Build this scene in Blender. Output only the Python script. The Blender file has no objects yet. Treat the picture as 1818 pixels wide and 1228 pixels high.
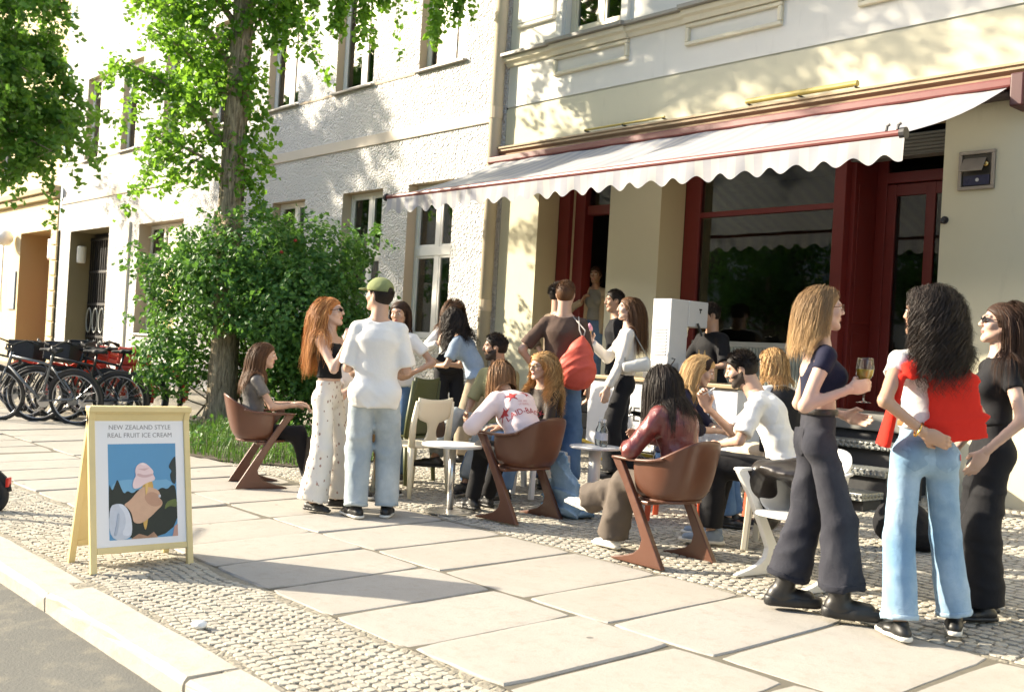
import bpy, bmesh, math, random
import numpy as np
from mathutils import Vector, Matrix
from mathutils.bvhtree import BVHTree
random.seed(7); RNG = np.random.default_rng(7)
R_ = math.radians
SC = bpy.context.scene
COL = SC.collection
# ------------------------------------------------------------------ camera
CAM_H = 1.30
YAW, PITCH, ROLL = R_(48.5), R_(0.35), R_(3.3)
_r = Vector((math.cos(YAW), math.sin(YAW), 0)); _f = Vector((-math.sin(YAW), math.cos(YAW), 0)); _u = Vector((0, 0, 1))
f2 = _f*math.cos(PITCH)+_u*math.sin(PITCH); u2 = -_f*math.sin(PITCH)+_u*math.cos(PITCH)
r3 = _r*math.cos(ROLL)+u2*math.sin(ROLL); u3 = -_r*math.sin(ROLL)+u2*math.cos(ROLL)
cam = bpy.data.cameras.new('camera'); camo = bpy.data.objects.new('camera', cam); COL.objects.link(camo)
M = Matrix((r3, u3, -f2)).transposed().to_4x4(); M.translation = (0, 0, CAM_H); camo.matrix_world = M
cam.sensor_width = 36.0; cam.lens = 1880/1818*36; cam.clip_end = 500; cam.clip_start = 0.05
cam.dof.use_dof = True; cam.dof.focus_distance = 7.5; cam.dof.aperture_fstop = 4.0
SC.camera = camo
# ------------------------------------------------------------------ light
SUN_AZ, SUN_EL = R_(36), R_(24.1)          # light travels (cos az, sin az) over the ground
world = bpy.data.worlds.new('World'); SC.world = world; world.use_nodes = True
nt = world.node_tree; bg = nt.nodes['Background']
sky = nt.nodes.new('ShaderNodeTexSky'); sky.sky_type = 'NISHITA'; sky.sun_disc = False
sky.sun_elevation = SUN_EL; sky.sun_rotation = math.atan2(-math.cos(SUN_AZ), -math.sin(SUN_AZ)) % (2*math.pi)
sky.air_density = 1.0; sky.dust_density = 2.0; sky.ozone_density = 0.6
nt.links.new(sky.outputs[0], bg.inputs[0]); bg.inputs[1].default_value = 0.15
sun = bpy.data.lights.new('sun', 'SUN'); suno = bpy.data.objects.new('sun', sun); COL.objects.link(suno)
sun.energy = 5.0; sun.angle = R_(0.9); sun.color = (1.0, 0.885, 0.70)
ld = Vector((math.cos(SUN_AZ)*math.cos(SUN_EL), math.sin(SUN_AZ)*math.cos(SUN_EL), -math.sin(SUN_EL)))
suno.rotation_euler = ld.to_track_quat('-Z', 'Y').to_euler(); suno.location = (-20, -14, 12)
vs = SC.view_settings; vs.view_transform = 'Standard'; vs.look = 'None'; vs.gamma = 1.0; vs.exposure = 1.5
vs.use_curve_mapping = False
SC.cycles.max_bounces = 7; SC.cycles.transparent_max_bounces = 16; SC.cycles.use_denoising = True
SC.cycles.caustics_reflective = False; SC.cycles.caustics_refractive = False
# ------------------------------------------------------------------ helpers
def G(Y):                                   # height of the pavement: falls gently to the kerb
    return 0.02*min(max(Y-2.1, 0), 2.95)+0.045*min(max(Y-5.05, 0), 4.05)
YF = 9.1                                    # facade line
def tag(o, label=None, cat=None, group=None, kind=None):
    if label: o['label'] = label
    if cat: o['category'] = cat
    if group: o['group'] = group
    if kind: o['kind'] = kind
    return o
def empty(name, loc=(0, 0, 0), rz=0.0):
    o = bpy.data.objects.new(name, None); o.empty_display_size = .1; COL.objects.link(o)
    o.location = loc; o.rotation_euler = (0, 0, rz); return o
def copy_tree(o, parent=None):
    c = o.copy(); COL.objects.link(c); c.parent = parent
    for ch in list(o.children): copy_tree(ch, c)
    return c
class MB:
    def __init__(s): s.v = []; s.f = []; s.m = []; s.mi = 0
    def mat(s, i): s.mi = i; return s
    def add(s, v, f):
        b = len(s.v); s.v += [tuple(p) for p in v]
        for q in f: s.f.append(tuple(i+b for i in q)); s.m.append(s.mi)
        return s
    def box(s, c, d, R=None):
        x, y, z = d[0]/2, d[1]/2, d[2]/2
        vv = [Vector(p) for p in ((-x,-y,-z),(x,-y,-z),(x,y,-z),(-x,y,-z),(-x,-y,z),(x,-y,z),(x,y,z),(-x,y,z))]
        if R is not None: vv = [R @ p for p in vv]
        c = Vector(c)
        return s.add([p+c for p in vv], [(0,3,2,1),(4,5,6,7),(0,1,5,4),(1,2,6,5),(2,3,7,6),(3,0,4,7)])
    def bx(s, x0, x1, y0, y1, z0, z1):
        return s.box(((x0+x1)/2,(y0+y1)/2,(z0+z1)/2), (abs(x1-x0),abs(y1-y0),abs(z1-z0)))
    def tube(s, pts, r, n=8, caps=True, closed=False, flat=1.0):
        pts = [Vector(p) for p in pts]; N = len(pts); rr = r if hasattr(r, '__len__') else [r]*N
        b = len(s.v); nrm = None
        for i, p in enumerate(pts):
            if closed: t = pts[(i+1) % N]-pts[i-1]
            else: t = pts[min(i+1, N-1)]-pts[max(i-1, 0)]
            t.normalize()
            if nrm is None:
                a = Vector((0,0,1)) if abs(t.z) < .9 else Vector((1,0,0)); nrm = (a-t*a.dot(t)).normalized()
            else:
                nrm = (nrm-t*nrm.dot(t)).normalized()
            bi = t.cross(nrm)
            for k in range(n):
                a = 2*math.pi*k/n; s.v.append(tuple(p+(nrm*math.cos(a)*flat+bi*math.sin(a))*rr[i]))
        for i in range(N if closed else N-1):
            j = (i+1) % N
            for k in range(n):
                s.f.append((b+i*n+k, b+i*n+(k+1)%n, b+j*n+(k+1)%n, b+j*n+k)); s.m.append(s.mi)
        if caps and not closed:
            s.f.append(tuple(b+k for k in reversed(range(n)))); s.m.append(s.mi)
            s.f.append(tuple(b+(N-1)*n+k for k in range(n))); s.m.append(s.mi)
        return s
    def lathe(s, prof, n=20, c=(0,0,0), R=None):
        c = Vector(c); b = len(s.v)
        for (r, z) in prof:
            for k in range(n):
                a = 2*math.pi*k/n; p = Vector((r*math.cos(a), r*math.sin(a), z))
                if R is not None: p = R @ p
                s.v.append(tuple(p+c))
        for i in range(len(prof)-1):
            for k in range(n):
                s.f.append((b+i*n+k, b+i*n+(k+1)%n, b+(i+1)*n+(k+1)%n, b+(i+1)*n+k)); s.m.append(s.mi)
        if prof[0][0] > 1e-4: s.f.append(tuple(b+k for k in reversed(range(n)))); s.m.append(s.mi)
        if prof[-1][0] > 1e-4: s.f.append(tuple(b+(len(prof)-1)*n+k for k in range(n))); s.m.append(s.mi)
        return s
    def prism(s, poly, h0, h1, M=None):     # poly in local xy, extruded along local z
        n = len(poly); b = len(s.v)
        for h in (h0, h1):
            for (x, y) in poly:
                p = Vector((x, y, h)); s.v.append(tuple(M @ p if M is not None else p))
        s.f.append(tuple(b+k for k in reversed(range(n)))); s.m.append(s.mi)
        s.f.append(tuple(b+n+k for k in range(n))); s.m.append(s.mi)
        for k in range(n): s.f.append((b+k, b+(k+1)%n, b+n+(k+1)%n, b+n+k)); s.m.append(s.mi)
        return s
    def sweep(s, pts, sect, up=(0,0,1), caps=True):   # section (side, up) swept along a polyline
        pts = [Vector(p) for p in pts]; N = len(pts); n = len(sect); b = len(s.v); up = Vector(up)
        for i, p in enumerate(pts):
            t = (pts[min(i+1, N-1)]-pts[max(i-1, 0)]).normalized(); sd = t.cross(up).normalized(); uu = sd.cross(t)
            for (a, c) in sect: s.v.append(tuple(p+sd*a+uu*c))
        for i in range(N-1):
            for k in range(n): s.f.append((b+i*n+k, b+i*n+(k+1)%n, b+(i+1)*n+(k+1)%n, b+(i+1)*n+k)); s.m.append(s.mi)
        if caps:
            s.f.append(tuple(b+k for k in reversed(range(n)))); s.m.append(s.mi)
            s.f.append(tuple(b+(N-1)*n+k for k in range(n))); s.m.append(s.mi)
        return s
    def build(s, name, mats, parent=None, smooth=False, bevel=0, loc=None, seg=2):
        me = bpy.data.meshes.new(name); me.from_pydata(s.v, [], s.f)
        if not isinstance(mats, (list, tuple)): mats = [mats]
        for m in mats: me.materials.append(m)
        if len(mats) > 1: me.polygons.foreach_set('material_index', s.m)
        if smooth: me.polygons.foreach_set('use_smooth', [True]*len(me.polygons))
        me.update()
        bm = bmesh.new(); bm.from_mesh(me); bmesh.ops.recalc_face_normals(bm, faces=bm.faces); bm.to_mesh(me); bm.free()
        o = bpy.data.objects.new(name, me); COL.objects.link(o)
        if loc is not None: o.location = loc
        if parent is not None: o.parent = parent
        if bevel:
            md = o.modifiers.new('bevel', 'BEVEL'); md.width = bevel; md.segments = seg; md.limit_method = 'ANGLE'; md.angle_limit = R_(35)
        if smooth == 'auto' or (smooth and bevel):
            pass
        return o
def np_mesh(name, V, F, mats, parent=None, smooth=True, mi=None, tone=None):
    """V (n,3) array, F (m,k) array of quads or triangles"""
    me = bpy.data.meshes.new(name); n, k = F.shape
    me.vertices.add(len(V)); me.vertices.foreach_set('co', np.ascontiguousarray(V, np.float32).ravel())
    me.loops.add(n*k); me.loops.foreach_set('vertex_index', np.ascontiguousarray(F, np.int32).ravel())
    me.polygons.add(n); me.polygons.foreach_set('loop_start', np.arange(0, n*k, k, dtype=np.int32))
    me.polygons.foreach_set('use_smooth', np.full(n, bool(smooth)))
    if not isinstance(mats, (list, tuple)): mats = [mats]
    for m in mats: me.materials.append(m)
    if mi is not None: me.polygons.foreach_set('material_index', np.ascontiguousarray(mi, np.int32))
    me.update(calc_edges=True)
    if tone is not None:
        at = me.attributes.new('tone', 'FLOAT', 'POINT'); at.data.foreach_set('value', np.ascontiguousarray(tone, np.float32))
    o = bpy.data.objects.new(name, me); COL.objects.link(o)
    if parent is not None: o.parent = parent
    return o
# ------------------------------------------------------------------ materials
class NB:                                   # small node builder
    def __init__(s, name):
        s.m = bpy.data.materials.new(name); s.m.use_nodes = True; s.t = s.m.node_tree; s.n = s.t.nodes
        s.p = s.n['Principled BSDF']; s.out = s.n['Material Output']; s._co = None
    def link(s, a, b): s.t.links.new(a, b)
    def co(s, scale=(1,1,1), kind='Object', rot=(0,0,0)):
        tc = s.n.new('ShaderNodeTexCoord'); mp = s.n.new('ShaderNodeMapping'); mp.inputs['Scale'].default_value = scale
        mp.inputs['Rotation'].default_value = rot
        if kind == 'World':
            g = s.n.new('ShaderNodeNewGeometry'); s.link(g.outputs['Position'], mp.inputs[0])
        else: s.link(tc.outputs[kind], mp.inputs[0])
        return mp.outputs[0]
    def noise(s, co, scale=5, detail=3, rough=.55, dist=0):
        t = s.n.new('ShaderNodeTexNoise'); t.inputs['Scale'].default_value = scale; t.inputs['Detail'].default_value = detail
        t.inputs['Roughness'].default_value = rough; t.inputs['Distortion'].default_value = dist; s.link(co, t.inputs['Vector']); return t.outputs[0]
    def voro(s, co, scale=5, feature='F1', out=0, rnd=1.0):
        t = s.n.new('ShaderNodeTexVoronoi'); t.feature = feature; t.inputs['Scale'].default_value = scale
        t.inputs['Randomness'].default_value = rnd; s.link(co, t.inputs['Vector']); return t.outputs[out]
    def ramp(s, fac, stops):
        t = s.n.new('ShaderNodeValToRGB'); e = t.color_ramp.elements
        while len(e) < len(stops): e.new(.5)
        for i, (p, c) in enumerate(stops): e[i].position = p; e[i].color = tuple(c)[:3]+(1,) if hasattr(c, '__len__') else (c, c, c, 1)
        s.link(fac, t.inputs[0]); return t.outputs[0]
    def mix(s, fac, a, b, mode='MIX'):
        t = s.n.new('ShaderNodeMix'); t.data_type = 'RGBA'; t.blend_type = mode
        for v, i in ((fac, 0), (a, 6), (b, 7)):
            if isinstance(v, (int, float)): t.inputs[i].default_value = v
            elif hasattr(v, '__len__'): t.inputs[i].default_value = tuple(v)[:3]+(1,)
            else: s.link(v, t.inputs[i])
        return t.outputs[2]
    def math(s, op, a, b=0.0):
        t = s.n.new('ShaderNodeMath'); t.operation = op
        for v, i in ((a, 0), (b, 1)):
            if isinstance(v, (int, float)): t.inputs[i].default_value = v
            else: s.link(v, t.inputs[i])
        return t.outputs[0]
    def col(s, c):
        if hasattr(c, '__len__'): s.p.inputs['Base Color'].default_value = tuple(c)[:3]+(1,)
        else: s.link(c, s.p.inputs['Base Color'])
        return s
    def set(s, **k):
        for a, v in k.items():
            i = s.p.inputs[{'rough':'Roughness','metal':'Metallic','spec':'Specular IOR Level','sub':'Subsurface Weight','coat':'Coat Weight','sheen':'Sheen Weight','trans':'Transmission Weight','ior':'IOR','alpha':'Alpha'}[a]]
            if isinstance(v, (int, float)): i.default_value = v
            else: s.link(v, i)
        return s
    def bump(s, h, strength=.3, dist=.01):
        b = s.n.new('ShaderNodeBump'); b.inputs['Strength'].default_value = strength; b.inputs['Distance'].default_value = dist
        s.link(h, b.inputs['Height']); s.link(b.outputs[0], s.p.inputs['Normal']); return s
    def translucent(s, w, color):
        a = s.n.new('ShaderNodeBsdfTranslucent'); mx = s.n.new('ShaderNodeMixShader'); mx.inputs[0].default_value = w
        if hasattr(color, '__len__'): a.inputs[0].default_value = tuple(color)[:3]+(1,)
        else: s.link(color, a.inputs[0])
        s.link(s.p.outputs[0], mx.inputs[1]); s.link(a.outputs[0], mx.inputs[2]); s.link(mx.outputs[0], s.out.inputs[0]); return s
def c_(h):                                  # sRGB hex -> linear
    h = h.lstrip('#'); r = []
    for i in (0, 2, 4):
        x = int(h[i:i+2], 16)/255; r.append(x/12.92 if x <= .04045 else ((x+.055)/1.055)**2.4)
    return tuple(r)
def mul(c, k): return tuple(min(1, x*k) for x in c)
_mc = {}
def plain(name, c, rough=.5, var=.12, scale=8, bump=.05, bscale=60, metal=0, bdist=.004, **k):
    if name in _mc: return _mc[name]
    b = NB(name); co = b.co(kind='Object'); n = b.noise(co, scale, 4)
    b.col(b.mix(n, mul(c, 1-var), mul(c, 1+var))).set(rough=rough, metal=metal, **k)
    n2 = b.noise(co, bscale, 3); b.set(rough=b.math('ADD', b.math('MULTIPLY', n, .2), rough-.1))
    if bump: b.bump(n2, bump, bdist)
    _mc[name] = b.m; return b.m
def fabric(name, c, var=.1, rough=.85, wr=.35, weave=True, sheen=.02, c2=None, scale=6):
    if name in _mc: return _mc[name]
    b = NB(name); co = b.co(); n = b.noise(co, scale, 4, .6); n2 = b.noise(co, 22, 3, .6, 1.2)
    c2 = c2 or mul(c, 1-2*var)
    b.col(b.mix(n, c2, mul(c, 1+var))).set(rough=rough, sheen=sheen, spec=.2)
    h = b.math('ADD', b.math('MULTIPLY', n2, .7), b.math('MULTIPLY', b.noise(co, 420, 1), .12 if weave else 0)); b.bump(h, wr, .009)
    _mc[name] = b.m; return b.m
def denim(name, c, fade, wr=.4):
    if name in _mc: return _mc[name]
    b = NB(name); co = b.co(); n = b.noise(co, 3.2, 3, .6); n2 = b.noise(co, 24, 4, .65, 1.5)
    tw = b.n.new('ShaderNodeTexWave'); tw.inputs['Scale'].default_value = 140; b.link(b.co(rot=(0, .6, 0)), tw.inputs[0])
    base = b.mix(b.ramp(n, [(.35, 0), (.68, 1)]), c, fade); base = b.mix(b.math('MULTIPLY', n2, .45), base, mul(c, .6))
    base = b.mix(b.math('MULTIPLY', tw.outputs[1], .14), base, fade)
    b.col(base).set(rough=.9, sheen=.02, spec=.15)
    b.bump(n2, wr*.8, .008); _mc[name] = b.m; return b.m
def glass_mat(name, tint=(1,1,1), refl=1.0, rough=0.02):
    if name in _mc: return _mc[name]
    b = NB(name); fr = b.n.new('ShaderNodeFresnel'); fr.inputs[0].default_value = 1.5
    gl = b.n.new('ShaderNodeBsdfGlossy'); gl.inputs['Roughness'].default_value = rough
    nz = b.noise(b.co(kind='World'), 1.3, 2); bp = b.n.new('ShaderNodeBump'); bp.inputs['Strength'].default_value = .03; b.link(nz, bp.inputs['Height']); b.link(bp.outputs[0], gl.inputs['Normal'])
    tr = b.n.new('ShaderNodeBsdfTransparent'); tr.inputs[0].default_value = tuple(tint)+(1,)
    mx = b.n.new('ShaderNodeMixShader'); b.link(b.math('MINIMUM', b.math('MULTIPLY', fr.outputs[0], refl), .95), mx.inputs[0]); b.link(tr.outputs[0], mx.inputs[1]); b.link(gl.outputs[0], mx.inputs[2])
    b.link(mx.outputs[0], b.out.inputs[0]); b.n.remove(b.p); _mc[name] = b.m; return b.m
# ------------------------------------------------------------------ ground materials
def m_asphalt():
    b = NB('asphalt'); co = b.co(kind='World'); n = b.noise(co, 1.2, 5, .6); n2 = b.noise(co, 90, 3); n3 = b.noise(co, 7, 4, .65)
    c = b.mix(n, (.115,.114,.10), (.185,.18,.155)); c = b.mix(b.ramp(n3, [(.5,0),(.75,.7)]), c, (.30,.27,.20)); c = b.mix(b.math('MULTIPLY', n2, .5), c, (.10,.10,.095))
    b.col(c).set(rough=.92, spec=.2).bump(n2, .6, .006); return b.m
def m_slab():
    b = NB('granite_slab'); co = b.co(kind='World'); oi = b.n.new('ShaderNodeObjectInfo'); n = b.noise(co, 2.4, 5, .65); n2 = b.noise(co, 160, 2); n3 = b.noise(co, 14, 5, .7)
    c = b.mix(n, (.31,.29,.255), (.42,.395,.355)); c = b.mix(b.ramp(n3, [(.52,0),(.72,.55)]), c, (.27,.245,.2)); c = b.mix(b.ramp(n2, [(.56,0),(.68,.35)]), c, (.17,.155,.13))
    c = b.mix(b.math('MULTIPLY', oi.outputs['Random'], .35), c, (.33,.30,.25)); c = b.mix(b.ramp(b.noise(co, .9, 6, .7, .8), [(.5,0),(.7,.5)]), c, (.30,.275,.235)); c = b.mix(b.ramp(b.voro(co, 3.2), [(.045,.75),(.06,0)]), c, (.10,.095,.085)); b.col(c).set(rough=.8, spec=.25)
    b.bump(b.math('ADD', b.math('MULTIPLY', n3, 1), b.math('MULTIPLY', n2, .25)), .45, .006); return b.m
def m_stone(tonea=True):
    b = NB('mosaic_stone'); co = b.co(kind='World'); v = b.voro(co, 15, out=1); n2 = b.noise(co, 120, 3); n = b.noise(co, 1.1, 4)
    h = b.n.new('ShaderNodeSeparateColor'); b.link(v, h.inputs[0])
    c = b.mix(h.outputs[0], (.34,.315,.265), (.47,.44,.37)); c = b.mix(b.math('MULTIPLY', n, .5), c, (.31,.285,.225)); b.col(c).set(rough=.85, spec=.25)
    b.bump(n2, .5, .005); return b.m
def m_sand():
    b = NB('joint_sand'); co = b.co(kind='World'); n = b.noise(co, 4, 5); n2 = b.noise(co, 70, 4); v = b.voro(co, 16, 'DISTANCE_TO_EDGE')
    c = b.mix(n, (.22,.20,.15), (.32,.29,.225)); c = b.mix(b.ramp(n2, [(.55,0),(.7,.6)]), c, (.13,.125,.075)); c = b.mix(b.ramp(v, [(.04,0),(.1,.6)]), c, (.24,.215,.17))
    b.col(c).set(rough=.95).bump(b.math('ADD', n2, b.math('MULTIPLY', b.ramp(v, [(.02,0),(.14,1)]), .8)), .7, .01); return b.m
def m_kerb():
    b = NB('granite_kerb'); co = b.co(kind='World'); n = b.noise(co, 3, 5, .65); n2 = b.noise(co, 140, 2); n3 = b.noise(co, 11, 5, .7)
    c = b.mix(n, (.36,.335,.285), (.47,.445,.395)); c = b.mix(b.ramp(n3, [(.5,0),(.75,.5)]), c, (.32,.27,.18)); c = b.mix(b.ramp(n2, [(.58,0),(.7,.3)]), c, (.2,.18,.15))
    b.col(c).set(rough=.8, spec=.25).bump(b.math('ADD', n3, b.math('MULTIPLY', n2, .3)), .5, .008); return b.m
MS, MST, MSA, MK = m_slab(), m_stone(), m_sand(), m_kerb()
# road
mb = MB(); mb.add([(-120,-60,-.125),(70,-60,-.125),(70,1.9,-.105),(-120,1.9,-.105)], [(0,1,2,3)])
tag(mb.build('road', m_asphalt()), kind='structure')
# pavement bed, under stones and slabs
ys = [1.95, 2.1, 5.05, 9.1, 9.3]; mb = MB()
vv = []
for y in ys: vv += [(-120, y, G(y)-.007), (70, y, G(y)-.007)]
mb.add(vv, [(2*i, 2*i+1, 2*i+3, 2*i+2) for i in range(len(ys)-1)])
pavement = tag(mb.build('pavement', MSA), kind='structure')
# kerb: worn granite blocks
kerb = tag(MB().add([(-120,1.80,-.12),(70,1.80,-.12),(70,2.04,-.12),(-120,2.04,-.12)], [(0,1,2,3)]).build('kerb', MK), kind='structure')
def kerb_mesh(L, seed):
    rnd = random.Random(seed); prof = [(0,-.13),(0.002,-.035),(.008,-.014),(.022,-.002),(.228,.002),(.236,-.005),(.238,-.13)]
    mb = MB(); n = 9; b = 0
    for i in range(n):
        x = L*i/(n-1); e = .010 if i in (0, n-1) else 0
        for j, (y, z) in enumerate(prof):
            mb.v.append((min(max(x, e*.5), L-e*.5), y+(rnd.uniform(-.006,.006) if j not in (0,6) else 0)+(.006 if e and j == 0 else 0), z+rnd.uniform(-.004,.003)-(e*.6 if 2 <= j <= 5 else 0)))
    m = len(prof)
    for i in range(n-1):
        for j in range(m-1): mb.f.append((i*m+j, (i+1)*m+j, (i+1)*m+j+1, i*m+j+1)); mb.m.append(0)
    mb.f.append(tuple(range(m))); mb.m.append(0); mb.f.append(tuple((n-1)*m+j for j in reversed(range(m)))); mb.m.append(0)
    return mb
x = -3.79-1.58*12; k = 0
while x < 6:
    o = kerb_mesh(1.568, k).build('kerbstone', MK, kerb, smooth=False, loc=(x, 1.79+random.uniform(-.004,.004), random.uniform(-.004,.004))); o.rotation_euler = (0, random.uniform(-.003,.003), random.uniform(-.002,.002))
    x += 1.58; k += 1
MB().add([(-60,2.74,G(2.74)-.004),(10,2.74,G(2.74)-.004),(10,4.825,G(4.825)-.004),(-60,4.825,G(4.825)-.004)], [(0,1,2,3)]).build('joint_soil', plain('dark_joint_soil', (.12,.108,.08), .95, .3, 20, .5), pavement)
# big granite slabs in two rows
def slab_mesh(L, W, seed):
    rnd = random.Random(seed); n = 7; pts = []
    for i in range(n): pts.append((L*i/n, 0))
    for i in range(n): pts.append((L, W*i/n))
    for i in range(n): pts.append((L*(1-i/n), W))
    for i in range(n): pts.append((0, W*(1-i/n)))
    cx, cy = L/2, W/2; mb = MB(); N = len(pts); rings = []
    for d, z in ((0,-.05),(.002,-.008),(.010,0.0),(.05,.0015)):
        for i, (a, c) in enumerate(pts):
            j = rnd.uniform(-.005,.005) if d < .02 else 0; kx = d+(.012 if i % n == 0 and d < .02 else 0)
            sx = max(-1, min(1, (cx-a)/cx)); sy = max(-1, min(1, (cy-c)/cy))
            mb.v.append((a+sx*(kx)+j*.6, c+sy*(kx)+j*.6, z))
    for r in range(3):
        for i in range(N): mb.f.append((r*N+i, r*N+(i+1)%N, (r+1)*N+(i+1)%N, (r+1)*N+i)); mb.m.append(0)
    mb.f.append(tuple(3*N+i for i in range(N))); mb.m.append(0); return mb
row1 = [-5.48+.615*i for i in range(-26, 11)]
row2 = sorted([-5.4-.66*i for i in range(1, 24)]+[-5.4,-4.74,-4.02,-3.43,-2.80,-2.07,-1.42,-.76,-.1,.6])
for row, y0, y1 in ((row1, 2.735, 3.745), (row2, 3.755, 4.83)):
    for i in range(len(row)-1):
        L = row[i+1]-row[i]-.013; z = (G(y0)+G(y1))/2+.004
        o = slab_mesh(L, y1-y0-.008, int(abs(row[i])*100)+int(y0)).build('paving_slab', MS, pavement, smooth=False, loc=(row[i], y0+random.uniform(-.008,.008), G(y0)+random.uniform(-.003,.005)))
        o.rotation_euler = (math.atan(.02)+random.uniform(-.004,.004), random.uniform(-.006,.006), random.uniform(-.007,.007))
# mosaic stones
def stone_ring(rnd, n=8):
    return [(math.copysign(abs(math.cos(a))**.6, math.cos(a))*rnd.uniform(.88,1.04), math.copysign(abs(math.sin(a))**.6, math.sin(a))*rnd.uniform(.88,1.04)) for a in [2*math.pi*(i+.5)/n for i in range(n)]]
SQ = [(0,1,2,3),(0,3,4,7),(4,5,6,7)]+[(i+8, (i+1)%8+8, (i+1)%8, i) for i in range(8)]
protos = []
for s_ in range(10):
    rg = stone_ring(random.Random(s_)); rg2 = random.Random(s_+50)
    protos.append(np.array([(a*.88, c*.88, rg2.uniform(-.04,.04)) for a, c in rg]+[(a, c, -.30) for a, c in rg]))
cells = []
def strip(x0, x1, y0, y1, d, arc):
    y = y0+d/2
    while y < y1-d*.3:
        x = x0+random.uniform(0, d)
        while x < x1:
            yy = y+(.018*math.sin(x*9+y*3) if arc else 0)
            cells.append((x+random.uniform(-.006,.006), yy+random.uniform(-.006,.006), d*.5*random.uniform(.90,1.05), d*.5*random.uniform(.90,1.05), random.uniform(-.3,.3), random.randrange(10)))
            x += d*random.uniform(.94,1.08)
        y += d
strip(-12, -1.0, 2.06, 2.725, .052, True)
strip(-13.5, 0.2, 4.86, 9.08, .066, True)
def in_frame(p):
    q = Vector(p)-Vector((0,0,CAM_H)); c = q.dot(f2)
    return c > .3 and abs(q.dot(r3)/c) < 909/1880 and abs(q.dot(u3)/c) < 614/1880
def order(c):
    return (math.hypot(c[0], c[1]) if in_frame((c[0], c[1], G(c[1]))) else 99)
cells.sort(key=order)
stone_me = []
for pr in protos:
    me = bpy.data.meshes.new('mosaic_stone'); me.from_pydata([tuple(p) for p in pr], [], SQ); me.materials.append(MST); me.update(); stone_me.append(me)
for (x, y, a, c, rz, pi) in cells[:298]:
    o = bpy.data.objects.new('mosaic_stone', stone_me[pi]); COL.objects.link(o); o.parent = pavement
    o.location = (x, y, G(y)+random.uniform(-.0015,.0015)); o.scale = (a, c, .020); o.rotation_euler = (random.uniform(-.03,.03), random.uniform(-.03,.03), rz)
rest = cells[298:]; NV = len(rest); V = np.zeros((NV, 16, 3)); F = np.zeros((NV, 11, 4), int)
P0 = np.array(protos); pid = np.array([c[5] for c in rest]); V[:] = P0[pid]
sc = np.array([(c[2], c[3], .020) for c in rest]); V *= sc[:, None, :]
rz = np.array([c[4] for c in rest]); cs, sn_ = np.cos(rz)[:,None], np.sin(rz)[:,None]
X = V[...,0]*cs-V[...,1]*sn_; Y = V[...,0]*sn_+V[...,1]*cs
tx = RNG.uniform(-.03,.03,(NV,1)); ty = RNG.uniform(-.03,.03,(NV,1))
V[...,2] += X*tx+Y*ty+RNG.uniform(-.0015,.0015,(NV,1))+np.array([G(c[1]) for c in rest])[:,None]
V[...,0] = X+np.array([c[0] for c in rest])[:,None]; V[...,1] = Y+np.array([c[1] for c in rest])[:,None]
F[:] = np.array(SQ)[None]+(np.arange(NV)*16)[:,None,None]
tag(np_mesh('mosaic_paving', V.reshape(-1,3), F.reshape(-1,4), MST, pavement, smooth=False), kind='stuff')
# ------------------------------------------------------------------ facade materials
def m_rough():
    b = NB('roughcast_render'); co = b.co(kind='World'); v = b.voro(co, 32); n = b.noise(co, 40, 4, .7); n1 = b.noise(co, .8, 4); n3 = b.noise(co, 24, 3)
    c = b.mix(n1, (.61,.60,.58), (.71,.70,.68)); c = b.mix(b.ramp(n, [(.56,0),(.68,.5)]), c, (.28,.255,.22)); b.col(c).set(rough=.95, spec=.1)
    b.bump(b.math('ADD', b.math('SUBTRACT', 1, v), b.math('MULTIPLY', n3, .8)), 1.0, .038); return b.m
def m_stucco(name, c, var=.06, bs=.15):
    b = NB(name); co = b.co(kind='World'); n = b.noise(co, 1.1, 5, .6); n2 = b.noise(co, 130, 3); n3 = b.noise(b.co((1,1,.25), 'World'), 6, 4, .7)
    cc = b.mix(n, mul(c, 1-var), mul(c, 1+var)); cc = b.mix(b.ramp(n3, [(.6,0),(.82,.28)]), cc, mul(c, .62)); b.col(cc).set(rough=.9, spec=.15).bump(n2, bs, .005); return b.m
RC = m_rough(); CREAM = m_stucco('cream_stucco', (.66,.64,.575)); BEIGE = m_stucco('beige_reveal', (.56,.47,.29)); TRIM = m_stucco('cream_trim', (.62,.575,.44), .08)
TAN = m_stucco('tan_trim', (.52,.43,.32)); SANDST = m_stucco('sandstone_wall', (.62,.52,.33), .12, .3); SLATE = plain('sill_metal', (.25,.235,.2), .5, .2)
WFR = plain('white_window_paint', (.74,.73,.70), .4, .05, 6, .02); DARKI = plain('dark_interior', (.035,.031,.026), .9)
GLS = glass_mat('window_glass', (.85,.9,.87), 1.7); GLD = glass_mat('shop_glass', (.78,.82,.78), 1.0)
RED = plain('red_paint', (.155,.019,.016), .42, .15, 7, .05); REDD = plain('awning_red', (.14,.030,.026), .45, .2, 9, .05)
CURT = fabric('curtain_cloth', (.24,.26,.235), .12)
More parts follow.
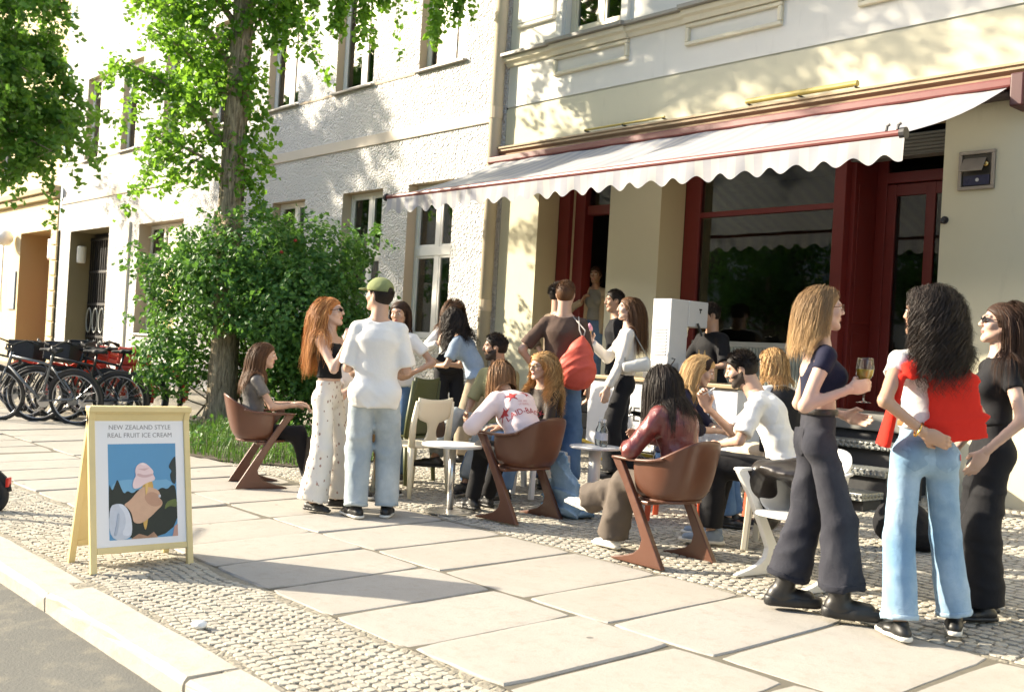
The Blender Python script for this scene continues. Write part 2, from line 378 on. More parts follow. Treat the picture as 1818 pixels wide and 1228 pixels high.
def wall_holes(x0, x1, z0, z1, holes, Y, deep=()):
    nh = len(holes); holes = list(holes)+list(deep)
    mb = MB(); xs = sorted({x0, x1}|{h[0] for h in holes}|{h[1] for h in holes}); zs = sorted({z0, z1}|{h[2] for h in holes}|{h[3] for h in holes})
    for i in range(len(xs)-1):
        for j in range(len(zs)-1):
            cx, cz = (xs[i]+xs[i+1])/2, (zs[j]+zs[j+1])/2
            if any(h[0] < cx < h[1] and h[2] < cz < h[3] for h in holes): continue
            mb.add([(xs[i],Y,zs[j]),(xs[i+1],Y,zs[j]),(xs[i+1],Y,zs[j+1]),(xs[i],Y,zs[j+1])], [(0,1,2,3)])
    mb.mat(1)
    for i_, h in enumerate(holes):
        a, b, c, d, dp = h; e = Y+dp; mb.mat(1 if i_ < nh else 2)
        mb.add([(a,Y,c),(a,e,c),(a,e,d),(a,Y,d)], [(0,1,2,3)]); mb.add([(b,Y,c),(b,e,c),(b,e,d),(b,Y,d)], [(3,2,1,0)])
        mb.add([(a,Y,d),(a,e,d),(b,e,d),(b,Y,d)], [(0,1,2,3)]); mb.add([(a,Y,c),(a,e,c),(b,e,c),(b,Y,c)], [(3,2,1,0)])
    return mb
def flat_build(mb, name, mats, parent):     # no normal recalculation for open sheets
    me = bpy.data.meshes.new(name); me.from_pydata(mb.v, [], mb.f)
    for m in mats: me.materials.append(m)
    me.polygons.foreach_set('material_index', mb.m); me.update(); o = bpy.data.objects.new(name, me); COL.objects.link(o); o.parent = parent; return o
def window(par, x0, x1, z0, z1, Y, fm, gm, mulls=(.5,), trans=(), w=.055, curtain=True, sill=None, sashw=.035):
    mb = MB(); d = .06
    mb.bx(x0,x0+w,Y-d,Y,z0,z1); mb.bx(x1-w,x1,Y-d,Y,z0,z1); mb.bx(x0+w,x1-w,Y-d,Y,z1-w,z1); mb.bx(x0+w,x1-w,Y-d,Y,z0,z0+w)
    xs = [x0+w]+[x0+(x1-x0)*m for m in mulls]+[x1-w]; zs = [z0+w]+list(trans)+[z1-w]
    for m in xs[1:-1]: mb.bx(m-.045,m+.045,Y-d+.004,Y-.004,z0+w,z1-w)
    for t in zs[1:-1]: mb.bx(x0+w,x1-w,Y-d-.006,Y-.002,t-.065,t+.065)
    panes = []
    for i in range(len(xs)-1):
        for j in range(len(zs)-1):
            a = xs[i]+(.045 if i else 0); b = xs[i+1]-(.045 if i < len(xs)-2 else 0); c = zs[j]+(.065 if j else 0); e = zs[j+1]-(.065 if j < len(zs)-2 else 0)
            s = sashw; yy0, yy1 = Y-d+.012, Y-.012
            mb.bx(a,a+s,yy0,yy1,c,e); mb.bx(b-s,b,yy0,yy1,c,e); mb.bx(a+s,b-s,yy0,yy1,c,c+s); mb.bx(a+s,b-s,yy0,yy1,e-s,e); panes.append((a+s,b-s,c+s,e-s))
    o = mb.build('window', fm, par, bevel=.004, seg=1)
    for (a, b, c, e) in panes: MB().bx(a-.003,b+.003,Y-.032,Y-.026,c-.003,e+.003).build('pane', gm, o)
    if curtain:
        cb = MB(); n = 26; w_ = (x1-x0-.1)
        for k in range(2):
            xa = x0+.05+(0 if k == 0 else w_*.5); L = w_*.49
            vs_ = [(xa+L*i/n, Y+.12+.018*math.sin(i*1.9+k), zz) for zz in (z0+.02, z1-.02) for i in range(n+1)]
            cb.add(vs_, [(i, i+1, n+2+i, n+1+i) for i in range(n)])
        flat_build(cb, 'curtain', [CURT], o)
    if sill:
        sb = MB(); sb.bx(x0-.05, x1+.05, YF-.07, Y-.062, z0-.045, z0-.012); sb.build('sill', sill, o, bevel=.004)
    return o
# ------------------------------------------------------------------ white roughcast apartment house
bl = empty('apartment_house', (-19, YF, .24)); bl.location = (0, 0, 0)
tag(bl, 'white roughcast apartment house with white windows, left of the cream shop building', 'building')
XR, XL = -10.66, -27.8
upw = [(-12.70-2.283*i, -11.62-2.283*i, 5.34, 7.35, .22) for i in range(7)]
loww = [(-12.78,-11.70,1.42,3.68,.24),(-14.57,-13.45,1.42,3.68,.24),(-16.86,-15.75,1.42,3.68,.24),(-19.15,-18.0,1.42,3.68,.24),(-22.75,-20.5,1.25,3.62,.34)]
gate = (-27.04,-24.49,.1,3.66,.62)
flat_build(wall_holes(XL, XR, .0, 14.0, upw+loww, YF, [gate]), 'wall', [RC, TAN, m_stucco('shaded_passage', (.24,.205,.13))], bl)  # gateway reveal has its shade put into a darker stucco colour
mb = MB(); mb.bx(XL+.02, XR-.17, YF-.028, YF+.01, 4.37, 4.53); mb.build('string_course', m_stucco('pale_band', (.58,.52,.44)), bl, bevel=.006)
for a, b in [(XL+.03, upw[6][0]-.08)]+[(upw[i+1][1]+.08, upw[i][0]-.08) for i in range(6)]: MB().bx(a, b, YF-.012, YF+.01, 5.305, 5.34).build('sill_band', TAN, bl)
for h in upw: window(bl, h[0]+.005, h[1]-.005, h[2]+.012, h[3], YF+.19, WFR, GLS, (.56,), (), sill=SLATE)
for h in loww[:4]: window(bl, h[0]+.005, h[1]-.005, h[2]+.012, h[3]-.005, YF+.22, WFR, GLS, (.52,), (2.70,), sill=WFR)
window(bl, -22.74, -20.51, 1.262, 3.61, YF+.32, WFR, GLS, (.34,.67), (2.9,), sill=WFR)
mb = MB(); mb.bx(-23.5,-23.2,YF-.05,YF+.01,.2,3.7); mb.build('pilaster', CREAM, bl, bevel=.006)
ib = MB(); ib.bx(XL+.05, XR-.05, YF+2.6, YF+2.7, .1, 9.5); ib.bx(XL+.05, XR-.05, YF+.3, YF+2.6, 9.4, 9.5); ib.bx(XL+.05, XL+.1, YF+.3, YF+2.6, .1, 9.4)
ib.bx(XR-.1, XR-.05, YF+.3, YF+2.6, .1, 9.4); ib.bx(XL+.1, XR-.1, YF+.5, YF+2.6, 4.2, 4.3); ib.build('interior', DARKI, bl)
# gate leaf with iron scrollwork, lamp in the passage
gi = plain('black_iron', (.02,.02,.022), .5); mb = MB()
gy = YF+.5
for x in np.arange(-27.0, -24.5, .14): mb.bx(x-.012,x+.012,gy,gy+.03,.2,3.55)
for z in (.25,1.1,1.9,2.7,3.5): mb.bx(-27.03,-24.5,gy-.004,gy+.034,z-.03,z+.03)
go = mb.build('iron_gate', gi, bl)
sw = MB()
for zc in (.7, 1.5):
    for x in np.arange(-26.8,-24.6,.42):
        sw.tube([(x+.16*math.cos(a), gy-.02, zc+.3*math.sin(a)) for a in np.linspace(0, 2*math.pi, 13)[:-1]], .018, 5, closed=True)
sw.build('scrollwork', plain('iron_reflection', (.35,.37,.36), .45), go)  # bright reflection on the gate put into the pale scroll colour
mb = MB().bx(-27.02,-24.51,YF+.60,YF+.64,.1,3.65); mb.build('gate_back', gi, go)
LAMPW = plain('opal_glass', (.85,.83,.78), .3, .02)
tag(MB().tube([(-26.92,YF+.25,3.1-.2),(-26.92,YF+.25,3.1+.22)], [.11,.11], 12).build('passage_lamp', LAMPW, smooth=False, bevel=.03), 'white cylinder lamp on the wall of the dark gateway', 'wall lamp')
# downpipe between the two houses
mb = MB(); mb.tube([(-10.76,YF-.10,.24),(-10.76,YF-.10,13.9)], .085, 14); dp = mb.build('downpipe', m_stucco('downpipe_paint', (.50,.435,.33)), smooth=True)
for z in (1.9, 4.45, 7.0): MB().tube([(-10.76,YF-.10,z-.075),(-10.76,YF-.10,z+.075)], .093, 14).build('collar', TAN, dp)
tag(dp, 'tan downpipe running up between the white house and the cream shop house', 'downpipe')
# ------------------------------------------------------------------ cream house with the shop
br = empty('shop_house', (0, 0, 0)); tag(br, 'cream stucco house with panelled upper storey and red-framed shopfront', 'building')
XS0, XS1 = -10.655, 9.0
D1 = (-9.93,-8.68,.24,3.68,.36); D2 = (-7.89,-4.60,.24,3.68,.42)
uws = [(-9.62+2.12*i, -8.66+2.12*i, 5.30, 7.4, .16) for i in range(6)]
flat_build(wall_holes(XS0, XS1, .0, 4.50, [D1, D2], YF), 'wall', [m_stucco('ochre_cream_stucco', (.58,.545,.40)), BEIGE], br)
flat_build(wall_holes(XS0, XS1, 4.525, 14.0, uws, YF), 'upper_wall', [CREAM, CREAM], br)
MB().bx(XS0, XS1, YF+.018, YF+.05, 4.49, 4.54).build('groove', TRIM, br)
# moulded cornice over the shopfront and sill cornice of the upper storey
def cornice(x0, x1, prof, name, m=TRIM):
    mb = MB(); n = len(prof)
    for x in (x0, x1):
        for (d, z) in prof: mb.v.append((x, YF-d, z))
    for i in range(n): mb.f.append((i, (i+1)%n, n+(i+1)%n, n+i)); mb.m.append(0)
    mb.f.append(tuple(range(n))); mb.m.append(0); mb.f.append(tuple(n+i for i in reversed(range(n)))); mb.m.append(0)
    return mb.build(name, m, br)
cornice(XS0-.02, XS1, [(-.01,3.85),(.05,3.85),(.06,3.90),(.10,3.93),(.10,3.955),(.12,3.965),(.12,3.985),(-.01,3.985)], 'shop_cornice', plain('brown_fascia', (.33,.25,.15), .7, .2))
prof = [(-.01,5.06),(.03,5.06),(.05,5.10),(.09,5.12),(.10,5.15),(.10,5.175)]
cornice(XS0-.02, XS1, prof+[(-.01,5.175)], 'sill_cornice')
cornice(XS0-.02, XS1, [(-.01,5.178),(.155,5.178),(.155,5.215),(-.01,5.235)], 'sill_cap', SLATE)
for h in uws:
    a, b = h[0]-.15, h[1]+.15
    cornice(a, b, [(-.01,5.05),(.07,5.05),(.09,5.10),(.13,5.12),(.14,5.173),(-.01,5.173)], 'sill_bracket')
    cornice(a-.01, b+.01, [(-.01,5.180),(.195,5.180),(.195,5.222),(-.01,5.245)], 'sill_cap', SLATE)
    mb = MB(); z0, z1 = 4.80, 5.045
    mb.bx(a,b,YF-.045,YF+.01,z0,z0+.045); mb.bx(a,b,YF-.045,YF+.01,z1-.045,z1); mb.bx(a,a+.05,YF-.045,YF+.01,z0+.045,z1-.045); mb.bx(b-.05,b,YF-.045,YF+.01,z0+.045,z1-.045)
    mb.build('panel_frame', TRIM, br, bevel=.012, seg=2)
    window(br, h[0]+.005, h[1]-.005, h[2], h[3], YF+.14, plain('cream_window_paint', (.62,.56,.40), .45, .08), GLS, (.56,), (), w=.075)
    mb = MB(); mb.bx(h[0]-.13,h[0]-.02,YF-.05,YF+.01,5.25,7.5); mb.bx(h[1]+.02,h[1]+.13,YF-.05,YF+.01,5.25,7.5); mb.build('architrave', CREAM, br, bevel=.01)
for i in range(6):
    a = -10.50+2.12*i; b = uws[i][0]-.2
    mb = MB(); mb.bx(a,b,YF-.05,YF+.01,5.54,5.585); mb.bx(a,b,YF-.035,YF+.01,5.60,7.4); mb.build('relief_panel', CREAM, br, bevel=.012)
# interior of the shop
FL = .80
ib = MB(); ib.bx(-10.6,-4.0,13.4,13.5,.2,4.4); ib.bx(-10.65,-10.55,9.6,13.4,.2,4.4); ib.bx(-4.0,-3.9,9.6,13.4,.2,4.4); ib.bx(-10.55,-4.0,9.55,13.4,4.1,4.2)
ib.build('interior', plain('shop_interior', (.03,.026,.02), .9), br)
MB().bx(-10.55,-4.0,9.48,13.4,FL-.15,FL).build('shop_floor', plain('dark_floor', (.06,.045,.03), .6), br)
# left doorway: red posts, transom, open dark door
def bar(x0,x1,y0,y1,z0,z1,name,par,m=RED,bv=.006): return MB().bx(x0,x1,y0,y1,z0,z1).build(name, m, par, bevel=bv)
dl = empty('door_frame'); dl.parent = br
bar(-9.925,-9.73,9.46,9.53,.3,3.67,'post',dl); bar(-9.73,-9.55,9.56,9.72,.3,3.67,'post',dl)
bar(-9.55,-8.4,9.60,9.70,3.10,3.22,'transom',dl); bar(-9.73,-8.4,9.60,9.70,3.52,3.67,'head',dl); bar(-8.6,-8.42,9.56,9.70,.3,3.67,'post',dl)
MB().bx(-9.55,-8.6,9.645,9.655,3.22,3.52).build('pane', GLD, dl)
MB().bx(-9.735,-9.725,9.53,9.56,.3,3.67).build('jamb', BEIGE, dl)
MB().bx(-8.68,-8.67,9.46,9.75,.3,3.68).build('jamb', BEIGE, dl)
for i in range(3):
    bar(-9.92,-8.69,9.12+.16*i,9.50,.25+.18*i,.25+.18*(i+1)-.004,'step',br,plain('dark_stone_step', (.10,.095,.085), .8),.01)
# shop window
sw_ = empty('shop_window'); sw_.parent = br; Yw = 9.52
bar(-7.885,-7.67,Yw,Yw+.09,.3,3.67,'post',sw_); bar(-5.95,-5.82,Yw-.01,Yw+.10,.3,3.67,'post',sw_)
bar(-7.67,-5.95,Yw+.005,Yw+.075,2.95,3.01,'transom',sw_); bar(-7.67,-5.95,Yw,Yw+.08,3.56,3.67,'head',sw_); bar(-7.67,-5.95,Yw-.02,Yw+.08,1.50,1.56,'sill',sw_,plain('grey_sill',(.30,.31,.28),.7))
MB().bx(-7.67,-5.95,Yw+.035,Yw+.043,1.56,2.95).build('pane', GLD, sw_); MB().bx(-7.67,-5.95,Yw+.035,Yw+.043,3.01,3.56).build('pane', GLD, sw_)
mb = MB(); x = -7.67
flu = plain('fluted_panel_paint', (.27,.29,.25), .7, .12)
while x < -5.96: mb.tube([(x+.02,Yw-.005,.3),(x+.02,Yw-.005,1.50)], .021, 8); x += .042
mb.bx(-7.67,-5.95,Yw,Yw+.05,.3,1.50); mb.build('fluted_panel', flu, sw_, smooth=False)
# interior things seen through the glass
mb = MB(); mb.bx(-7.0,-6.2,10.2,10.75,FL,FL+.42); mb.bx(-7.0,-6.2,10.62,10.8,FL+.42,FL+.85); bench = mb.build('bench', plain('ochre_leather', (.30,.19,.05), .5), bevel=.05)
tag(bench, 'ochre upholstered bench inside the shop window', 'bench')
# right door, set back deeper
dr = empty('shop_door'); dr.parent = br; Yd = 10.03
MB().bx(-5.825,-5.775,Yw+.1,Yd+.08,.3,3.67).build('side_panel', RED, dr, bevel=.005)
for z0, z1 in ((.95,1.7),(1.8,3.2)): MB().bx(-5.774,-5.764,Yw+.16,Yd-.06,z0,z1).build('panel_relief', RED, dr, bevel=.004)
bar(-5.775,-5.66,Yd,Yd+.08,FL,3.67,'post',dr); bar(-4.72,-4.6,Yd,Yd+.08,FL,3.67,'post',dr); bar(-5.66,-4.72,Yd-.01,Yd+.07,3.25,3.36,'transom',dr); bar(-5.66,-4.72,Yd,Yd+.08,3.56,3.67,'head',dr)
bar(-5.66,-5.56,Yd+.01,Yd+.06,FL,3.24,'stile',dr); bar(-4.82,-4.72,Yd+.01,Yd+.06,FL,3.24,'stile',dr); bar(-5.24,-5.14,Yd+.01,Yd+.06,FL,3.24,'stile',dr); bar(-5.56,-4.82,Yd+.015,Yd+.055,FL,FL+.28,'rail',dr); bar(-5.56,-4.82,Yd+.015,Yd+.055,3.12,3.24,'rail',dr)
for a, b in ((-5.56,-5.24),(-5.14,-4.82)): MB().bx(a,b,Yd+.03,Yd+.036,FL+.28,3.12).build('pane', GLD, dr)
MB().bx(-5.66,-4.72,Yd+.03,Yd+.036,3.36,3.56).build('pane', GLD, dr)
MB().tube([(-5.27,Yd-.03,1.75),(-5.27,Yd-.03,2.05)], .012, 8).build('handle', plain('brass', (.5,.38,.15), .3, metal=1), dr)
MB().bx(-4.604,-4.598,9.53,Yd+.1,.3,3.67).build('jamb', BEIGE, dr)
shut = plain('shutter_metal', (.20,.20,.18), .5, .1); sh = empty('roller_shutter'); sh.parent = br
for i in range(6): MB().tube([(-5.80,9.60,3.45+.035*i),(-4.61,9.60,3.45+.035*i)], .0185, 6).build('slat', shut, sh)
MB().bx(-5.81,-4.605,9.56,9.72,3.42,3.43).build('slat', shut, sh)
# stone threshold and steps with diamond plate treads
CONC = m_stucco('step_concrete', (.19,.185,.165)); st = empty('door_steps', (-5.2, 9.0, .24)); st.location = (0,0,0)
MB().bx(-5.85,-4.58,8.80,9.54,.78,.93).build('threshold', CONC, st, bevel=.012)
def m_plate():
    b = NB('diamond_plate'); v = b.voro(b.co((1,1,1), 'World', (0,0,.78)), 26, out=0, rnd=0.0); b.col((.30,.31,.29)).set(rough=.42, metal=.75).bump(b.ramp(v, [(.2,1),(.5,0)]), 1.0, .02); return b.m
PLATE = m_plate(); dk = plain('gap_shade', (.03,.03,.03), .8)  # near-black blocks put the shade of the open gaps under the treads into colour
for i, (y, z) in enumerate(((8.44,.70),(8.10,.50),(7.76,.33))):
    MB().bx(-5.85,-4.45,y,y+.34,z-.06,z).build('tread', PLATE, st, bevel=.006)
    MB().bx(-5.83,-4.47,y+.06,y+.33,G(y),z-.06).build('gap_fill', dk, st)
    for k in range(23):
        for j in range(2):
            MB().box((-5.82+.06*k+.03*j, y-.003, z-.044+.028*j), (.018,.012,.018), Matrix.Rotation(R_(45),3,'Y')).build('stud', PLATE, st)
MB().bx(-5.83,-4.6,8.85,9.5,.24,.78).build('gap_fill', dk, st)
tag(st, 'grey steps with diamond plate treads up to the right shop door', 'steps')
# night hatch on the wall, hook
mt = empty('wall_hatch', (-4.29, YF, 2.95)); mt.location = (0,0,0); GM = plain('hatch_metal', (.30,.27,.23), .4, .2, metal=.6)
mb = MB(); a, b, z0, z1 = -4.45,-4.13,2.95,3.29
mb.bx(a,b,YF-.03,YF+.01,z0,z0+.03); mb.bx(a,b,YF-.03,YF+.01,z1-.03,z1); mb.bx(a,a+.03,YF-.03,YF+.01,z0+.03,z1-.03); mb.bx(b-.03,b,YF-.03,YF+.01,z0+.03,z1-.03); mb.build('frame', GM, mt, bevel=.004)
MB().bx(a+.03,b-.03,YF-.006,YF+.008,z0+.03,z1-.03).build('back_plate', plain('hatch_dark', (.06,.055,.045), .35, metal=.5), mt)
MB().bx(a+.045,b-.045,YF-.018,YF-.008,z0+.04,z0+.125).build('blue_panel', plain('hatch_blue', (.008,.012,.05), .3), mt)
MB().lathe([(.016,0),(.016,.004)], 12, (a+.17,YF-.018,z0+.085), Matrix.Rotation(R_(90),3,'X')).build('mark', plain('pale_mark', (.5,.5,.5), .4), mt)
MB().box((a+.14,YF-.055,z0+.215), (.20,.012,.15), Matrix.Rotation(R_(-35),3,'X')).build('flap', GM, mt, bevel=.003)
MB().lathe([(0,.02),(.02,.016),(.028,0)], 14, (b-.08,YF-.012,z0+.22), Matrix.Rotation(R_(90),3,'X')).build('yellow_glint', plain('glint_yellow', (.55,.40,.15), .25, metal=1), mt, smooth=True)  # small round piece stands in for a yellow light reflection on the hatch
tag(mt, 'grey metal hatch with blue panel set in the wall by the shop door', 'wall hatch')
hk = MB().tube([(-4.56,YF,2.70),(-4.56,YF-.05,2.70),(-4.56,YF-.06,2.67)], .018, 8).lathe([(.035,0),(.035,.012)], 12, (-4.56,YF,2.70), Matrix.Rotation(R_(90),3,'X')).build('wall_hook', gi)
tag(hk, 'small dark hook on the cream wall beside the shop door', 'hook')
tag(MB().bx(-3.5,-3.15,8.72,9.08,.225,.62).bx(-3.48,-3.17,8.70,8.72,.55,.60).build('grey_crate', plain('slate_plastic', (.07,.075,.085), .6), bevel=.012), 'slate grey box on the pavement against the wall at the right edge', 'box')
# tube lamps above the awning
YEL = plain('yellow_tube', (.40,.31,.07), .4, .15)
for (x0, x1, z, r, lab) in ((-9.08,-7.82,4.025,.014,'thin yellow tube lamp over the left half of the awning'),(-6.72,-5.44,4.04,.030,'thick yellow tube lamp over the right half of the awning')):
    lp = MB().tube([(x0,YF-.10,z),(x1,YF-.10,z)], r, 10).build('tube_lamp', YEL, bevel=.004)
    for t in (.02,.5,.98): MB().bx(x0+(x1-x0)*t-.006,x0+(x1-x0)*t+.006,YF-.12,YF+.005,z-r-.010,z-r+.006).build('clip', gi, lp)
    tag(lp, lab, 'tube lamp')
# ------------------------------------------------------------------ awning
aw = empty('awning', (-7.3, 9, 3.0)); aw.location = (0,0,0); AX0, AX1, AY, AZ, WZ = -10.62, -3.99, 7.27, 3.06, 3.79
tag(aw, 'white and pale grey striped awning with scalloped valance over the shopfront', 'awning')
def m_canvas():
    b = NB('awning_canvas')
    s = b.n.new('ShaderNodeSeparateXYZ'); g = b.n.new('ShaderNodeNewGeometry'); b.link(g.outputs['Position'], s.inputs[0])
    fr = b.math('FRACT', b.math('DIVIDE', b.math('ADD', s.outputs[0], 20.0), .176)); st_ = b.ramp(fr, [(.0,0),(.49,0),(.50,1),(1,1)])
    n = b.noise(b.co(kind='World'), 3, 4); c = b.mix(st_, (.49,.485,.475), (.385,.39,.425)); c = b.mix(b.math('MULTIPLY', b.ramp(n, [(.45,0),(.8,1)]), .35), c, (.55,.50,.42))
    b.col(c).set(rough=.85, spec=.1).bump(b.noise(b.co((1,4,4), 'World'), 9, 3), .15, .01).translucent(.28, c); return b.m
CAN = m_canvas()
nx, ny = 90, 8; V = []; 
for j in range(ny+1):
    t = j/ny
    for i in range(nx+1):
        x = AX0+(AX1-AX0)*i/nx
        sag = -.05*math.sin(math.pi*t)*(1+.3*math.sin(i*.35))+.006*math.sin(x*9.4+t)
        V.append((x, (YF-.12)*(1-t)+AY*t, WZ*(1-t)+(AZ+.02)*t+sag))
F = [(j*(nx+1)+i, j*(nx+1)+i+1, (j+1)*(nx+1)+i+1, (j+1)*(nx+1)+i) for j in range(ny) for i in range(nx)]
np_mesh('canvas', np.array(V), np.array(F), CAN, aw)
V = []; nv = 8; nn = 520; per = .254
for j in range(nv+1):
    for i in range(nn+1):
        x = AX0+.02+(AX1-AX0-.0)*i/nn; dep = .160+.032*math.cos(2*math.pi*(x+20)/per); t = j/nv
        V.append((x, AY-.03-.018*t*math.sin(2*math.pi*x/per*.5+1)+.012*t*math.sin(x*3.1), AZ-.005-dep*t))
F = [(j*(nn+1)+i, j*(nn+1)+i+1, (j+1)*(nn+1)+i+1, (j+1)*(nn+1)+i) for j in range(nv) for i in range(nn)]
np_mesh('valance', np.array(V), np.array(F), CAN, aw)
MB().tube([(AX0-.02,AY-.01,AZ+.02),(AX1,AY-.01,AZ+.02)], .03, 12).build('front_bar', REDD, aw, bevel=.004)
for x in (AX0-.02, AX1): MB().lathe([(.045,-.02),(.045,.02)], 12, (x,AY-.01,AZ+.02), Matrix.Rotation(R_(90),3,'Y')).build('end_cap', gi, aw)
for k in range(2): MB().tube([(AX1-.05-.09*k,AY-.01,AZ+.05),(AX1-.05-.09*k,AY+.0,AZ+.09),(AX1-.03-.09*k,AY+.0,AZ+.10)], .012, 6).build('bracket', gi, aw)
mb = MB(); mb.bx(AX0-.15,AX1+.05,YF-.20,YF-.005,3.76,3.848); mb.build('cassette', REDD, aw, bevel=.02)
MB().bx(AX1+.055,AX1+.17,YF-.26,YF-.005,3.58,3.86).build('end_plate', plain('dark_red_metal', (.055,.010,.010), .5), aw, bevel=.015)
MB().tube([(AX0,YF-.11,3.715),(AX1,YF-.11,3.715)], .042, 10).build('roller', plain('roller_dark', (.05,.035,.03), .6), aw)
for (a, b) in ((-9.9,-8.6),(-4.7,-6.0)):
    MB().tube([(a,YF-.14,3.64),((a+b)/2-.5*(1 if b > a else -1),8.2,3.28),(a,AY+.05,AZ-.02)], .022, 8).build('folding_arm', plain('arm_metal', (.42,.40,.37), .45, metal=.3), aw)
# ------------------------------------------------------------------ sandstone house at far left
bo = empty('sandstone_house'); tag(bo, 'old yellowish sandstone house with red door at far left', 'building')
XO = -27.83; dO = (-30.88,-28.40,.1,3.78,.9); wO = [(-34.2,-32.2,1.5,3.9,.3),(-38,-36,1.5,3.9,.3)]+[(-30.2-2.6*i-.6,-30.2-2.6*i+.6,5.5,7.4,.25) for i in range(5)]
flat_build(wall_holes(-62, XO, 0, 14.0, [dO]+wO, YF-.03), 'wall', [SANDST, m_stucco('ochre_reveal', (.42,.32,.17))], bo)
for h in wO: window(bo, h[0]+.01, h[1]-.01, h[2]+.01, h[3]-.01, YF+.2, WFR, GLS, (.5,), (), curtain=False)
mb = MB(); mb.bx(-62,XO+.01,YF-.16,YF-.03,4.55,4.72); mb.bx(-62,XO+.01,YF-.24,YF-.03,4.72,4.86); mb.build('cornice', m_stucco('stone_cornice', (.40,.33,.21), .15), bo, bevel=.02)
for i in range(11): MB().bx(XO-.42,XO-.01,YF-.075,YF-.03,.25+.39*i,.25+.39*(i+1)-.025).build('quoin', SANDST, bo, bevel=.02)
MB().bx(-28.78,-28.42,YF+.1,YF+.86,.2,3.0).build('door', plain('brick_red_paint', (.28,.07,.035), .5), bo, bevel=.01)
MB().bx(-28.85,-28.41,YF+.04,YF+.86,3.0,3.35).build('door_head', plain('pink_stone', (.42,.25,.18), .7), bo, bevel=.05)
MB().bx(-30.87,-28.8,YF+.85,YF+.9,.1,3.77).build('back_wall', m_stucco('ochre_wall', (.42,.31,.15)), bo)
MB().bx(-30.3,-29.3,YF+.80,YF+.845,.95,1.95).build('letter_boxes', plain('brass_plate', (.32,.19,.04), .4, metal=.4), bo, bevel=.01)
MB().bx(-30.2,-29.35,YF+.78,YF+.84,.72,.86).build('ledge', WFR, bo)
tag(MB().bx(-31.62,-31.05,YF-.07,YF-.035,1.7,2.75).build('blue_notice', plain('notice_blue', (.12,.17,.25), .5), bevel=.005), 'blue grey notice panel on the sandstone wall', 'sign')
tag(MB().lathe([(0,-.22),(.14,-.18),(.22,-.06),(.22,.06),(.14,.18),(0,.22)], 16, (-31.4,YF-.3,3.65)).build('globe_lamp', LAMPW, smooth=True), 'white globe lamp on the sandstone house', 'wall lamp')
tag(MB().bx(-28.72,-28.5,YF+.0,YF+.04,3.05,3.55).build('door_lamp', LAMPW, bevel=.02), 'white box lamp beside the ochre doorway', 'wall lamp')
# ------------------------------------------------------------------ greenery
def m_leaf(name, a, b, tr, w=.35):
    k = NB(name); at = k.n.new('ShaderNodeAttribute'); at.attribute_name = 'tone'
    c = k.mix(at.outputs['Fac'], a, b); k.col(c).set(rough=.45, spec=.35); k.translucent(w, k.mix(at.outputs['Fac'], mul(tr, .7), tr)); return k.m
def m_bark():
    b = NB('bark'); co = b.co((1,1,.16), 'Object'); n = b.noise(co, 26, 5, .7, .6); n2 = b.noise(b.co(), 3, 4); n3 = b.noise(b.co(), 50, 3)
    c = b.mix(b.ramp(n, [(.36,0),(.62,1)]), (.085,.065,.043), (.52,.43,.30)); c = b.mix(b.math('MULTIPLY', n2, .5), c, (.24,.20,.14)); b.col(c).set(rough=.95, spec=.1)
    b.bump(b.math('ADD', n, b.math('MULTIPLY', n3, .2)), 1.0, .045); return b.m
BARK = m_bark()
LEAF1 = m_leaf('ginkgo_leaf', (.055,.15,.018), (.14,.30,.035), (.30,.56,.045), .45)
LEAF2 = m_leaf('plane_leaf', (.036,.11,.022), (.11,.24,.04), (.24,.48,.05), .45)
LEAFB = m_leaf('rose_leaf', (.030,.105,.022), (.10,.22,.045), (.18,.38,.05), .32)
GRASS = m_leaf('grass_blade', (.03,.085,.012), (.10,.19,.03), (.15,.30,.04), .3)
def leaves_mesh(name, P, N, S, mat, parent, droop=.5, shape='fan', tone=None):
    n = len(P); up = RNG.normal(size=(n,3)); up[:,2] -= droop*2
    N = N+RNG.normal(size=(n,3))*.55; N /= np.linalg.norm(N, axis=1)[:,None]
    D = up-N*(up*N).sum(1)[:,None]; D /= np.linalg.norm(D, axis=1)[:,None]+1e-9; T = np.cross(N, D)
    if shape == 'fan': L = [(0,0,0),(-.55,.62,.08),(0,.95,-.04),(.55,.62,.08)]
    else: L = [(0,0,0),(-.36,.5,.08),(0,1.05,-.05),(.36,.5,.08)]
    V = np.stack([P+S[:,None]*(T*a+D*b+N*c) for a, b, c in L], 1).reshape(-1,3); F = np.arange(n*4).reshape(-1,4)
    tn = RNG.random(n) if tone is None else tone
    return np_mesh(name, V, F, mat, parent, smooth=False, tone=np.repeat(tn, 4))
def spray(p0, d, L, droop, dens, thick, out):
    n = max(3, int(dens*L)); t = RNG.random(n); d = np.array(d, float); d /= np.linalg.norm(d)
    P = np.array(p0)+d*L*t[:,None]; P[:,2] -= droop*L*t**2
    off = RNG.normal(size=(n,3))*thick*(1-.45*t)[:,None]; out.append((P+off, off/(np.linalg.norm(off,axis=1)[:,None]+1e-6)+np.array([0,0,.4])))
    return np.array(p0)+d*L-np.array([0,0,droop*L])
RV = np.array([math.cos(YAW), math.sin(YAW), 0]); FV = np.array([-math.sin(YAW), math.cos(YAW), 0])
def trunk_mesh(mb, pts, rad, n=16):
    mb.tube(pts, rad, n)
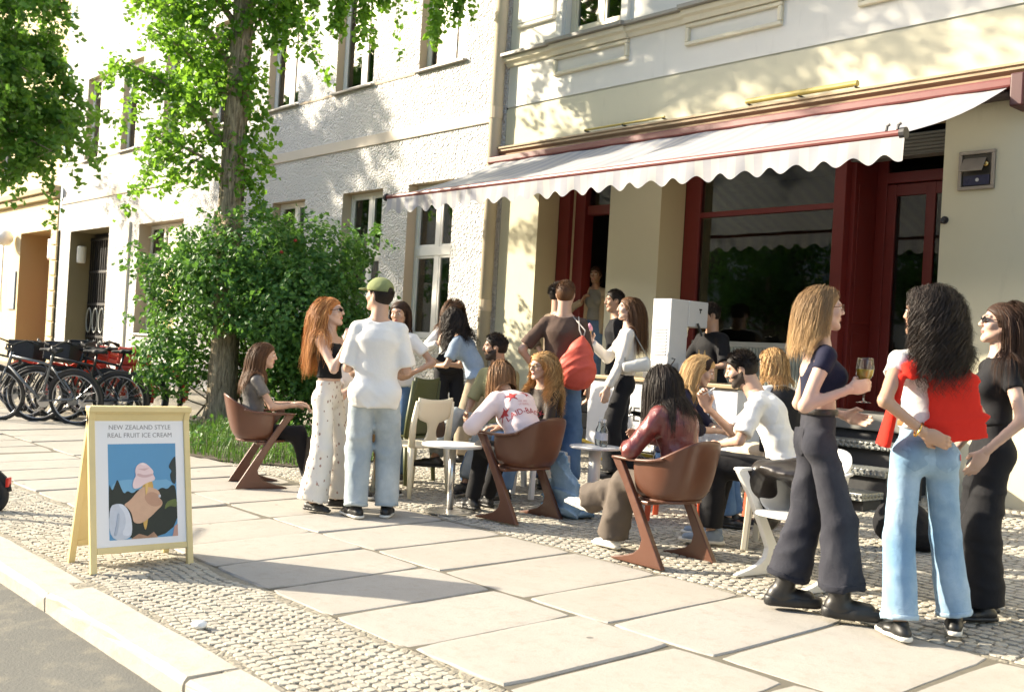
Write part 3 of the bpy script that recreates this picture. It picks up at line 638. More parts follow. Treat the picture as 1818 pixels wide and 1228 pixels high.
def limb(mb, p0, p1, r0, r1, bend=.15, n=7):
    p0 = np.array(p0, float); p1 = np.array(p1, float); pts = []; rr = []
    side = RNG.normal(size=3)*bend*np.linalg.norm(p1-p0)*.3
    for i in range(n):
        t = i/(n-1); pts.append(p0*(1-t)+p1*t+side*math.sin(math.pi*t)+np.array([0,0,.12*np.linalg.norm(p1-p0)*math.sin(math.pi*t)])); rr.append(r0*(1-t)+r1*t)
    mb.tube(pts, rr, 7); return pts
def sub_sprays(pts, out, dens, every=.18, Ls=(.35,.9), droop=(.3,1.0), thick=.07, mb=None):
    for a, b in zip(pts[:-1], pts[1:]):
        seg = np.linalg.norm(b-a); k = max(1, int(seg/every))
        for i in range(k):
            p = a+(b-a)*RNG.random(); dd = RNG.normal(size=3); dd[2] = dd[2]*.5-.1; L = RNG.uniform(*Ls); dr = RNG.uniform(*droop)
            e = spray(p, dd, L, dr, dens, thick, out)
            if mb is not None and RNG.random() < .7: 
                d = dd/np.linalg.norm(dd); mb.tube([p, p+d*L*.5-np.array([0,0,dr*L*.25]), p+d*L-np.array([0,0,dr*L])], [.008,.005,.002], 4)
def finish_tree(root, mbT, mbL, out, size, leafm, mul_=1.0):
    mbT.build('trunk', BARK, root, smooth=True); mbL.build('limbs', BARK, root, smooth=True)
    P = np.concatenate([o[0] for o in out]); N = np.concatenate([o[1] for o in out])
    leaves_mesh('crown', P, N, size*RNG.uniform(.7,1.25,len(P)), leafm, root); return len(P)
# --- street tree in the planted bed, trunk in view
T1 = np.array([-12.66, 6.25, 0.0])
def w1(a, b, z): return T1+RV*a+FV*b+np.array([0,0,z])
t1 = empty('ginkgo_tree'); tag(t1, 'tall tree with furrowed brown trunk rising out of the green bush', 'tree')
mbT, mbL, out = MB(), MB(), []
zs = [.0,.15,.4,.9,1.6,2.4,3.2,4.2,5.3,6.5,8.0,9.5]; rs = [.27,.225,.197,.178,.168,.163,.158,.147,.133,.12,.09,.05]
pts, rr = [], []
for i in range(46):
    z = .02+9.3*i/45; r = float(np.interp(z, zs, rs))*(1+.03*math.sin(i*2.1)); pts.append(w1(.02*math.sin(z*1.3), .02*math.cos(z*1.7), z)); rr.append(r)
mbT.tube(pts, rr, 22)
# displaced bark ridges
for i, v in enumerate(mbT.v):
    p = Vector(v); c = Vector(w1(0,0,p.z)); d = (p-c); a = math.atan2(d.y, d.x)
    k = 1+.035*math.sin(a*11+2.2*math.sin(p.z*1.5))+.03*math.sin(a*5+p.z*.9)+.025*math.sin(p.z*9+a*3); mbT.v[i] = tuple(c+d*k)
mbT.tube([w1(.05,-.2,2.62), w1(.06,-.27,2.68), w1(.06,-.26,2.55)], [.12,.13,.10], 10)
vis = [((0,0,3.55),(-1.55,-.1,4.75),.045),((0,0,3.3),(-1.0,-.4,3.75),.03),((0,0,4.6),(-1.7,.3,5.9),.05),((0,0,4.2),(-.9,-.7,5.0),.035),((0,0,5.2),(-1.3,-.3,6.3),.045),((0,0,5.4),(1.0,-.3,6.2),.04),
       ((0,0,4.9),(.75,-.35,5.75),.03),((0,0,5.3),(.6,.5,5.9),.03),((0,0,5.8),(2.9,-.25,6.25),.05),((0,0,5.9),(1.9,.6,6.4),.04),((0,0,4.4),(-.7,.8,4.9),.03),((0,0,5.6),(-.4,-1.1,6.4),.03)]
for a, b, r in vis:
    ps = limb(mbL, w1(*a), w1(*b), r, .008)
    if b[0] > 1.5: sub_sprays(ps[3:], out, 130, .16, (.3,.75), (.9,1.5), .05, mbL)
    elif b[0] > 0: sub_sprays(ps[2:], out, 120, .10, (.3,.8), (.6,1.4), .06, mbL)
    else: sub_sprays(ps[1:], out, 140, .078, (.3,.8), (.2,.9), .09, mbL)
for z in np.arange(2.95, 4.9, .10):
    spray(w1(.14,-.05,z+.2), RV*.7+np.array([RNG.normal()*.4,RNG.normal()*.4,-.2]), RNG.uniform(.22,.45), 1.0, 130, .055, out)
for (x, y, z, L) in ((1.35,-.25,5.9,.7),(1.55,-.25,6.0,.95),(1.8,-.2,6.05,.55),(2.55,-.25,6.15,1.05),(2.75,-.25,6.2,.85),(.45,-.3,5.9,.9),(.65,-.3,5.7,.85),(.95,-.3,6.0,.6)):
    for q in range(2): spray(w1(x+RNG.normal()*.05,y,z), (RNG.normal()*.15,RNG.normal()*.15,-1), L*RNG.uniform(.8,1.1), 0, 190, .065, out)
for k in range(15):                          # limbs over the pavement, above the picture, that shade the upper wall
    e = T1+np.array([RNG.uniform(1.8,5.0), RNG.uniform(-.9,.9), RNG.uniform(6.5,8.6)]); ps = limb(mbL, w1(0,0,RNG.uniform(5.9,7.5)), e, .06, .01); sub_sprays(ps[2:], out, 70, .11, (.4,.9), (.1,.6), .12)
for k in range(12):                          # crown above the picture
    a = RNG.uniform(0, 2*math.pi); z0 = RNG.uniform(7.4, 9.2); R = RNG.uniform(1.4, 3.2); e = w1(R*math.cos(a)-.6, R*math.sin(a), z0+RNG.uniform(.6,2.2))
    ps = limb(mbL, w1(0,0,z0), e, .05, .01); sub_sprays(ps[2:], out, 60, .17, (.4,.9), (.2,.8), .12)
nl1 = finish_tree(t1, mbT, mbL, out, .075, LEAF1)
# --- street tree further left: crown reaches into the picture
T2 = np.array([-25.5, 3.2, 0.0])
t2 = empty('street_tree'); tag(t2, 'dark leafy tree with drooping branches at upper left edge', 'tree')
mbT, mbL, out = MB(), MB(), []
mbT.tube([T2+np.array([.03*math.sin(i), .03*math.cos(i*1.3), i*.7]) for i in range(14)], [.30,.25,.23,.22,.21,.20,.18,.16,.14,.12,.1,.08,.06,.03], 16)
def w2(a, b, z): return T2+RV*a+FV*b+np.array([0,0,z])
for (a, b, z, z0) in ((5.0,-2.2,7.4,5.5),(5.9,-1.6,6.1,4.8),(6.3,-2.4,4.9,4.6),(6.0,-3.2,5.6,5.0),(5.6,-4.2,6.6,5.2),(5.4,-1.2,6.6,5.1),(6.4,-3.0,4.3,4.4),(5.7,-3.4,8.3,5.8),(4.7,-3.0,4.8,4.3),(5.3,-4.6,5.2,4.7),(5.1,-2.8,6.0,5.1),(6.0,-2.0,7.2,5.4),(5.2,-.8,5.4,4.6),(6.2,-1.0,5.3,4.6),(4.9,-3.4,6.9,5.3),(4.6,-2.0,5.6,4.8)):
    ps = limb(mbL, w2(0,0,z0), w2(a,b,z), .08, .01, n=12); sub_sprays(ps[6:], out, 95, .085, (.4,1.2), (.3,1.1), .10, mbL)
for k in range(9):
    a = RNG.uniform(0, 2*math.pi); z0 = RNG.uniform(4.5, 6.5); R = RNG.uniform(1.6, 4.6); e = T2+np.array([R*math.cos(a)-.8, R*math.sin(a)-.3, z0+RNG.uniform(.2,1.8)])
    ps = limb(mbL, T2+np.array([0,0,z0]), e, .06, .01); sub_sprays(ps[2:], out, 45, .17, (.5,1.1), (.1,.8), .14)
nl2 = finish_tree(t2, mbT, mbL, out, .11, LEAF2)
# --- trees across the street (seen in the window panes, cast the soft shade on the wall)
t3 = empty('opposite_tree'); tag(t3, 'broad green tree across the street, outside the picture', 'tree', 'trees across the street')
mbT, mbL, out = MB(), MB(), []
mbT.tube([(.04*math.sin(i*1.1), .04*math.cos(i), i*.8-.2) for i in range(9)], [.3,.24,.22,.2,.18,.15,.12,.08,.04], 12)
for k in range(30):
    a = RNG.uniform(0, 2*math.pi); z0 = RNG.uniform(2.2, 5.2); R = RNG.uniform(1.2, 3.0); e = np.array([R*math.cos(a), R*math.sin(a), z0+RNG.uniform(.4,1.7)])
    ps = limb(mbL, (0,0,z0), e, .05, .01); sub_sprays(ps[2:], out, 40, .16, (.5,1.0), (.1,.7), .16)
finish_tree(t3, mbT, mbL, out, .15, LEAF2); t3.location = (-20, -9.5, -.1)
for i, (x, y, s, rz) in enumerate(((-14.5,-9.2,1.05,1.2),(-26.5,-9.6,1.1,2.5),(-33,-9.4,1.0,.7),(-8.5,-9.6,.95,4.0))):
    c = copy_tree(t3); c.location = (x, y, -.1); c.scale = (s,s,s); c.rotation_euler = (0,0,rz)
# --- bush round the trunk
bs = empty('rose_bush', (0,0,0)); tag(bs, 'big dense green rose bush around the tree trunk', 'bush')
blobs = [(.6,.3,1.6,1.15),(-.4,.45,1.35,.72),(-.75,.1,1.95,.38),(-.72,.2,.9,.48),(.4,-.2,2.35,.62),(1.1,.1,2.3,.6),(1.35,.2,1.65,.58),(1.25,.3,1.0,.62),(.75,.1,.85,.75),(1.6,.2,2.4,.22),(.05,-.4,1.95,.55),(1.05,-.35,1.6,.75),(.55,-.3,1.25,.5),(-.35,-.05,2.15,.4),(1.5,.2,1.3,.36)]
P, N = [], []
for (a, b, z, r) in blobs:
    n = int(5200*r*r); d = RNG.normal(size=(n,3)); d /= np.linalg.norm(d,axis=1)[:,None]
    rad = r*RNG.uniform(.55,1.0,n)**.45*(1+.26*np.sin(d[:,0]*7+a*3)*np.sin(d[:,1]*6+z)*np.sin(d[:,2]*7+b)+.05*RNG.normal(size=n)); q = w1(a,b,z)+d*rad[:,None]*np.array([1,1,.95]); P.append(q); N.append(d+np.array([0,0,.35]))
for k in range(260):                         # loose shoots that break the outline
    a, b, z, r = blobs[RNG.integers(len(blobs))]; d = RNG.normal(size=3); d[2] = abs(d[2])*.8; d /= np.linalg.norm(d); o_ = []
    spray(w1(a,b,z)+d*r*.9, d+np.array([0,0,.35]), RNG.uniform(.2,.55), .35, 55, .055, o_); P.append(o_[0][0]); N.append(o_[0][1])
P = np.concatenate(P); N = np.concatenate(N)
rel = P-T1; aa = rel@RV; bb = rel@FV
keep = (P[:,2] > .2) & ~((np.abs(aa+.279*bb) < .36) & (bb < .25) & (P[:,2] < 1.32)) & ((aa**2+bb**2) > .05)
P, N = P[keep], N[keep]
leaves_mesh('foliage', P, N, RNG.uniform(.045,.092,len(P)), LEAFB, bs, .25, 'oval')
mb = MB()
for k in range(40):
    a, b, z, r = blobs[k % len(blobs)]; q = w1(a,b,z)+RNG.normal(size=3)*r*.35; base = w1(.6+RNG.normal()*.5,.35+abs(RNG.normal())*.3,.15); mb.tube([base,(base+q)/2+RNG.normal(size=3)*.1,q], [.014,.010,.005], 5)
mb.build('stems', plain('bush_stem', (.10,.075,.04), .9), bs)
for k in range(9):
    q = P[RNG.integers(len(P))]; MB().lathe([(0,-.02),(.02,-.012),(.026,0),(.016,.016),(0,.02)], 8, q).build('blossom', plain('red_blossom', (.35,.03,.02), .6), bs, smooth=True)
# --- planted bed with grass
mb = MB(); n = 28; ring = []
for i in range(n):
    a = 2*math.pi*i/n; ring.append((-10.95+2.0*math.copysign(abs(math.cos(a))**.6, math.cos(a))+.08*math.sin(i*3), 5.98+1.18*math.copysign(abs(math.sin(a))**.6, math.sin(a))+.06*math.cos(i*5)))
mb.add([(x,y,G(y)+.012) for x, y in ring]+[(-10.95,5.98,G(5.98)+.06)], [(i,(i+1)%n,n) for i in range(n)])
bed = tag(mb.build('planting_bed', plain('soil', (.07,.055,.035), .95, .3, 9, .6, 40, bdist=.02)), kind='structure')
n = 9000; x = RNG.uniform(-12.95,-8.95,n); y = RNG.uniform(4.8,7.15,n)
ok = (np.abs((x+10.95)/2.02)**3.2+np.abs((y-5.98)/1.2)**3.2 < 1+.12*np.sin(x*9)) ; x, y = x[ok], y[ok]; n = len(x)
h = RNG.uniform(.05,.22,n)*(.65+.7*np.clip(np.sin(x*5.3+y*2)*np.sin(y*6.1-x),0,1))*(1-.3*np.clip((x+10.4)/1.4,0,1)); a = RNG.uniform(0,2*np.pi,n); lean = RNG.uniform(.05,.6,n)*h; w = RNG.uniform(.003,.0065,n)
z = np.array([G(v) for v in y]); dx, dy = np.cos(a), np.sin(a)
B = np.stack([x,y,z+.005],1); sd = np.stack([-dy*w,dx*w,0*w],1); mid = B+np.stack([dx*lean*.35,dy*lean*.35,h*.6],1); tip = B+np.stack([dx*lean,dy*lean,h],1)
V = np.stack([B-sd,B+sd,mid+sd*.7,mid-sd*.7,tip+sd*.1,tip-sd*.1],1).reshape(-1,3); i0 = np.arange(n)*6
F = np.concatenate([np.stack([i0,i0+1,i0+2,i0+3],1),np.stack([i0+3,i0+2,i0+4,i0+5],1)])
tag(np_mesh('grass', V, F, GRASS, None, False, tone=np.repeat(RNG.random(n),6)), 'green grass growing in the bed at the foot of the tree', 'grass', kind='stuff')

n = 1500; x = RNG.uniform(-12.8,-9.1,n); y = RNG.uniform(4.85,7.1,n); ok = (np.abs((x+10.95)/1.95)**3+np.abs((y-5.98)/1.12)**3 < 1) & (np.sin(x*3.1)*np.sin(y*4.3+x) > -.1); x, y = x[ok], y[ok]
Pw = np.stack([x,y,np.array([G(v) for v in y])+RNG.uniform(.03,.22,len(x))],1); o = leaves_mesh('weeds', Pw, np.tile([0,0,1.],(len(x),1)), RNG.uniform(.03,.075,len(x)), LEAFB, None, .1, 'oval'); tag(o, 'low weeds between the grass under the bush', 'weeds', kind='stuff')
# ------------------------------------------------------------------ implicit surfaces (smooth unions -> one continuous mesh)
def nrm(v): v = np.asarray(v, float); return v/(np.linalg.norm(v)+1e-12)
def surface_nets(V, org, h):
    s = V < 0; nx, ny, nz = V.shape
    cs = [(i,j,k) for i in (0,1) for j in (0,1) for k in (0,1)]
    c = np.zeros((nx-1,ny-1,nz-1), np.int8)
    for (i,j,k) in cs: c += s[i:nx-1+i, j:ny-1+j, k:nz-1+k]
    act = (c > 0) & (c < 8); ii = np.argwhere(act); idx = -np.ones(act.shape, np.int64); idx[act] = np.arange(len(ii))
    vals = np.stack([V[ii[:,0]+i, ii[:,1]+j, ii[:,2]+k] for (i,j,k) in cs], 1); C = np.array(cs, float)
    acc = np.zeros((len(ii),3)); cnt = np.zeros(len(ii))
    for a in range(8):
        for b in range(a+1, 8):
            if np.abs(C[a]-C[b]).sum() != 1: continue
            va, vb = vals[:,a], vals[:,b]; m = (va < 0) != (vb < 0); t = np.where(m, va/np.where(m, va-vb, 1), 0)
            acc += np.where(m[:,None], C[a]+t[:,None]*(C[b]-C[a]), 0); cnt += m
    P = org+(ii+acc/cnt[:,None])*h; Q = []
    for ax in range(3):
        s0 = [slice(1,-1)]*3; s1 = [slice(1,-1)]*3; s0[ax] = slice(0,-1); s1[ax] = slice(1,None)
        A, B = s[tuple(s0)], s[tuple(s1)]; e = np.argwhere(A != B); 
        if not len(e): continue
        fl = A[tuple(e.T)]; base = e+1; base[:,ax] -= 1
        u, w = (ax+1)%3, (ax+2)%3; offs = [(0,0),(-1,0),(-1,-1),(0,-1)]; q = []
        for (du,dw) in offs:
            g = base.copy(); g[:,u] += du; g[:,w] += dw; q.append(idx[tuple(g.T)])
        q = np.stack(q,1); q[~fl] = q[~fl][:,::-1]; Q.append(q)
    Q = np.concatenate(Q); return P, Q[(Q >= 0).all(1)]
class SDF:
    def __init__(s, k=.03): s.k = k; s.ops = []
    def cap(s, a, b, ra, rb, k=None, op='u', fa=False, fb=False):
        s.ops.append(('c', op, np.array(a,float), np.array(b,float), ra, rb, k if k is not None else s.k, fa, fb)); return s
    def ecap(s, a, b, side, ra, rb, k=None, op='u', fa=False, fb=False):   # radii (side, front)
        s.ops.append(('e', op, np.array(a,float), np.array(b,float), np.array(side,float), ra, rb, k if k is not None else s.k, fa, fb)); return s
    def ell(s, c, ax, r, k=None, op='u'):
        s.ops.append(('l', op, np.array(c,float), np.array(ax,float), np.array(r,float), k if k is not None else s.k)); return s
    def plane(s, o, n, c=None, r=None):    # cut away the side n points to, inside a ball if given
        s.ops.append(('p', 'x', np.array(o,float), nrm(n), c, r)); return s
    def mesh(s, h, disp=None):
        lo, hi = [], []
        for o in s.ops:
            if o[1] != 'u': continue
            if o[0] == 'c': m = max(o[4],o[5]); lo.append(np.minimum(o[2],o[3])-m); hi.append(np.maximum(o[2],o[3])+m)
            elif o[0] == 'e': m = max(max(o[5]),max(o[6])); lo.append(np.minimum(o[2],o[3])-m); hi.append(np.maximum(o[2],o[3])+m)
            else: m = max(o[4]); lo.append(o[2]-m); hi.append(o[2]+m)
        lo = np.min(lo,0)-.035-2*h; hi = np.max(hi,0)+.035+2*h; n = np.ceil((hi-lo)/h).astype(int)+1
        ax = [lo[i]+h*np.arange(n[i]) for i in range(3)]; D = np.full(n, .5, np.float64)
        def sub(l, u):
            sl = []
            for i in range(3):
                a = max(0, int((l[i]-lo[i])/h)-1); b = min(n[i], int((u[i]-lo[i])/h)+3); sl.append(slice(a, max(b, a+1)))
            return tuple(sl)
        for o in s.ops:
            if o[0] == 'p':
                _, _, q, nn, c, r = o
                sl = sub(c-r, c+r) if c is not None else (slice(None),)*3
                X, Y, Z = np.meshgrid(ax[0][sl[0]], ax[1][sl[1]], ax[2][sl[2]], indexing='ij')
                d = (X-q[0])*nn[0]+(Y-q[1])*nn[1]+(Z-q[2])*nn[2]; D[sl] = np.maximum(D[sl], d); continue
            if o[0] == 'l':
                _, op, c, A, r, k = o; m = max(r)+k+.03; sl = sub(c-m, c+m)
                X, Y, Z = np.meshgrid(ax[0][sl[0]]-c[0], ax[1][sl[1]]-c[1], ax[2][sl[2]]-c[2], indexing='ij')
                e = [(X*A[i][0]+Y*A[i][1]+Z*A[i][2])/r[i] for i in range(3)]; q = np.sqrt(e[0]**2+e[1]**2+e[2]**2)+1e-9
                e2 = [e[i]/r[i] for i in range(3)]; d = q*(q-1)/(np.sqrt(e2[0]**2+e2[1]**2+e2[2]**2)+1e-9)
            else:
                if o[0] == 'c': _, op, a, b, ra, rb, k, fa, fb = o; m = max(ra,rb)+k+.03
                else: _, op, a, b, sd, ra, rb, k, fa, fb = o; m = max(max(ra),max(rb))+k+.03
                sl = sub(np.minimum(a,b)-m, np.maximum(a,b)+m)
                X, Y, Z = np.meshgrid(ax[0][sl[0]]-a[0], ax[1][sl[1]]-a[1], ax[2][sl[2]]-a[2], indexing='ij')
                L = np.linalg.norm(b-a)+1e-9; u = (b-a)/L; T = X*u[0]+Y*u[1]+Z*u[2]; t = np.clip(T/L, 0, 1)
                if o[0] == 'c':
                    rad2 = X*X+Y*Y+Z*Z-T*T; oa = T-t*L; rr = ra+(rb-ra)*t
                    if fa: oa = np.where(T < 0, 0, oa)
                    if fb: oa = np.where(T > L, 0, oa)
                    d = np.sqrt(np.maximum(rad2+oa*oa, 0))-rr
                else:
                    sv = nrm(sd-u*np.dot(sd,u)); fv = np.cross(u, sv); S = X*sv[0]+Y*sv[1]+Z*sv[2]; Fq = X*fv[0]+Y*fv[1]+Z*fv[2]; oa = T-t*L
                    if fa: oa = np.where(T < 0, 0, oa)
                    if fb: oa = np.where(T > L, 0, oa)
                    rs = ra[0]+(rb[0]-ra[0])*t; rf = ra[1]+(rb[1]-ra[1])*t; rm = np.minimum(rs,rf)
                    d = (np.sqrt((S/rs)**2+(Fq/rf)**2+(oa/rm)**2)-1)*rm
                if fa: d = np.maximum(d, -T)
                if fb: d = np.maximum(d, T-L)
            if op == 'u':
                if k > 0: hh = np.clip(.5+.5*(D[sl]-d)/k, 0, 1); D[sl] = D[sl]*(1-hh)+d*hh-k*hh*(1-hh)
                else: D[sl] = np.minimum(D[sl], d)
            else:
                kk = max(k,1e-4); hh = np.clip(.5-.5*(D[sl]+d)/kk, 0, 1); D[sl] = D[sl]*(1-hh)-d*hh+kk*hh*(1-hh)
        if disp is not None:
            X, Y, Z = np.meshgrid(*ax, indexing='ij'); near = np.abs(D) < .06
            D[near] += disp(X[near], Y[near], Z[near])
        D = np.clip(D, -.5, .5); D[0]=D[-1]=.5; D[:,0]=D[:,-1]=.5; D[:,:,0]=D[:,:,-1]=.5
        return surface_nets(D, lo, h)
def folds(amp, seed, fx=1.0, zs=1.0):
    r = np.random.default_rng(abs(int(seed))); ph = r.uniform(0,6.28,20); k = r.normal(size=(6,3)); k[:3,2] = np.sign(k[:3,2])*(1.0+.5*np.abs(k[:3,2])); k /= np.linalg.norm(k,axis=1)[:,None]
    def f(x, y, z):
        w = .035*np.sin(7*x+ph[0]+5*z)+.035*np.sin(6*y+ph[1]-6*z)+.03*np.sin(10*z+ph[2]+4*x-3*y)
        v = 0
        for i in range(6):
            q = (k[i,0]*x+k[i,1]*y+k[i,2]*z+w)*(15+5.5*i)*fx; m = .5+.5*np.sin(5.3*x+ph[9+i]+4.1*y*(i-2)+(3.7+i)*z)
            v = v+m*m*(1-np.abs(np.sin(q+ph[3+i])))**2.6*(1.5 if i < 3 else .9)
        return amp*1.3*(.42-v/2.2)
    return f
# ------------------------------------------------------------------ people
def m_skin(name, c):
    if name in _mc: return _mc[name]
    b = NB(name); co = b.co(); n = b.noise(co, 14, 3); b.col(b.mix(n, mul(c, .9), (min(1,c[0]*1.08), c[1]*1.0, c[2]*.98))).set(rough=.5, sub=.08, spec=.4)
    b.p.inputs['Subsurface Radius'].default_value = (.02,.008,.004); b.bump(b.noise(co, 300, 2), .08, .002); _mc[name] = b.m; return b.m
SKIN = {'fair': m_skin('skin_fair', (.48,.32,.235)), 'pale': m_skin('skin_pale', (.52,.365,.285)), 'tan': m_skin('skin_tan', (.44,.28,.19)), 'olive': m_skin('skin_olive', (.36,.225,.15))}
STUB = plain('beard_stubble', (.035,.024,.018), .8, .35, 160, .5, 260)
EYEW = plain('eye_white', (.7,.68,.64), .25, .02); EYED = plain('eye_dark', (.02,.014,.01), .15, .05); LIP = plain('lip', (.42,.15,.12), .4, .05); LIPM = plain('lip_pale', (.40,.21,.15), .45, .05)
def m_hair(name, a, b_):
    if name in _mc: return _mc[name]
    b = NB(name); at = b.n.new('ShaderNodeAttribute'); at.attribute_name = 'tone'; b.col(b.mix(at.outputs['Fac'], a, b_)).set(rough=.58, spec=.22)
    b.p.inputs['Anisotropic'].default_value = .4; _mc[name] = b.m; return b.m
def ik(S, T, l1, l2, pole):
    S = np.array(S,float); T = np.array(T,float); d = T-S; L = np.linalg.norm(d); u = d/(L+1e-9)
    if L > (l1+l2)*.995: L = (l1+l2)*.995; T = S+u*L
    if L < abs(l1-l2)*1.05+.01: L = abs(l1-l2)*1.05+.01; T = S+u*L
    a = (l1*l1-l2*l2+L*L)/(2*L); hh = math.sqrt(max(l1*l1-a*a, 0)); p = np.array(pole,float); p = nrm(p-u*np.dot(p,u))
    return S+u*a+p*hh, T
def rodr(v, k, a): return v*math.cos(a)+np.cross(k,v)*math.sin(a)+k*np.dot(k,v)*(1-math.cos(a))
class Person: pass
def hand_sdf(W, D, N, S, sc, curl, spread=.0, thumb=.5, point=None):
    """wrist, finger direction, palm normal (palm faces N), thumb side"""
    D, N, S = nrm(D), nrm(N), nrm(S); K = nrm(np.cross(D, N)); q = SDF(.012*sc)
    q.ecap(W-D*.02*sc, W+D*.03*sc, S, (.026*sc,.019*sc), (.032*sc,.016*sc)); q.ell(W+D*.052*sc, (D,S,N), (.052*sc,.040*sc,.016*sc))
    for i, (so, ln) in enumerate(((.028,.92),(.010,1.02),(-.009,.96),(-.026,.76))):
        p = W+D*(.085-.004*abs(i-1))*sc+S*so*sc; c = curl[i] if hasattr(curl,'__len__') else curl; d = nrm(D+S*so*spread*8)
        for L, r0, r1, f in ((.042,.0092,.0088,.7),(.026,.0088,.0082,1.05),(.022,.0082,.0068,.8)):
            d = nrm(rodr(d, K, c*f*1.4))
            e = p+d*L*ln*sc; q.cap(p, e, r0*sc, r1*sc, .006*sc); p = e
    t0 = W+D*.022*sc+S*.026*sc+N*.004*sc; d1 = nrm(D*.72+S*.62+N*thumb*.9); d2 = nrm(D*.95+S*(.18-.5*thumb)+N*thumb*1.1); m = t0+d1*.042*sc
    q.cap(t0-d1*.01*sc, m, .0145*sc, .0115*sc, .012*sc); q.cap(m, m+d2*.034*sc, .0108*sc, .0088*sc, .005*sc)
    return q
def head_sdf(C, R, Fw, U, s, male, neckbase):
    def w(x, y, z): return C+(R*x+Fw*y+U*z)*s
    A = (R,Fw,U); q = SDF(.02*s)
    q.ell(w(0,-.012,.034), A, np.array((.0735,.094,.083))*s); q.ell(w(0,.022,-.028), A, np.array((.0595,.066,.088))*s, .03*s)
    for x in (-1,1):
        q.cap(w(.052*x,-.002,-.045), w(.018*x,.062,-.094), .019*s, .017*s, .025*s); q.ell(w(.038*x,.058,-.022), A, np.array((.026,.026,.024))*s, .02*s)
        q.cap(w(.012*x,.088,.028), w(.046*x,.072,.030), .010*s, .009*s, .014*s)
        q.ell(w(.075*x,-.012,-.006), (nrm(R*x+Fw*.35),nrm(Fw-R*x*.35),U), np.array((.011,.021,.032))*s, .006*s)
    q.cap(w(-.010,.070,-.098), w(.010,.070,-.098), .0175*s, .0175*s, .02*s)
    for x in (-1,1): q.ell(w(.031*x,.1035,.010), A, np.array((.018,.017,.0125))*s, .012*s, 'd')
    q.cap(w(0,.086,.022), w(0,.107,-.020), .0085*s, .0115*s, .010*s); q.cap(w(-.010,.098,-.024), w(.010,.098,-.024), .0085*s, .0085*s, .006*s)
    q.ell(w(0,.0855,-.050), A, np.array((.023,.012,.0075))*s, .006*s); q.ell(w(0,.0845,-.062), A, np.array((.020,.0115,.0075))*s, .006*s)
    nr = .058 if male else .047
    q.cap(w(0,-.028,-.045), neckbase, nr*s, (nr+.008)*s, .03*s)
    return q, w
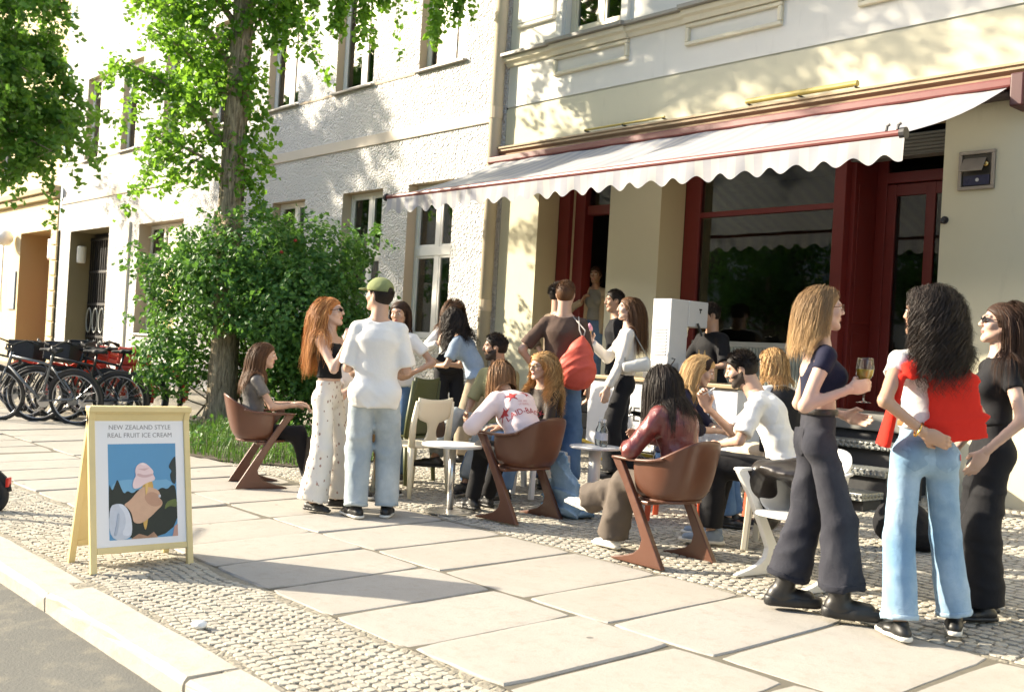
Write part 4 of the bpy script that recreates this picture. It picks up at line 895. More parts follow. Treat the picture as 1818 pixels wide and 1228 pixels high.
def person(name_label, pos, yaw, H, skin='fair', male=False, pelvis=None, lean=0, side=0, twist=0, head=(0,0,0), arms=None, legs=None, top=None, pants=None, shoes=None, hair=None, group=None, build=1.0, hunch=0.0, lips=True, beard=None, z=None, hide_hands=()):
    x, y = pos; z0 = G(y) if z is None else z
    base = np.array([x, y, z0]); fw = np.array([math.cos(yaw), math.sin(yaw), 0]); lf = np.array([-math.sin(yaw), math.cos(yaw), 0]); up = np.array([0,0,1.])
    def loc(a): return fw*a[0]+lf*a[1]+up*a[2]
    root = empty('person', base); tag(root, name_label, 'person', group)
    p = Person(); p.root = root; p.base = base; p.loc = loc; p.fw = fw; p.lf = lf; p.H = H
    k = H/1.75; bw = build*.90; dist = math.hypot(x, y); lod = 1.0 if dist < 6.3 else (1.22 if dist < 8.3 else 1.4); p.lod = lod
    pel = loc(pelvis) if pelvis is not None else loc((0,0,.52*H))
    # spine
    def bend(v, f, s_): 
        v = rodr(v, lf, f); return rodr(v, fw, -s_)
    u1 = bend(up, R_(lean*.55), R_(side*.5)); u2_ = bend(up, R_(lean), R_(side)); u3_ = bend(up, R_(lean+hunch), R_(side))
    waist = pel+u1*.105*H; chest = waist+u2_*.115*H; nb = chest+u3_*.088*H
    tw = R_(twist); lfs = rodr(lf, u2_, tw); lfs = nrm(lfs-u3_*np.dot(lfs,u3_)*.8); fws = nrm(np.cross(lfs, u3_)); lfm = nrm(lf+lfs)
    sw = (.097 if male else .088)*H*bw; sh = {s: nb-u3_*.044*H+lfs*sw*s for s in (1,-1)}; hw = .050*H
    hip = {s: pel+lf*hw*s for s in (1,-1)}
    p.pel, p.waist, p.chest, p.nb, p.sh, p.hip, p.lfs, p.fws, p.u3 = pel, waist, chest, nb, sh, hip, lfs, fws, u3_
    # head frame
    hy, hp, hr = [R_(a) for a in head]; Fh = rodr(fws*1.0, up, hy); Fh = nrm(np.array([Fh[0],Fh[1],0])); Rh = np.cross(Fh, up); Fh2 = rodr(Fh, Rh, hp); Uh = np.cross(Rh, Fh2); Rh2 = rodr(Rh, Fh2, hr); Uh = nrm(np.cross(Rh2, Fh2))
    hs = .945*k**.35*(1.02 if male else .97); hc = nb+nrm(u3_*.75+Uh*.6)*.098*H+Fh2*.02
    p.hc, p.Rh, p.Fh, p.Uh, p.hs = hc, Rh2, Fh2, Uh, hs
    # limbs
    ua, fa_, th, sn = .170*H, .146*H, .243*H, .243*H
    arms = arms or {}; legs = legs or {}
    el, wr, kn, an, hd = {}, {}, {}, {}, {}
    for s in (1,-1):
        a = arms.get(s, {}); t = loc(a['to']) if 'to' in a else sh[s]+loc((.03,.05*s,-(ua+fa_)*.985)); pole = loc(a.get('pole', (-.8,.5*s,-.3)))
        el[s], wr[s] = ik(sh[s], t, ua, fa_, pole); fdir = nrm(wr[s]-el[s]); D = nrm(loc(a['dir'])) if 'dir' in a else nrm(fdir+np.array([0,0,-.15])*(1 if 'to' not in a else 0))
        N = loc(a['palm']) if 'palm' in a else -lf*s; N = nrm(N-D*np.dot(N,D)); S = np.cross(D, N)*(1 if s < 0 else -1)
        if np.dot(S, S) < .1: S = fw
        hd[s] = (wr[s], D, N, nrm(S), a.get('curl', .32), a.get('thumb', .4))
        g = legs.get(s, {}); at = loc(g['to']) if 'to' in g else loc((.0,(hw*1.05+.02)*s,.045*H)); kp = loc(g.get('pole', (1,.12*s,0)))
        kn[s], an[s] = ik(hip[s], at, th, sn, kp)
    p.el, p.wr, p.kn, p.an, p.hd = el, wr, kn, an, hd
    sk = SKIN[skin]
    # ---- body
    b = SDF(.035); tr = (.150,.112) if male else (.132,.100)
    cv = .018 if (top and top.get('fit',.012) >= .008 and not top.get('tank')) else 0.0; pl = .034 if pants else 0.0; rw = (.128*k*bw*(1.08 if male else .93)-cv*.6,.088*k*bw-cv*.6); rc = (tr[0]*k*bw-cv,tr[1]*k*bw-cv)
    b.ecap(pel+u1*(.02 if pants else -.03), waist, lfm, (.150*k*bw-pl,.105*k*bw-pl), rw); b.ecap(waist, chest, lfm, rw, rc); b.ecap(chest, nb-u3_*.03, lfs, rc, (.078*k,.055*k))
    if not male:
        for s in (1,-1): b.ell(chest+fws*.075*k+lfs*.062*k*s-u3_*.035*k, (lfs,fws,u3_), (.055*k,.055*k,.055*k), .04)
    for s in (1,-1):
        b.cap(nb-u3_*.022*H+lfs*sw*.30*s, sh[s]-lfs*.006*s, .040*k, .047*k*bw); b.cap(sh[s], el[s], .049*k*bw, .036*k*bw, .03); b.cap(el[s], wr[s], .037*k*bw, .0235*k, .02)
        b.cap(hip[s], kn[s], .040*k, .034*k, .02); b.cap(kn[s], an[s], .036*k, .033*k, .02)
    b.cap(nb-u3_*.02, hc-Uh*.07, .056*k if male else .046*k, .05*k if male else .043*k, .03)
    V, F = b.mesh(.0155*lod); VV, FF, MI = [V], [F], [np.zeros(len(F),int)]; off = len(V)
    hq, hwf = head_sdf(hc, Rh2, Fh2, Uh, hs, male, nb-u3_*.01); V, F = hq.mesh(.0054*lod)
    rel = (V-hc)/hs; lx, ly, lz = rel@Rh2, rel@Fh2, rel@Uh; fc = np.stack([lx[F].mean(1), ly[F].mean(1), lz[F].mean(1)],1)
    mi = np.zeros(len(F),int)
    mi[(np.abs(fc[:,0]) < .019) & (fc[:,1] > .080) & (fc[:,2] < -.046) & (fc[:,2] > -.066) & (np.abs(fc[:,2]+.056) < .0125-.0006/.022*0-.35*np.abs(fc[:,0])*.9+.004)] = 1
    if beard is not None:
        bz = fc[:,2]; bx__ = np.abs(fc[:,0]); jaw = (bz < -.036-.32*np.clip(fc[:,1],0,.09)+.020*(bx__ > .05)) & (fc[:,1] > -.012+.1*np.clip(-bz-.06,0,1)) & (bz > -.118); mous = (bx__ < .030) & (bz < -.030) & (bz > -.047) & (fc[:,1] > .07) ; mi[((jaw & (mi != 1)) | mous) & ~((bx__ < .02) & (bz > -.068) & (bz < -.045))] = 5
    br_ = np.abs(np.abs(fc[:,0])-.032) < .0175; mi[br_ & (fc[:,1] > .062) & (np.abs(fc[:,2]-.0345+.12*np.abs(np.abs(fc[:,0])-.028)) < .0042)] = 2
    VV.append(V); FF.append(F+off); MI.append(mi); off += len(V)
    for s in (1,-1):
        for r, fwd, zz, mm in ((.0125,.0775,.010,3),(.0068,.0848,.010,4)):
            ph, thh = np.meshgrid(np.linspace(0,2*np.pi,11)[:-1], np.linspace(.05,np.pi-.05,7)); X = np.sin(thh)*np.cos(ph); Y = np.sin(thh)*np.sin(ph); Z = np.cos(thh)
            c = hwf(.031*s, fwd, zz); V = (c+(X.ravel()[:,None]*Rh2*1.15+Y.ravel()[:,None]*Fh2+Z.ravel()[:,None]*Uh*.62)*r*hs)
            F = np.array([(i*10+j,i*10+(j+1)%10,(i+1)*10+(j+1)%10,(i+1)*10+j) for i in range(6) for j in range(10)]); VV.append(V); FF.append(F+off); MI.append(np.full(len(F),mm)); off += len(V)
    for s in (1,-1):
        if s in hide_hands: continue
        W, D, N, S, cu, thb = hd[s]; hq = hand_sdf(W, D, N, S, k*(1.04 if male else .97), cu, thumb=thb); V, F = hq.mesh(.0048*(1+(lod-1)*.7)); VV.append(V); FF.append(F+off); MI.append(np.zeros(len(F),int)); off += len(V)
    hm = hair['mat'] if hair else EYED
    bo_ = np_mesh('body', np.concatenate(VV), np.concatenate(FF), [sk, LIP if lips else LIPM, hair.get('brow', EYED) if hair else EYED, EYEW, EYED, STUB], root, True, np.concatenate(MI)); p.body = bo_
    # ---- top
    if top:
        inf = top.get('fit', .012); q = SDF(top.get('k', .03)); hem = top.get('hem', -.02); A = pel+u1*hem*H if hem < .105 else waist+u2_*(hem-.105)*H; flare = top.get('flare', 0)
        rsW = .128*k*bw*(1.08 if male else .93)+inf; rfW = .088*k*bw+inf; rsC = tr[0]*k*bw+inf; rfC = tr[1]*k*bw+inf
        if hem < .105: q.ecap(A, waist, lfm, ((.150*k*bw*(1 if male else 1.03)+inf+flare)*(1 if hem < .05 else .93),.106*k*bw+inf+flare), (rsW,rfW), fa=True); q.ecap(waist, chest, lfm, (rsW,rfW), (rsC,rfC))
        else: q.ecap(A, chest, lfm, ((rsW+rsC)/2,(rfW+rfC)/2), (rsC,rfC), fa=True)
        tank = top.get('tank', False)
        if hem < .04:
            for s in (1,-1): q.ell(hip[s]-fw*.034*k+up*.0, (lf,fw,up), (.080*k+inf*.9,.080*k+inf*.9,.095*k), .05)
            q.plane(A, -u1)
        if tank: q.ecap(chest, chest+u3_*.03*H, lfs, (rsC,rfC), (rsC*.82,rfC*.9), fb=True)
        else: q.ecap(chest, nb-u3_*top.get('neck', .012)*H, lfs, (rsC,rfC*.96), (.083*k+inf*.4,.066*k+inf*.4), fb=True)
        if not male:
            for s in (1,-1): q.ell(chest+fws*.078*k+lfs*.06*k*s-u3_*.035*k, (lfs,fws,u3_), ((.056*k+inf*.6),)*3, .05)
        sl = top.get('sleeve', .55); sf = top.get('sfit', inf); fl = top.get('sflare', .0)
        for s in (1,-1):
            if not tank:
                q.cap(nb-u3_*.026*H+lfs*sw*.35*s, sh[s]-lfs*.006*s, .042*k+inf*.4, .049*k*bw+sf*.6)
                if sl <= 1: e = sh[s]+(el[s]-sh[s])*max(sl,.12); q.cap(sh[s], e, .048*k*bw+sf*.8, .046*k*bw+sf+fl, .025, fb=True)
                else: q.cap(sh[s], el[s], .051*k*bw+sf, .041*k*bw+sf); e = el[s]+(wr[s]-el[s])*(sl-1); q.cap(el[s], e, .041*k*bw+sf, .030*k+sf*.8+fl, .02, fb=True)
            else:
                for o_ in (1,-1): q.cap(chest+lfs*.05*k*s+fws*(.085*k*o_)+u3_*.02*H, nb-u3_*.02*H+lfs*.062*k*s+fws*.03*k*o_, .006, .006, .004)
                q.cap(nb-u3_*.02*H+lfs*.062*k*s+fws*.03*k, nb-u3_*.02*H+lfs*.062*k*s-fws*.03*k, .006, .006, .004)
        if top.get('open_back'): q.ell(chest-fws*.13*k+u3_*.035*H, (lfs,fws,u3_), (.085*k,.09*k,.10*k), .01, 'd')
        V, F = q.mesh(top.get('res', .0115)*lod, folds(top.get('wr', .007), int(x*100+y*10)+3, 1.0, .8)); p.top = np_mesh(top.get('name','shirt'), V, F, top['mat'], root)
    # ---- trousers
    if pants:
        q = SDF(.022); inf = pants.get('fit', .014); wl = pants.get('waist', .06); rk, rh_ = pants.get('knee', .075)*.9, pants.get('hem', .075)*.9; hl = pants.get('len', .97)
        A = pel+u1*wl*H; q.ecap(A, pel-u1*.01, lf, (.137*k*bw*(1.04 if male else .97)+inf*.6,.094*k*bw+inf*.6), (.132*k*bw+inf,.094*k*bw+inf), fa=True)
        for s in (1,-1):
            q.cap(hip[s]-up*.005, kn[s], .076*k*bw+inf, rk, .025); e = kn[s]+(an[s]-kn[s])*hl; q.cap(kn[s], e, rk, rh_, .02, fb=True); q.ell(hip[s]-fw*.036*k-up*.012, (lf,fw,up), (.066*k+inf*.6,.062*k+inf*.6,.085*k), .045)
        V, F = q.mesh(pants.get('res', .0128)*lod, folds(pants.get('wr', .009), int(x*90+y*17)+5, .85, .75)); mi = None; mats = [pants['mat']]
        p.pants = np_mesh('trousers', V, F, mats, root)
        if pants.get('seams'):
            for s in (1,-1):
                e = kn[s]+(an[s]-kn[s])*hl; u_ = nrm(e-kn[s]); qh = SDF(.003); qh.cap(e-u_*.028, e+u_*.003, rh_+.0035, rh_+.0035, fa=True, fb=True); V, F = qh.mesh(.008, folds(pants.get('wr', .009), int(x*90+y*17)+5, .85, .75)); np_mesh('hem', V, F, pants['seams'], p.pants)
        if pants.get('belt'):
            q = SDF(.004); B0 = pel+u1*(wl-.021)*H; B1 = pel+u1*(wl-.002)*H; r_ = (.140*k*bw*(1.04 if male else .97)+inf*.6+.006,.097*k*bw+inf*.6+.006); q.ecap(B0, B1, lf, (r_[0]+.003,r_[1]+.003), r_, fa=True, fb=True); V, F = q.mesh(.008); np_mesh('belt', V, F, pants['belt'], root)
    # ---- shoes
    if shoes:
        for s in (1,-1):
            g = legs.get(s, {}); ty = R_(g.get('toe', 8*s)); tp = R_(g.get('tpitch', 0)); d = nrm(fw*math.cos(ty)+lf*math.sin(ty)); 
            if 'tdir' in g: d = nrm(loc(g['tdir']))
            d = nrm(d*math.cos(tp)+up*math.sin(tp)); sd = nrm(np.cross(up, d)) ; uu = np.cross(d, sd); a = an[s]; f0 = a-uu*(.042*H); kind = shoes.get('kind','sneaker'); sc = k*(1.05 if male else .95)*(1.10 if kind == 'boot' else 1)
            q = SDF(.02); q.ecap(f0-d*.045*sc+uu*.035*sc, f0+d*.075*sc+uu*.034*sc, sd, (.036*sc,.036*sc), (.042*sc,.030*sc)); q.ecap(f0+d*.075*sc+uu*.034*sc, f0+d*.155*sc+uu*.026*sc, sd, (.043*sc,.030*sc), (.036*sc,.022*sc))
            if kind == 'boot': q.cap(f0+uu*.06*sc-d*.01, a+(kn[s]-a)*.30, .050*sc, .058*sc, .03, fb=True); q.ecap(f0-d*.04*sc+uu*.055*sc, f0+d*.13*sc+uu*.05*sc, sd, (.042*sc,.05*sc), (.044*sc,.036*sc))
            elif kind != 'flat': q.cap(f0+uu*.05*sc-d*.012, a+up*.012-d*.005, .038*sc, .040*sc, .02, fb=True)
            th_ = .055 if kind == 'boot' else .022; q.plane(f0+uu*.004, -uu); V, F = q.mesh(.0075*lod); so = np_mesh('shoe', V, F, shoes['mat'], root)
            q = SDF(.01); q.ecap(f0-d*.05*sc+uu*th_*.5, f0+d*.07*sc+uu*th_*.5, sd, (.040*sc+(.008 if kind == 'boot' else 0),.05), (.046*sc+(.008 if kind == 'boot' else 0),.05)); q.ecap(f0+d*.07*sc+uu*th_*.5, f0+d*.158*sc+uu*th_*.5, sd, (.046*sc+(.008 if kind == 'boot' else 0),.05), (.040*sc+(.008 if kind == 'boot' else 0),.05)); q.plane(f0, -uu); q.plane(f0+uu*th_, uu); V, F = q.mesh(.0075*lod)
            np_mesh('sole', V, F, shoes.get('sole', shoes['mat']), so)
    if hair: do_hair(p, hair)
    return p
def do_hair(p, hr):
    C, R, Fw, U, s = p.hc, p.Rh, p.Fh, p.Uh, p.hs; n = int(hr.get('n', 700)*((3.4 if p.lod < 1.1 else 2.2 if p.lod < 1.3 else 1.6) if hr.get('style')!='short' else 1.3/p.lod)); L = hr.get('len', .3); vol = hr.get('vol', .012)*.75; wave = hr.get('wave', 0); freq = hr.get('freq', 40); part = hr.get('part', 0)
    front = hr.get('front', .52); style = hr.get('style', 'long'); mat = hr['mat']
    er = np.array((.0735,.094,.083))*s; ec = C+(Fw*-.012+U*.034)*s; A = np.stack([R,Fw,U])
    # scalp shell
    q = SDF(.01); q.ell(ec, A, er+np.array((.008,.008,.009))*(1+vol*12)); low = hr.get('low', -.055)
    q.ell(ec-Fw*.02*s-U*.03*s, A, (er+.008)*np.array((.98,.85,.95)), .02)
    for sx in (1,-1): q.ell(C+(R*.078*sx+Fw*(.004)-U*.004)*s, A, np.array((.014,.02,.028))*s, .006, 'd') if style == 'short' else None
    hl = hr.get('hairline', .066); q.ell(C+(Fw*.135+U*(hl-.085))*s, (R,Fw,U), np.array((.17,.112,.092))*s, .012, 'd')
    q.plane(C+U*low*s, -U)
    V, F = q.mesh(.008*p.lod, folds(.0012, 9, 4.5, .5)); sh = np_mesh('hair', V, F, mat, p.root, tone=.15+.35*RNG.random(len(V)))
    # strands
    d = RNG.normal(size=(n*4,3)); d /= np.linalg.norm(d,axis=1)[:,None]
    ok = (d[:,2] > -.35) & ~((d[:,1] > front) & (d[:,2] < hr.get('fz', .62))) & ~((np.abs(d[:,0]) > .5) & (d[:,2] < .1) & (d[:,1] > .18)) & (d[:,2] < hr.get('zmax', 2)); d = d[ok][:n]; n = len(d)
    P = ec+(d*(er+.004))@A; npt = hr.get('pts', 12) if p.lod < 1.1 else min(hr.get('pts', 12), 13 if wave > .012 else 10); step = (L*RNG.uniform(hr.get('lmin',.75),1.05,n))/(npt-1)
    sx = np.sign(d[:,0]-part*.3+RNG.normal(size=n)*.05); back = hr.get('back', .35)
    sdw = .8*np.clip(.3+d[:,1]*1.3, .1, 1)
    v = d*.5+np.stack([sx*sdw, -np.full(n, back)-.4*(d[:,1] > 0), .25+0*sx],1) if style != 'short' else d+np.stack([hr.get('sweep',(0,.3,0))[0]+0*sx, hr.get('sweep',(0,.3,0))[1]+0*sx, .3+0*sx],1)+RNG.normal(size=(n,3))*.25
    v = v@A if style != 'short' else v@A; v /= np.linalg.norm(v,axis=1)[:,None]; pts = [P]; g = np.array([0,0,-1.0]); lay = vol*RNG.random(n)+.003
    tor = [(p.nb-p.u3*.02, p.sh[1], .060*p.H/1.75+.012), (p.nb-p.u3*.02, p.sh[-1], .060*p.H/1.75+.012), (p.hc-U*.06, p.nb, .052), (p.nb-p.u3*.05, p.chest, .10*p.H/1.75+.02), (p.chest+p.lfs*.06, p.waist+p.lfs*.05, .09*p.H/1.75+.015), (p.chest-p.lfs*.06, p.waist-p.lfs*.05, .09*p.H/1.75+.015)]
    for i in range(1, npt):
        rs_ = 11/(npt-1); gw = .0 if style == 'short' else 1-(1-min(.7, .24+.11*i*rs_))**rs_; v = v*(1-gw)+g*gw
        if style != 'short': v = v-Fw*hr.get('pull', .04)
        v /= np.linalg.norm(v,axis=1)[:,None]; P = P+v*step[:,None]
        e = (P-ec)@A.T; rr = er+lay[:,None]; m = np.sqrt(((e/rr)**2).sum(1)); ins = m < 1
        P = np.where(ins[:,None], ec+(e/np.maximum(m,1e-6)[:,None])@A, P)
        if style != 'short':
            # keep out of the face
            e2 = (P-C)@A.T; inf_ = (e2[:,1] > hr.get('face', .012)*s) & (np.abs(e2[:,0]) < .11*s) & (e2[:,2] < .058*s) & (e2[:,2] > -.15*s)
            P = P-np.where(inf_, (e2[:,1]-hr.get('face', .012)*s)*.85, 0)[:,None]*Fw+np.where(inf_, np.sign(e2[:,0])*np.maximum(.068*s-np.abs(e2[:,0]), 0), 0)[:,None]*R
            for (a, b, r) in tor:
                ab = b-a; t = np.clip(((P-a)@ab)/(ab@ab+1e-9),0,1); c = a+t[:,None]*ab; w = P-c; dd = np.linalg.norm(w,axis=1); ins = dd < r+lay
                P = np.where(ins[:,None], c+w/np.maximum(dd,1e-6)[:,None]*(r+lay)[:,None], P)
        pts.append(P)
    S = np.stack(pts,1); tt = np.linspace(0,1,npt)
    if wave:
        cl = RNG.integers(0, max(6, n//12), n); ph = (cl*2.399)%6.283+RNG.normal(size=n)*(1.3 if wave < .012 else .6); arc = (step[:,None]*np.arange(npt)[None]); T = S[:,-1]-S[:,0]; T /= np.linalg.norm(T,axis=1)[:,None]+1e-9
        e1 = np.cross(T, np.array([.3,.5,.2])); e1 /= np.linalg.norm(e1,axis=1)[:,None]+1e-9; e2 = np.cross(T,e1); am = wave*np.minimum(1, tt*2.5)
        S = S+am[None,:,None]*(np.cos(arc*freq+ph[:,None])[...,None]*e1[:,None]+np.sin(arc*freq+ph[:,None])[...,None]*e2[:,None])
    wn = RNG.normal(size=(n,npt,3)); wn = np.cumsum(wn,axis=1); wn -= wn[:,:1]; fly = np.where(RNG.random(n) < .07, 3.2, 1.0)
    if style != 'short': S = S+wn*(.0011*L/.4)*fly[:,None,None]
    w0 = hr.get('w', .0052)*((.25 if p.lod < 1.1 else .33 if p.lod < 1.3 else .42) if style != 'short' else .6*p.lod); wd = w0*(1-.75*tt**2.2); tg = np.gradient(S,axis=1); tg /= np.linalg.norm(tg,axis=2)[...,None]+1e-9
    out = S-(p.hc*.5+p.nb*.5)[None,None]; out[...,2] *= .3; sd = np.cross(tg,out); sd /= np.linalg.norm(sd,axis=2)[...,None]+1e-9; rt = RNG.normal(size=(n,1,1))*.35; nn_ = np.cross(sd,tg); sd = sd*np.cos(rt)+nn_*np.sin(rt)
    Vv = np.stack([S-sd*wd[None,:,None], S+sd*wd[None,:,None]],2).reshape(-1,3); i0 = (np.arange(n)*npt*2)[:,None]+(np.arange(npt-1)*2)[None]; i0 = i0.ravel(); F = np.stack([i0,i0+1,i0+3,i0+2],1)
    tone = np.repeat(RNG.random(n),npt*2); grad = hr.get('grad', 0); tone = np.clip(tone*(1-grad)+grad*np.tile(np.repeat(tt,2),n),0,1)
    np_mesh('strands', Vv, F, mat, sh, tone=tone)
# small things worn or held
def sunglasses(p, dark=True, frame=None, up=0.0):
    C, R, Fw, U, s = p.hc, p.Rh, p.Fh, p.Uh, p.hs; w = lambda x,y,z: C+(R*x+Fw*y+U*(z+up))*s; yo = -.0 if not up else -.035
    m = frame or plain('sunglass_black', (.008,.008,.009), .15, .05); mb = MB()
    for sx in (1,-1):
        c = [w(.033*sx+.026*math.cos(a)*(1), .100+yo-.010*abs(math.cos(a))*(1 if math.cos(a)*sx > 0 else 0), .010+.0145*math.sin(a)+.004*math.cos(a)*sx) for a in np.linspace(0,2*math.pi,17)[:-1]]
        mb.tube(c, .0028*s, 5, closed=True)
        if dark: mb.add(c, [tuple(range(16))])
        mb.tube([w(.058*sx,.090+yo,.014), w(.0765*sx,.045+yo*.5,.012), w(.079*sx,-.012,.008)], .0026*s, 5)
    mb.tube([w(-.009,.104+yo,.012), w(.009,.104+yo,.012)], .0024*s, 5)
    return mb.build('sunglasses' if dark else 'glasses', m, p.root)
# ------------------------------------------------------------------ the people
H_ = dict(red=m_hair('hair_copper',(.22,.07,.018),(.62,.30,.10)), brown=m_hair('hair_brown',(.055,.026,.012),(.17,.085,.04)), ltbrown=m_hair('hair_light_brown',(.12,.06,.028),(.30,.165,.08)), black=m_hair('hair_black',(.008,.006,.005),(.035,.024,.018)),
          blond=m_hair('hair_blond',(.30,.17,.065),(.66,.44,.20)), dkblond=m_hair('hair_dark_blond',(.085,.045,.022),(.52,.33,.15)), dbrown=m_hair('hair_dark_brown',(.02,.011,.007),(.075,.036,.02)), curlyb=m_hair('hair_curly_blond',(.22,.115,.045),(.58,.36,.15)))
BROW = plain('brow_dark', (.03,.018,.012), .7); BROWL = plain('brow_light', (.16,.09,.05), .7)
WT = fabric('white_cotton', (.74,.73,.70), .04, .85, .4); BK = fabric('black_cotton', (.012,.012,.014), .1, .8, .35); NAVY = fabric('navy_cotton', (.013,.014,.035), .1, .8, .35); BRN = fabric('brown_jersey', (.085,.055,.042), .12, .85, .4)
OLV = fabric('olive_linen', (.28,.27,.14), .1); PINK = fabric('pale_pink_sweat', (.76,.63,.62), .05, .9, .4); CREAMB = fabric('cream_blouse', (.72,.68,.62), .04, .7, .4); GREY = fabric('grey_satin', (.17,.16,.15), .25, .45, .6, scale=14)
BEIG = fabric('beige_knit', (.45,.36,.25), .1); DKB = fabric('dark_brown_shirt', (.035,.024,.018), .15, .6, .5); TANT = fabric('tan_twill', (.36,.23,.10), .12); TAUP = fabric('taupe_wool', (.12,.098,.08), .12)
LJ = denim('light_denim', (.30,.36,.40), (.55,.60,.61)); MJ = denim('washed_blue_denim', (.16,.29,.44), (.45,.58,.68)); BJ = denim('blue_denim', (.06,.12,.24), (.16,.26,.42)); DG = denim('charcoal_denim', (.022,.023,.032), (.060,.061,.072)); GJ = denim('grey_denim', (.20,.23,.24), (.40,.43,.42)); DSH = denim('chambray', (.24,.31,.40), (.38,.45,.52), .3)
def m_leather():
    b = NB('maroon_leather'); co = b.co(); n = b.noise(co, 12, 4, .6, 1.2); n2 = b.noise(co, 160, 2); b.col(b.mix(n, (.10,.018,.016), (.21,.045,.038))).set(rough=.34, spec=.6, coat=.2).bump(b.math('ADD', n, b.math('MULTIPLY', n2, .15)), .6, .012); return b.m
MAR = m_leather()
def m_floral():
    b = NB('floral_trousers'); co = b.co((1,1,.62)); v = b.voro(co, 34, out=0); vc = b.voro(co, 34, out=1); s = b.n.new('ShaderNodeSeparateColor'); b.link(vc, s.inputs[0])
    n = b.noise(b.co(), 22, 3, .6, 1); spot = b.math('MULTIPLY', b.ramp(b.math('ADD', v, b.math('MULTIPLY', b.noise(b.co(), 70, 2), .3)), [(.36,1),(.42,0)]), b.ramp(s.outputs[0], [(.32,0),(.34,1)]))
    c = b.mix(spot, (.70,.66,.60), b.mix(s.outputs[1], (.20,.14,.11), (.42,.26,.21))); b.col(c).set(rough=.85).bump(n, .4, .012); return b.m
FLOR = m_floral()
BLKS = plain('black_shoe', (.012,.012,.012), .45); WHS = plain('white_shoe', (.68,.67,.63), .5); SOLW = plain('sole_white', (.60,.58,.52), .7); BELT = plain('black_belt', (.015,.012,.01), .4); REDK = fabric('red_knit', (.62,.028,.016), .06, .9, .5); BOOT = plain('boot_leather', (.018,.017,.016), .4, .2)
T_IM = R_(48.5); T_AW = R_(138.5); T_LE = R_(228.5); T_CA = R_(318.5)
PE = {}
# 1 woman with wine glass, nearest, charcoal jeans
PE['boots'] = person('woman in navy open-back top and charcoal wide jeans holding a wine glass', (-2.97,4.72), T_IM-.02, 1.65, 'pale', lean=-2, head=(4,3,0),
    pelvis=(0,0,.885), arms={-1:dict(to=(.10,-.18,1.165), pole=(-.5,-.2,-1), palm=(.15,1,0), dir=(.9,.1,.25), curl=.62, thumb=.75), 1:dict(to=(.18,.16,1.02), pole=(-.6,.5,-.6))},
    legs={-1:dict(to=(.14,-.09,.095), toe=-14, pole=(1,-.1,0)), 1:dict(to=(-.10,.12,.095), toe=-4)}, top=dict(mat=NAVY, fit=.006, hem=.128, sleeve=.3, sfit=.006, wr=.0015, neck=.04, open_back=True, name='crop_top'), pants=dict(mat=DG, knee=.098, hem=.124, waist=.105, fit=.008, len=.80, seams=denim('hem_charcoal', (.018,.019,.027), (.045,.046,.055)), belt=BELT, wr=.011), shoes=dict(kind='boot', mat=BOOT, sole=BLKS),
    hair=dict(mat=H_['dkblond'], len=.29, n=1500, w=.0036, vol=.03, wave=.006, freq=30, part=.1, back=.25, brow=BROWL, pull=.05, grad=.65))
sunglasses(PE['boots'], False, plain('tortoise', (.10,.035,.012), .3))
# 2 woman in blue jeans seen from behind, red jumper over her shoulder
PE['jeans'] = person('woman in washed blue jeans with a red jumper slung over her shoulder', (-2.455,4.82), T_AW+.02, 1.645, 'tan', lean=0, side=2, head=(40,2,0), pelvis=(0,-.0,.875),
    arms={1:dict(to=(-.165,.07,.985), pole=(-.5,.8,-.2), palm=(.9,0,.2), dir=(-.1,-.9,-.35), curl=.3), -1:dict(to=(.22,-.16,1.0), pole=(-.5,-.6,-.4))}, legs={1:dict(to=(-.05,.09,.078), toe=12), -1:dict(to=(.06,-.22,.078), toe=-22)},
    top=dict(mat=WT, fit=.012, hem=.075, sleeve=.32, sfit=.014, wr=.007, name='tshirt'), pants=dict(mat=MJ, knee=.082, hem=.094, waist=.10, fit=.010, len=.95, seams=denim('hem_blue', (.22,.34,.46), (.48,.60,.68)), belt=fabric('tan_belt',(.25,.13,.05),.1), wr=.006), shoes=dict(mat=BLKS, sole=SOLW),
    hair=dict(mat=H_['black'], len=.44, lmin=.55, n=1600, vol=.045, wave=.020, freq=52, part=0, back=.3, brow=BROW, w=.0044, pts=18, pull=.03))
# 3 woman in black
PE['black'] = person('woman in black T-shirt and black trousers with narrow sunglasses at right edge', (-2.44,5.49), T_LE-.05, 1.62, 'pale', lean=-3, head=(-8,6,0), pelvis=(0,0,.855),
    arms={1:dict(to=(.10,.19,.86), pole=(-.8,.6,0), palm=(0,-1,0), dir=(.4,-.2,-.8), curl=.2), -1:dict(to=(.1,-.2,.85))}, legs={1:dict(to=(.03,.10,.075)), -1:dict(to=(-.06,-.12,.075))},
    top=dict(mat=BK, fit=.008, hem=.085, sleeve=.42, sfit=.012, wr=.006, name='tshirt'), pants=dict(mat=BK, knee=.105, hem=.115, waist=.10, fit=.012, len=.99), shoes=dict(mat=BLKS), hair=dict(mat=H_['dbrown'], len=.50, n=1300, w=.0036, vol=.014, part=.1, back=.3, brow=BROW, pull=.0, front=.60))
sunglasses(PE['black'])
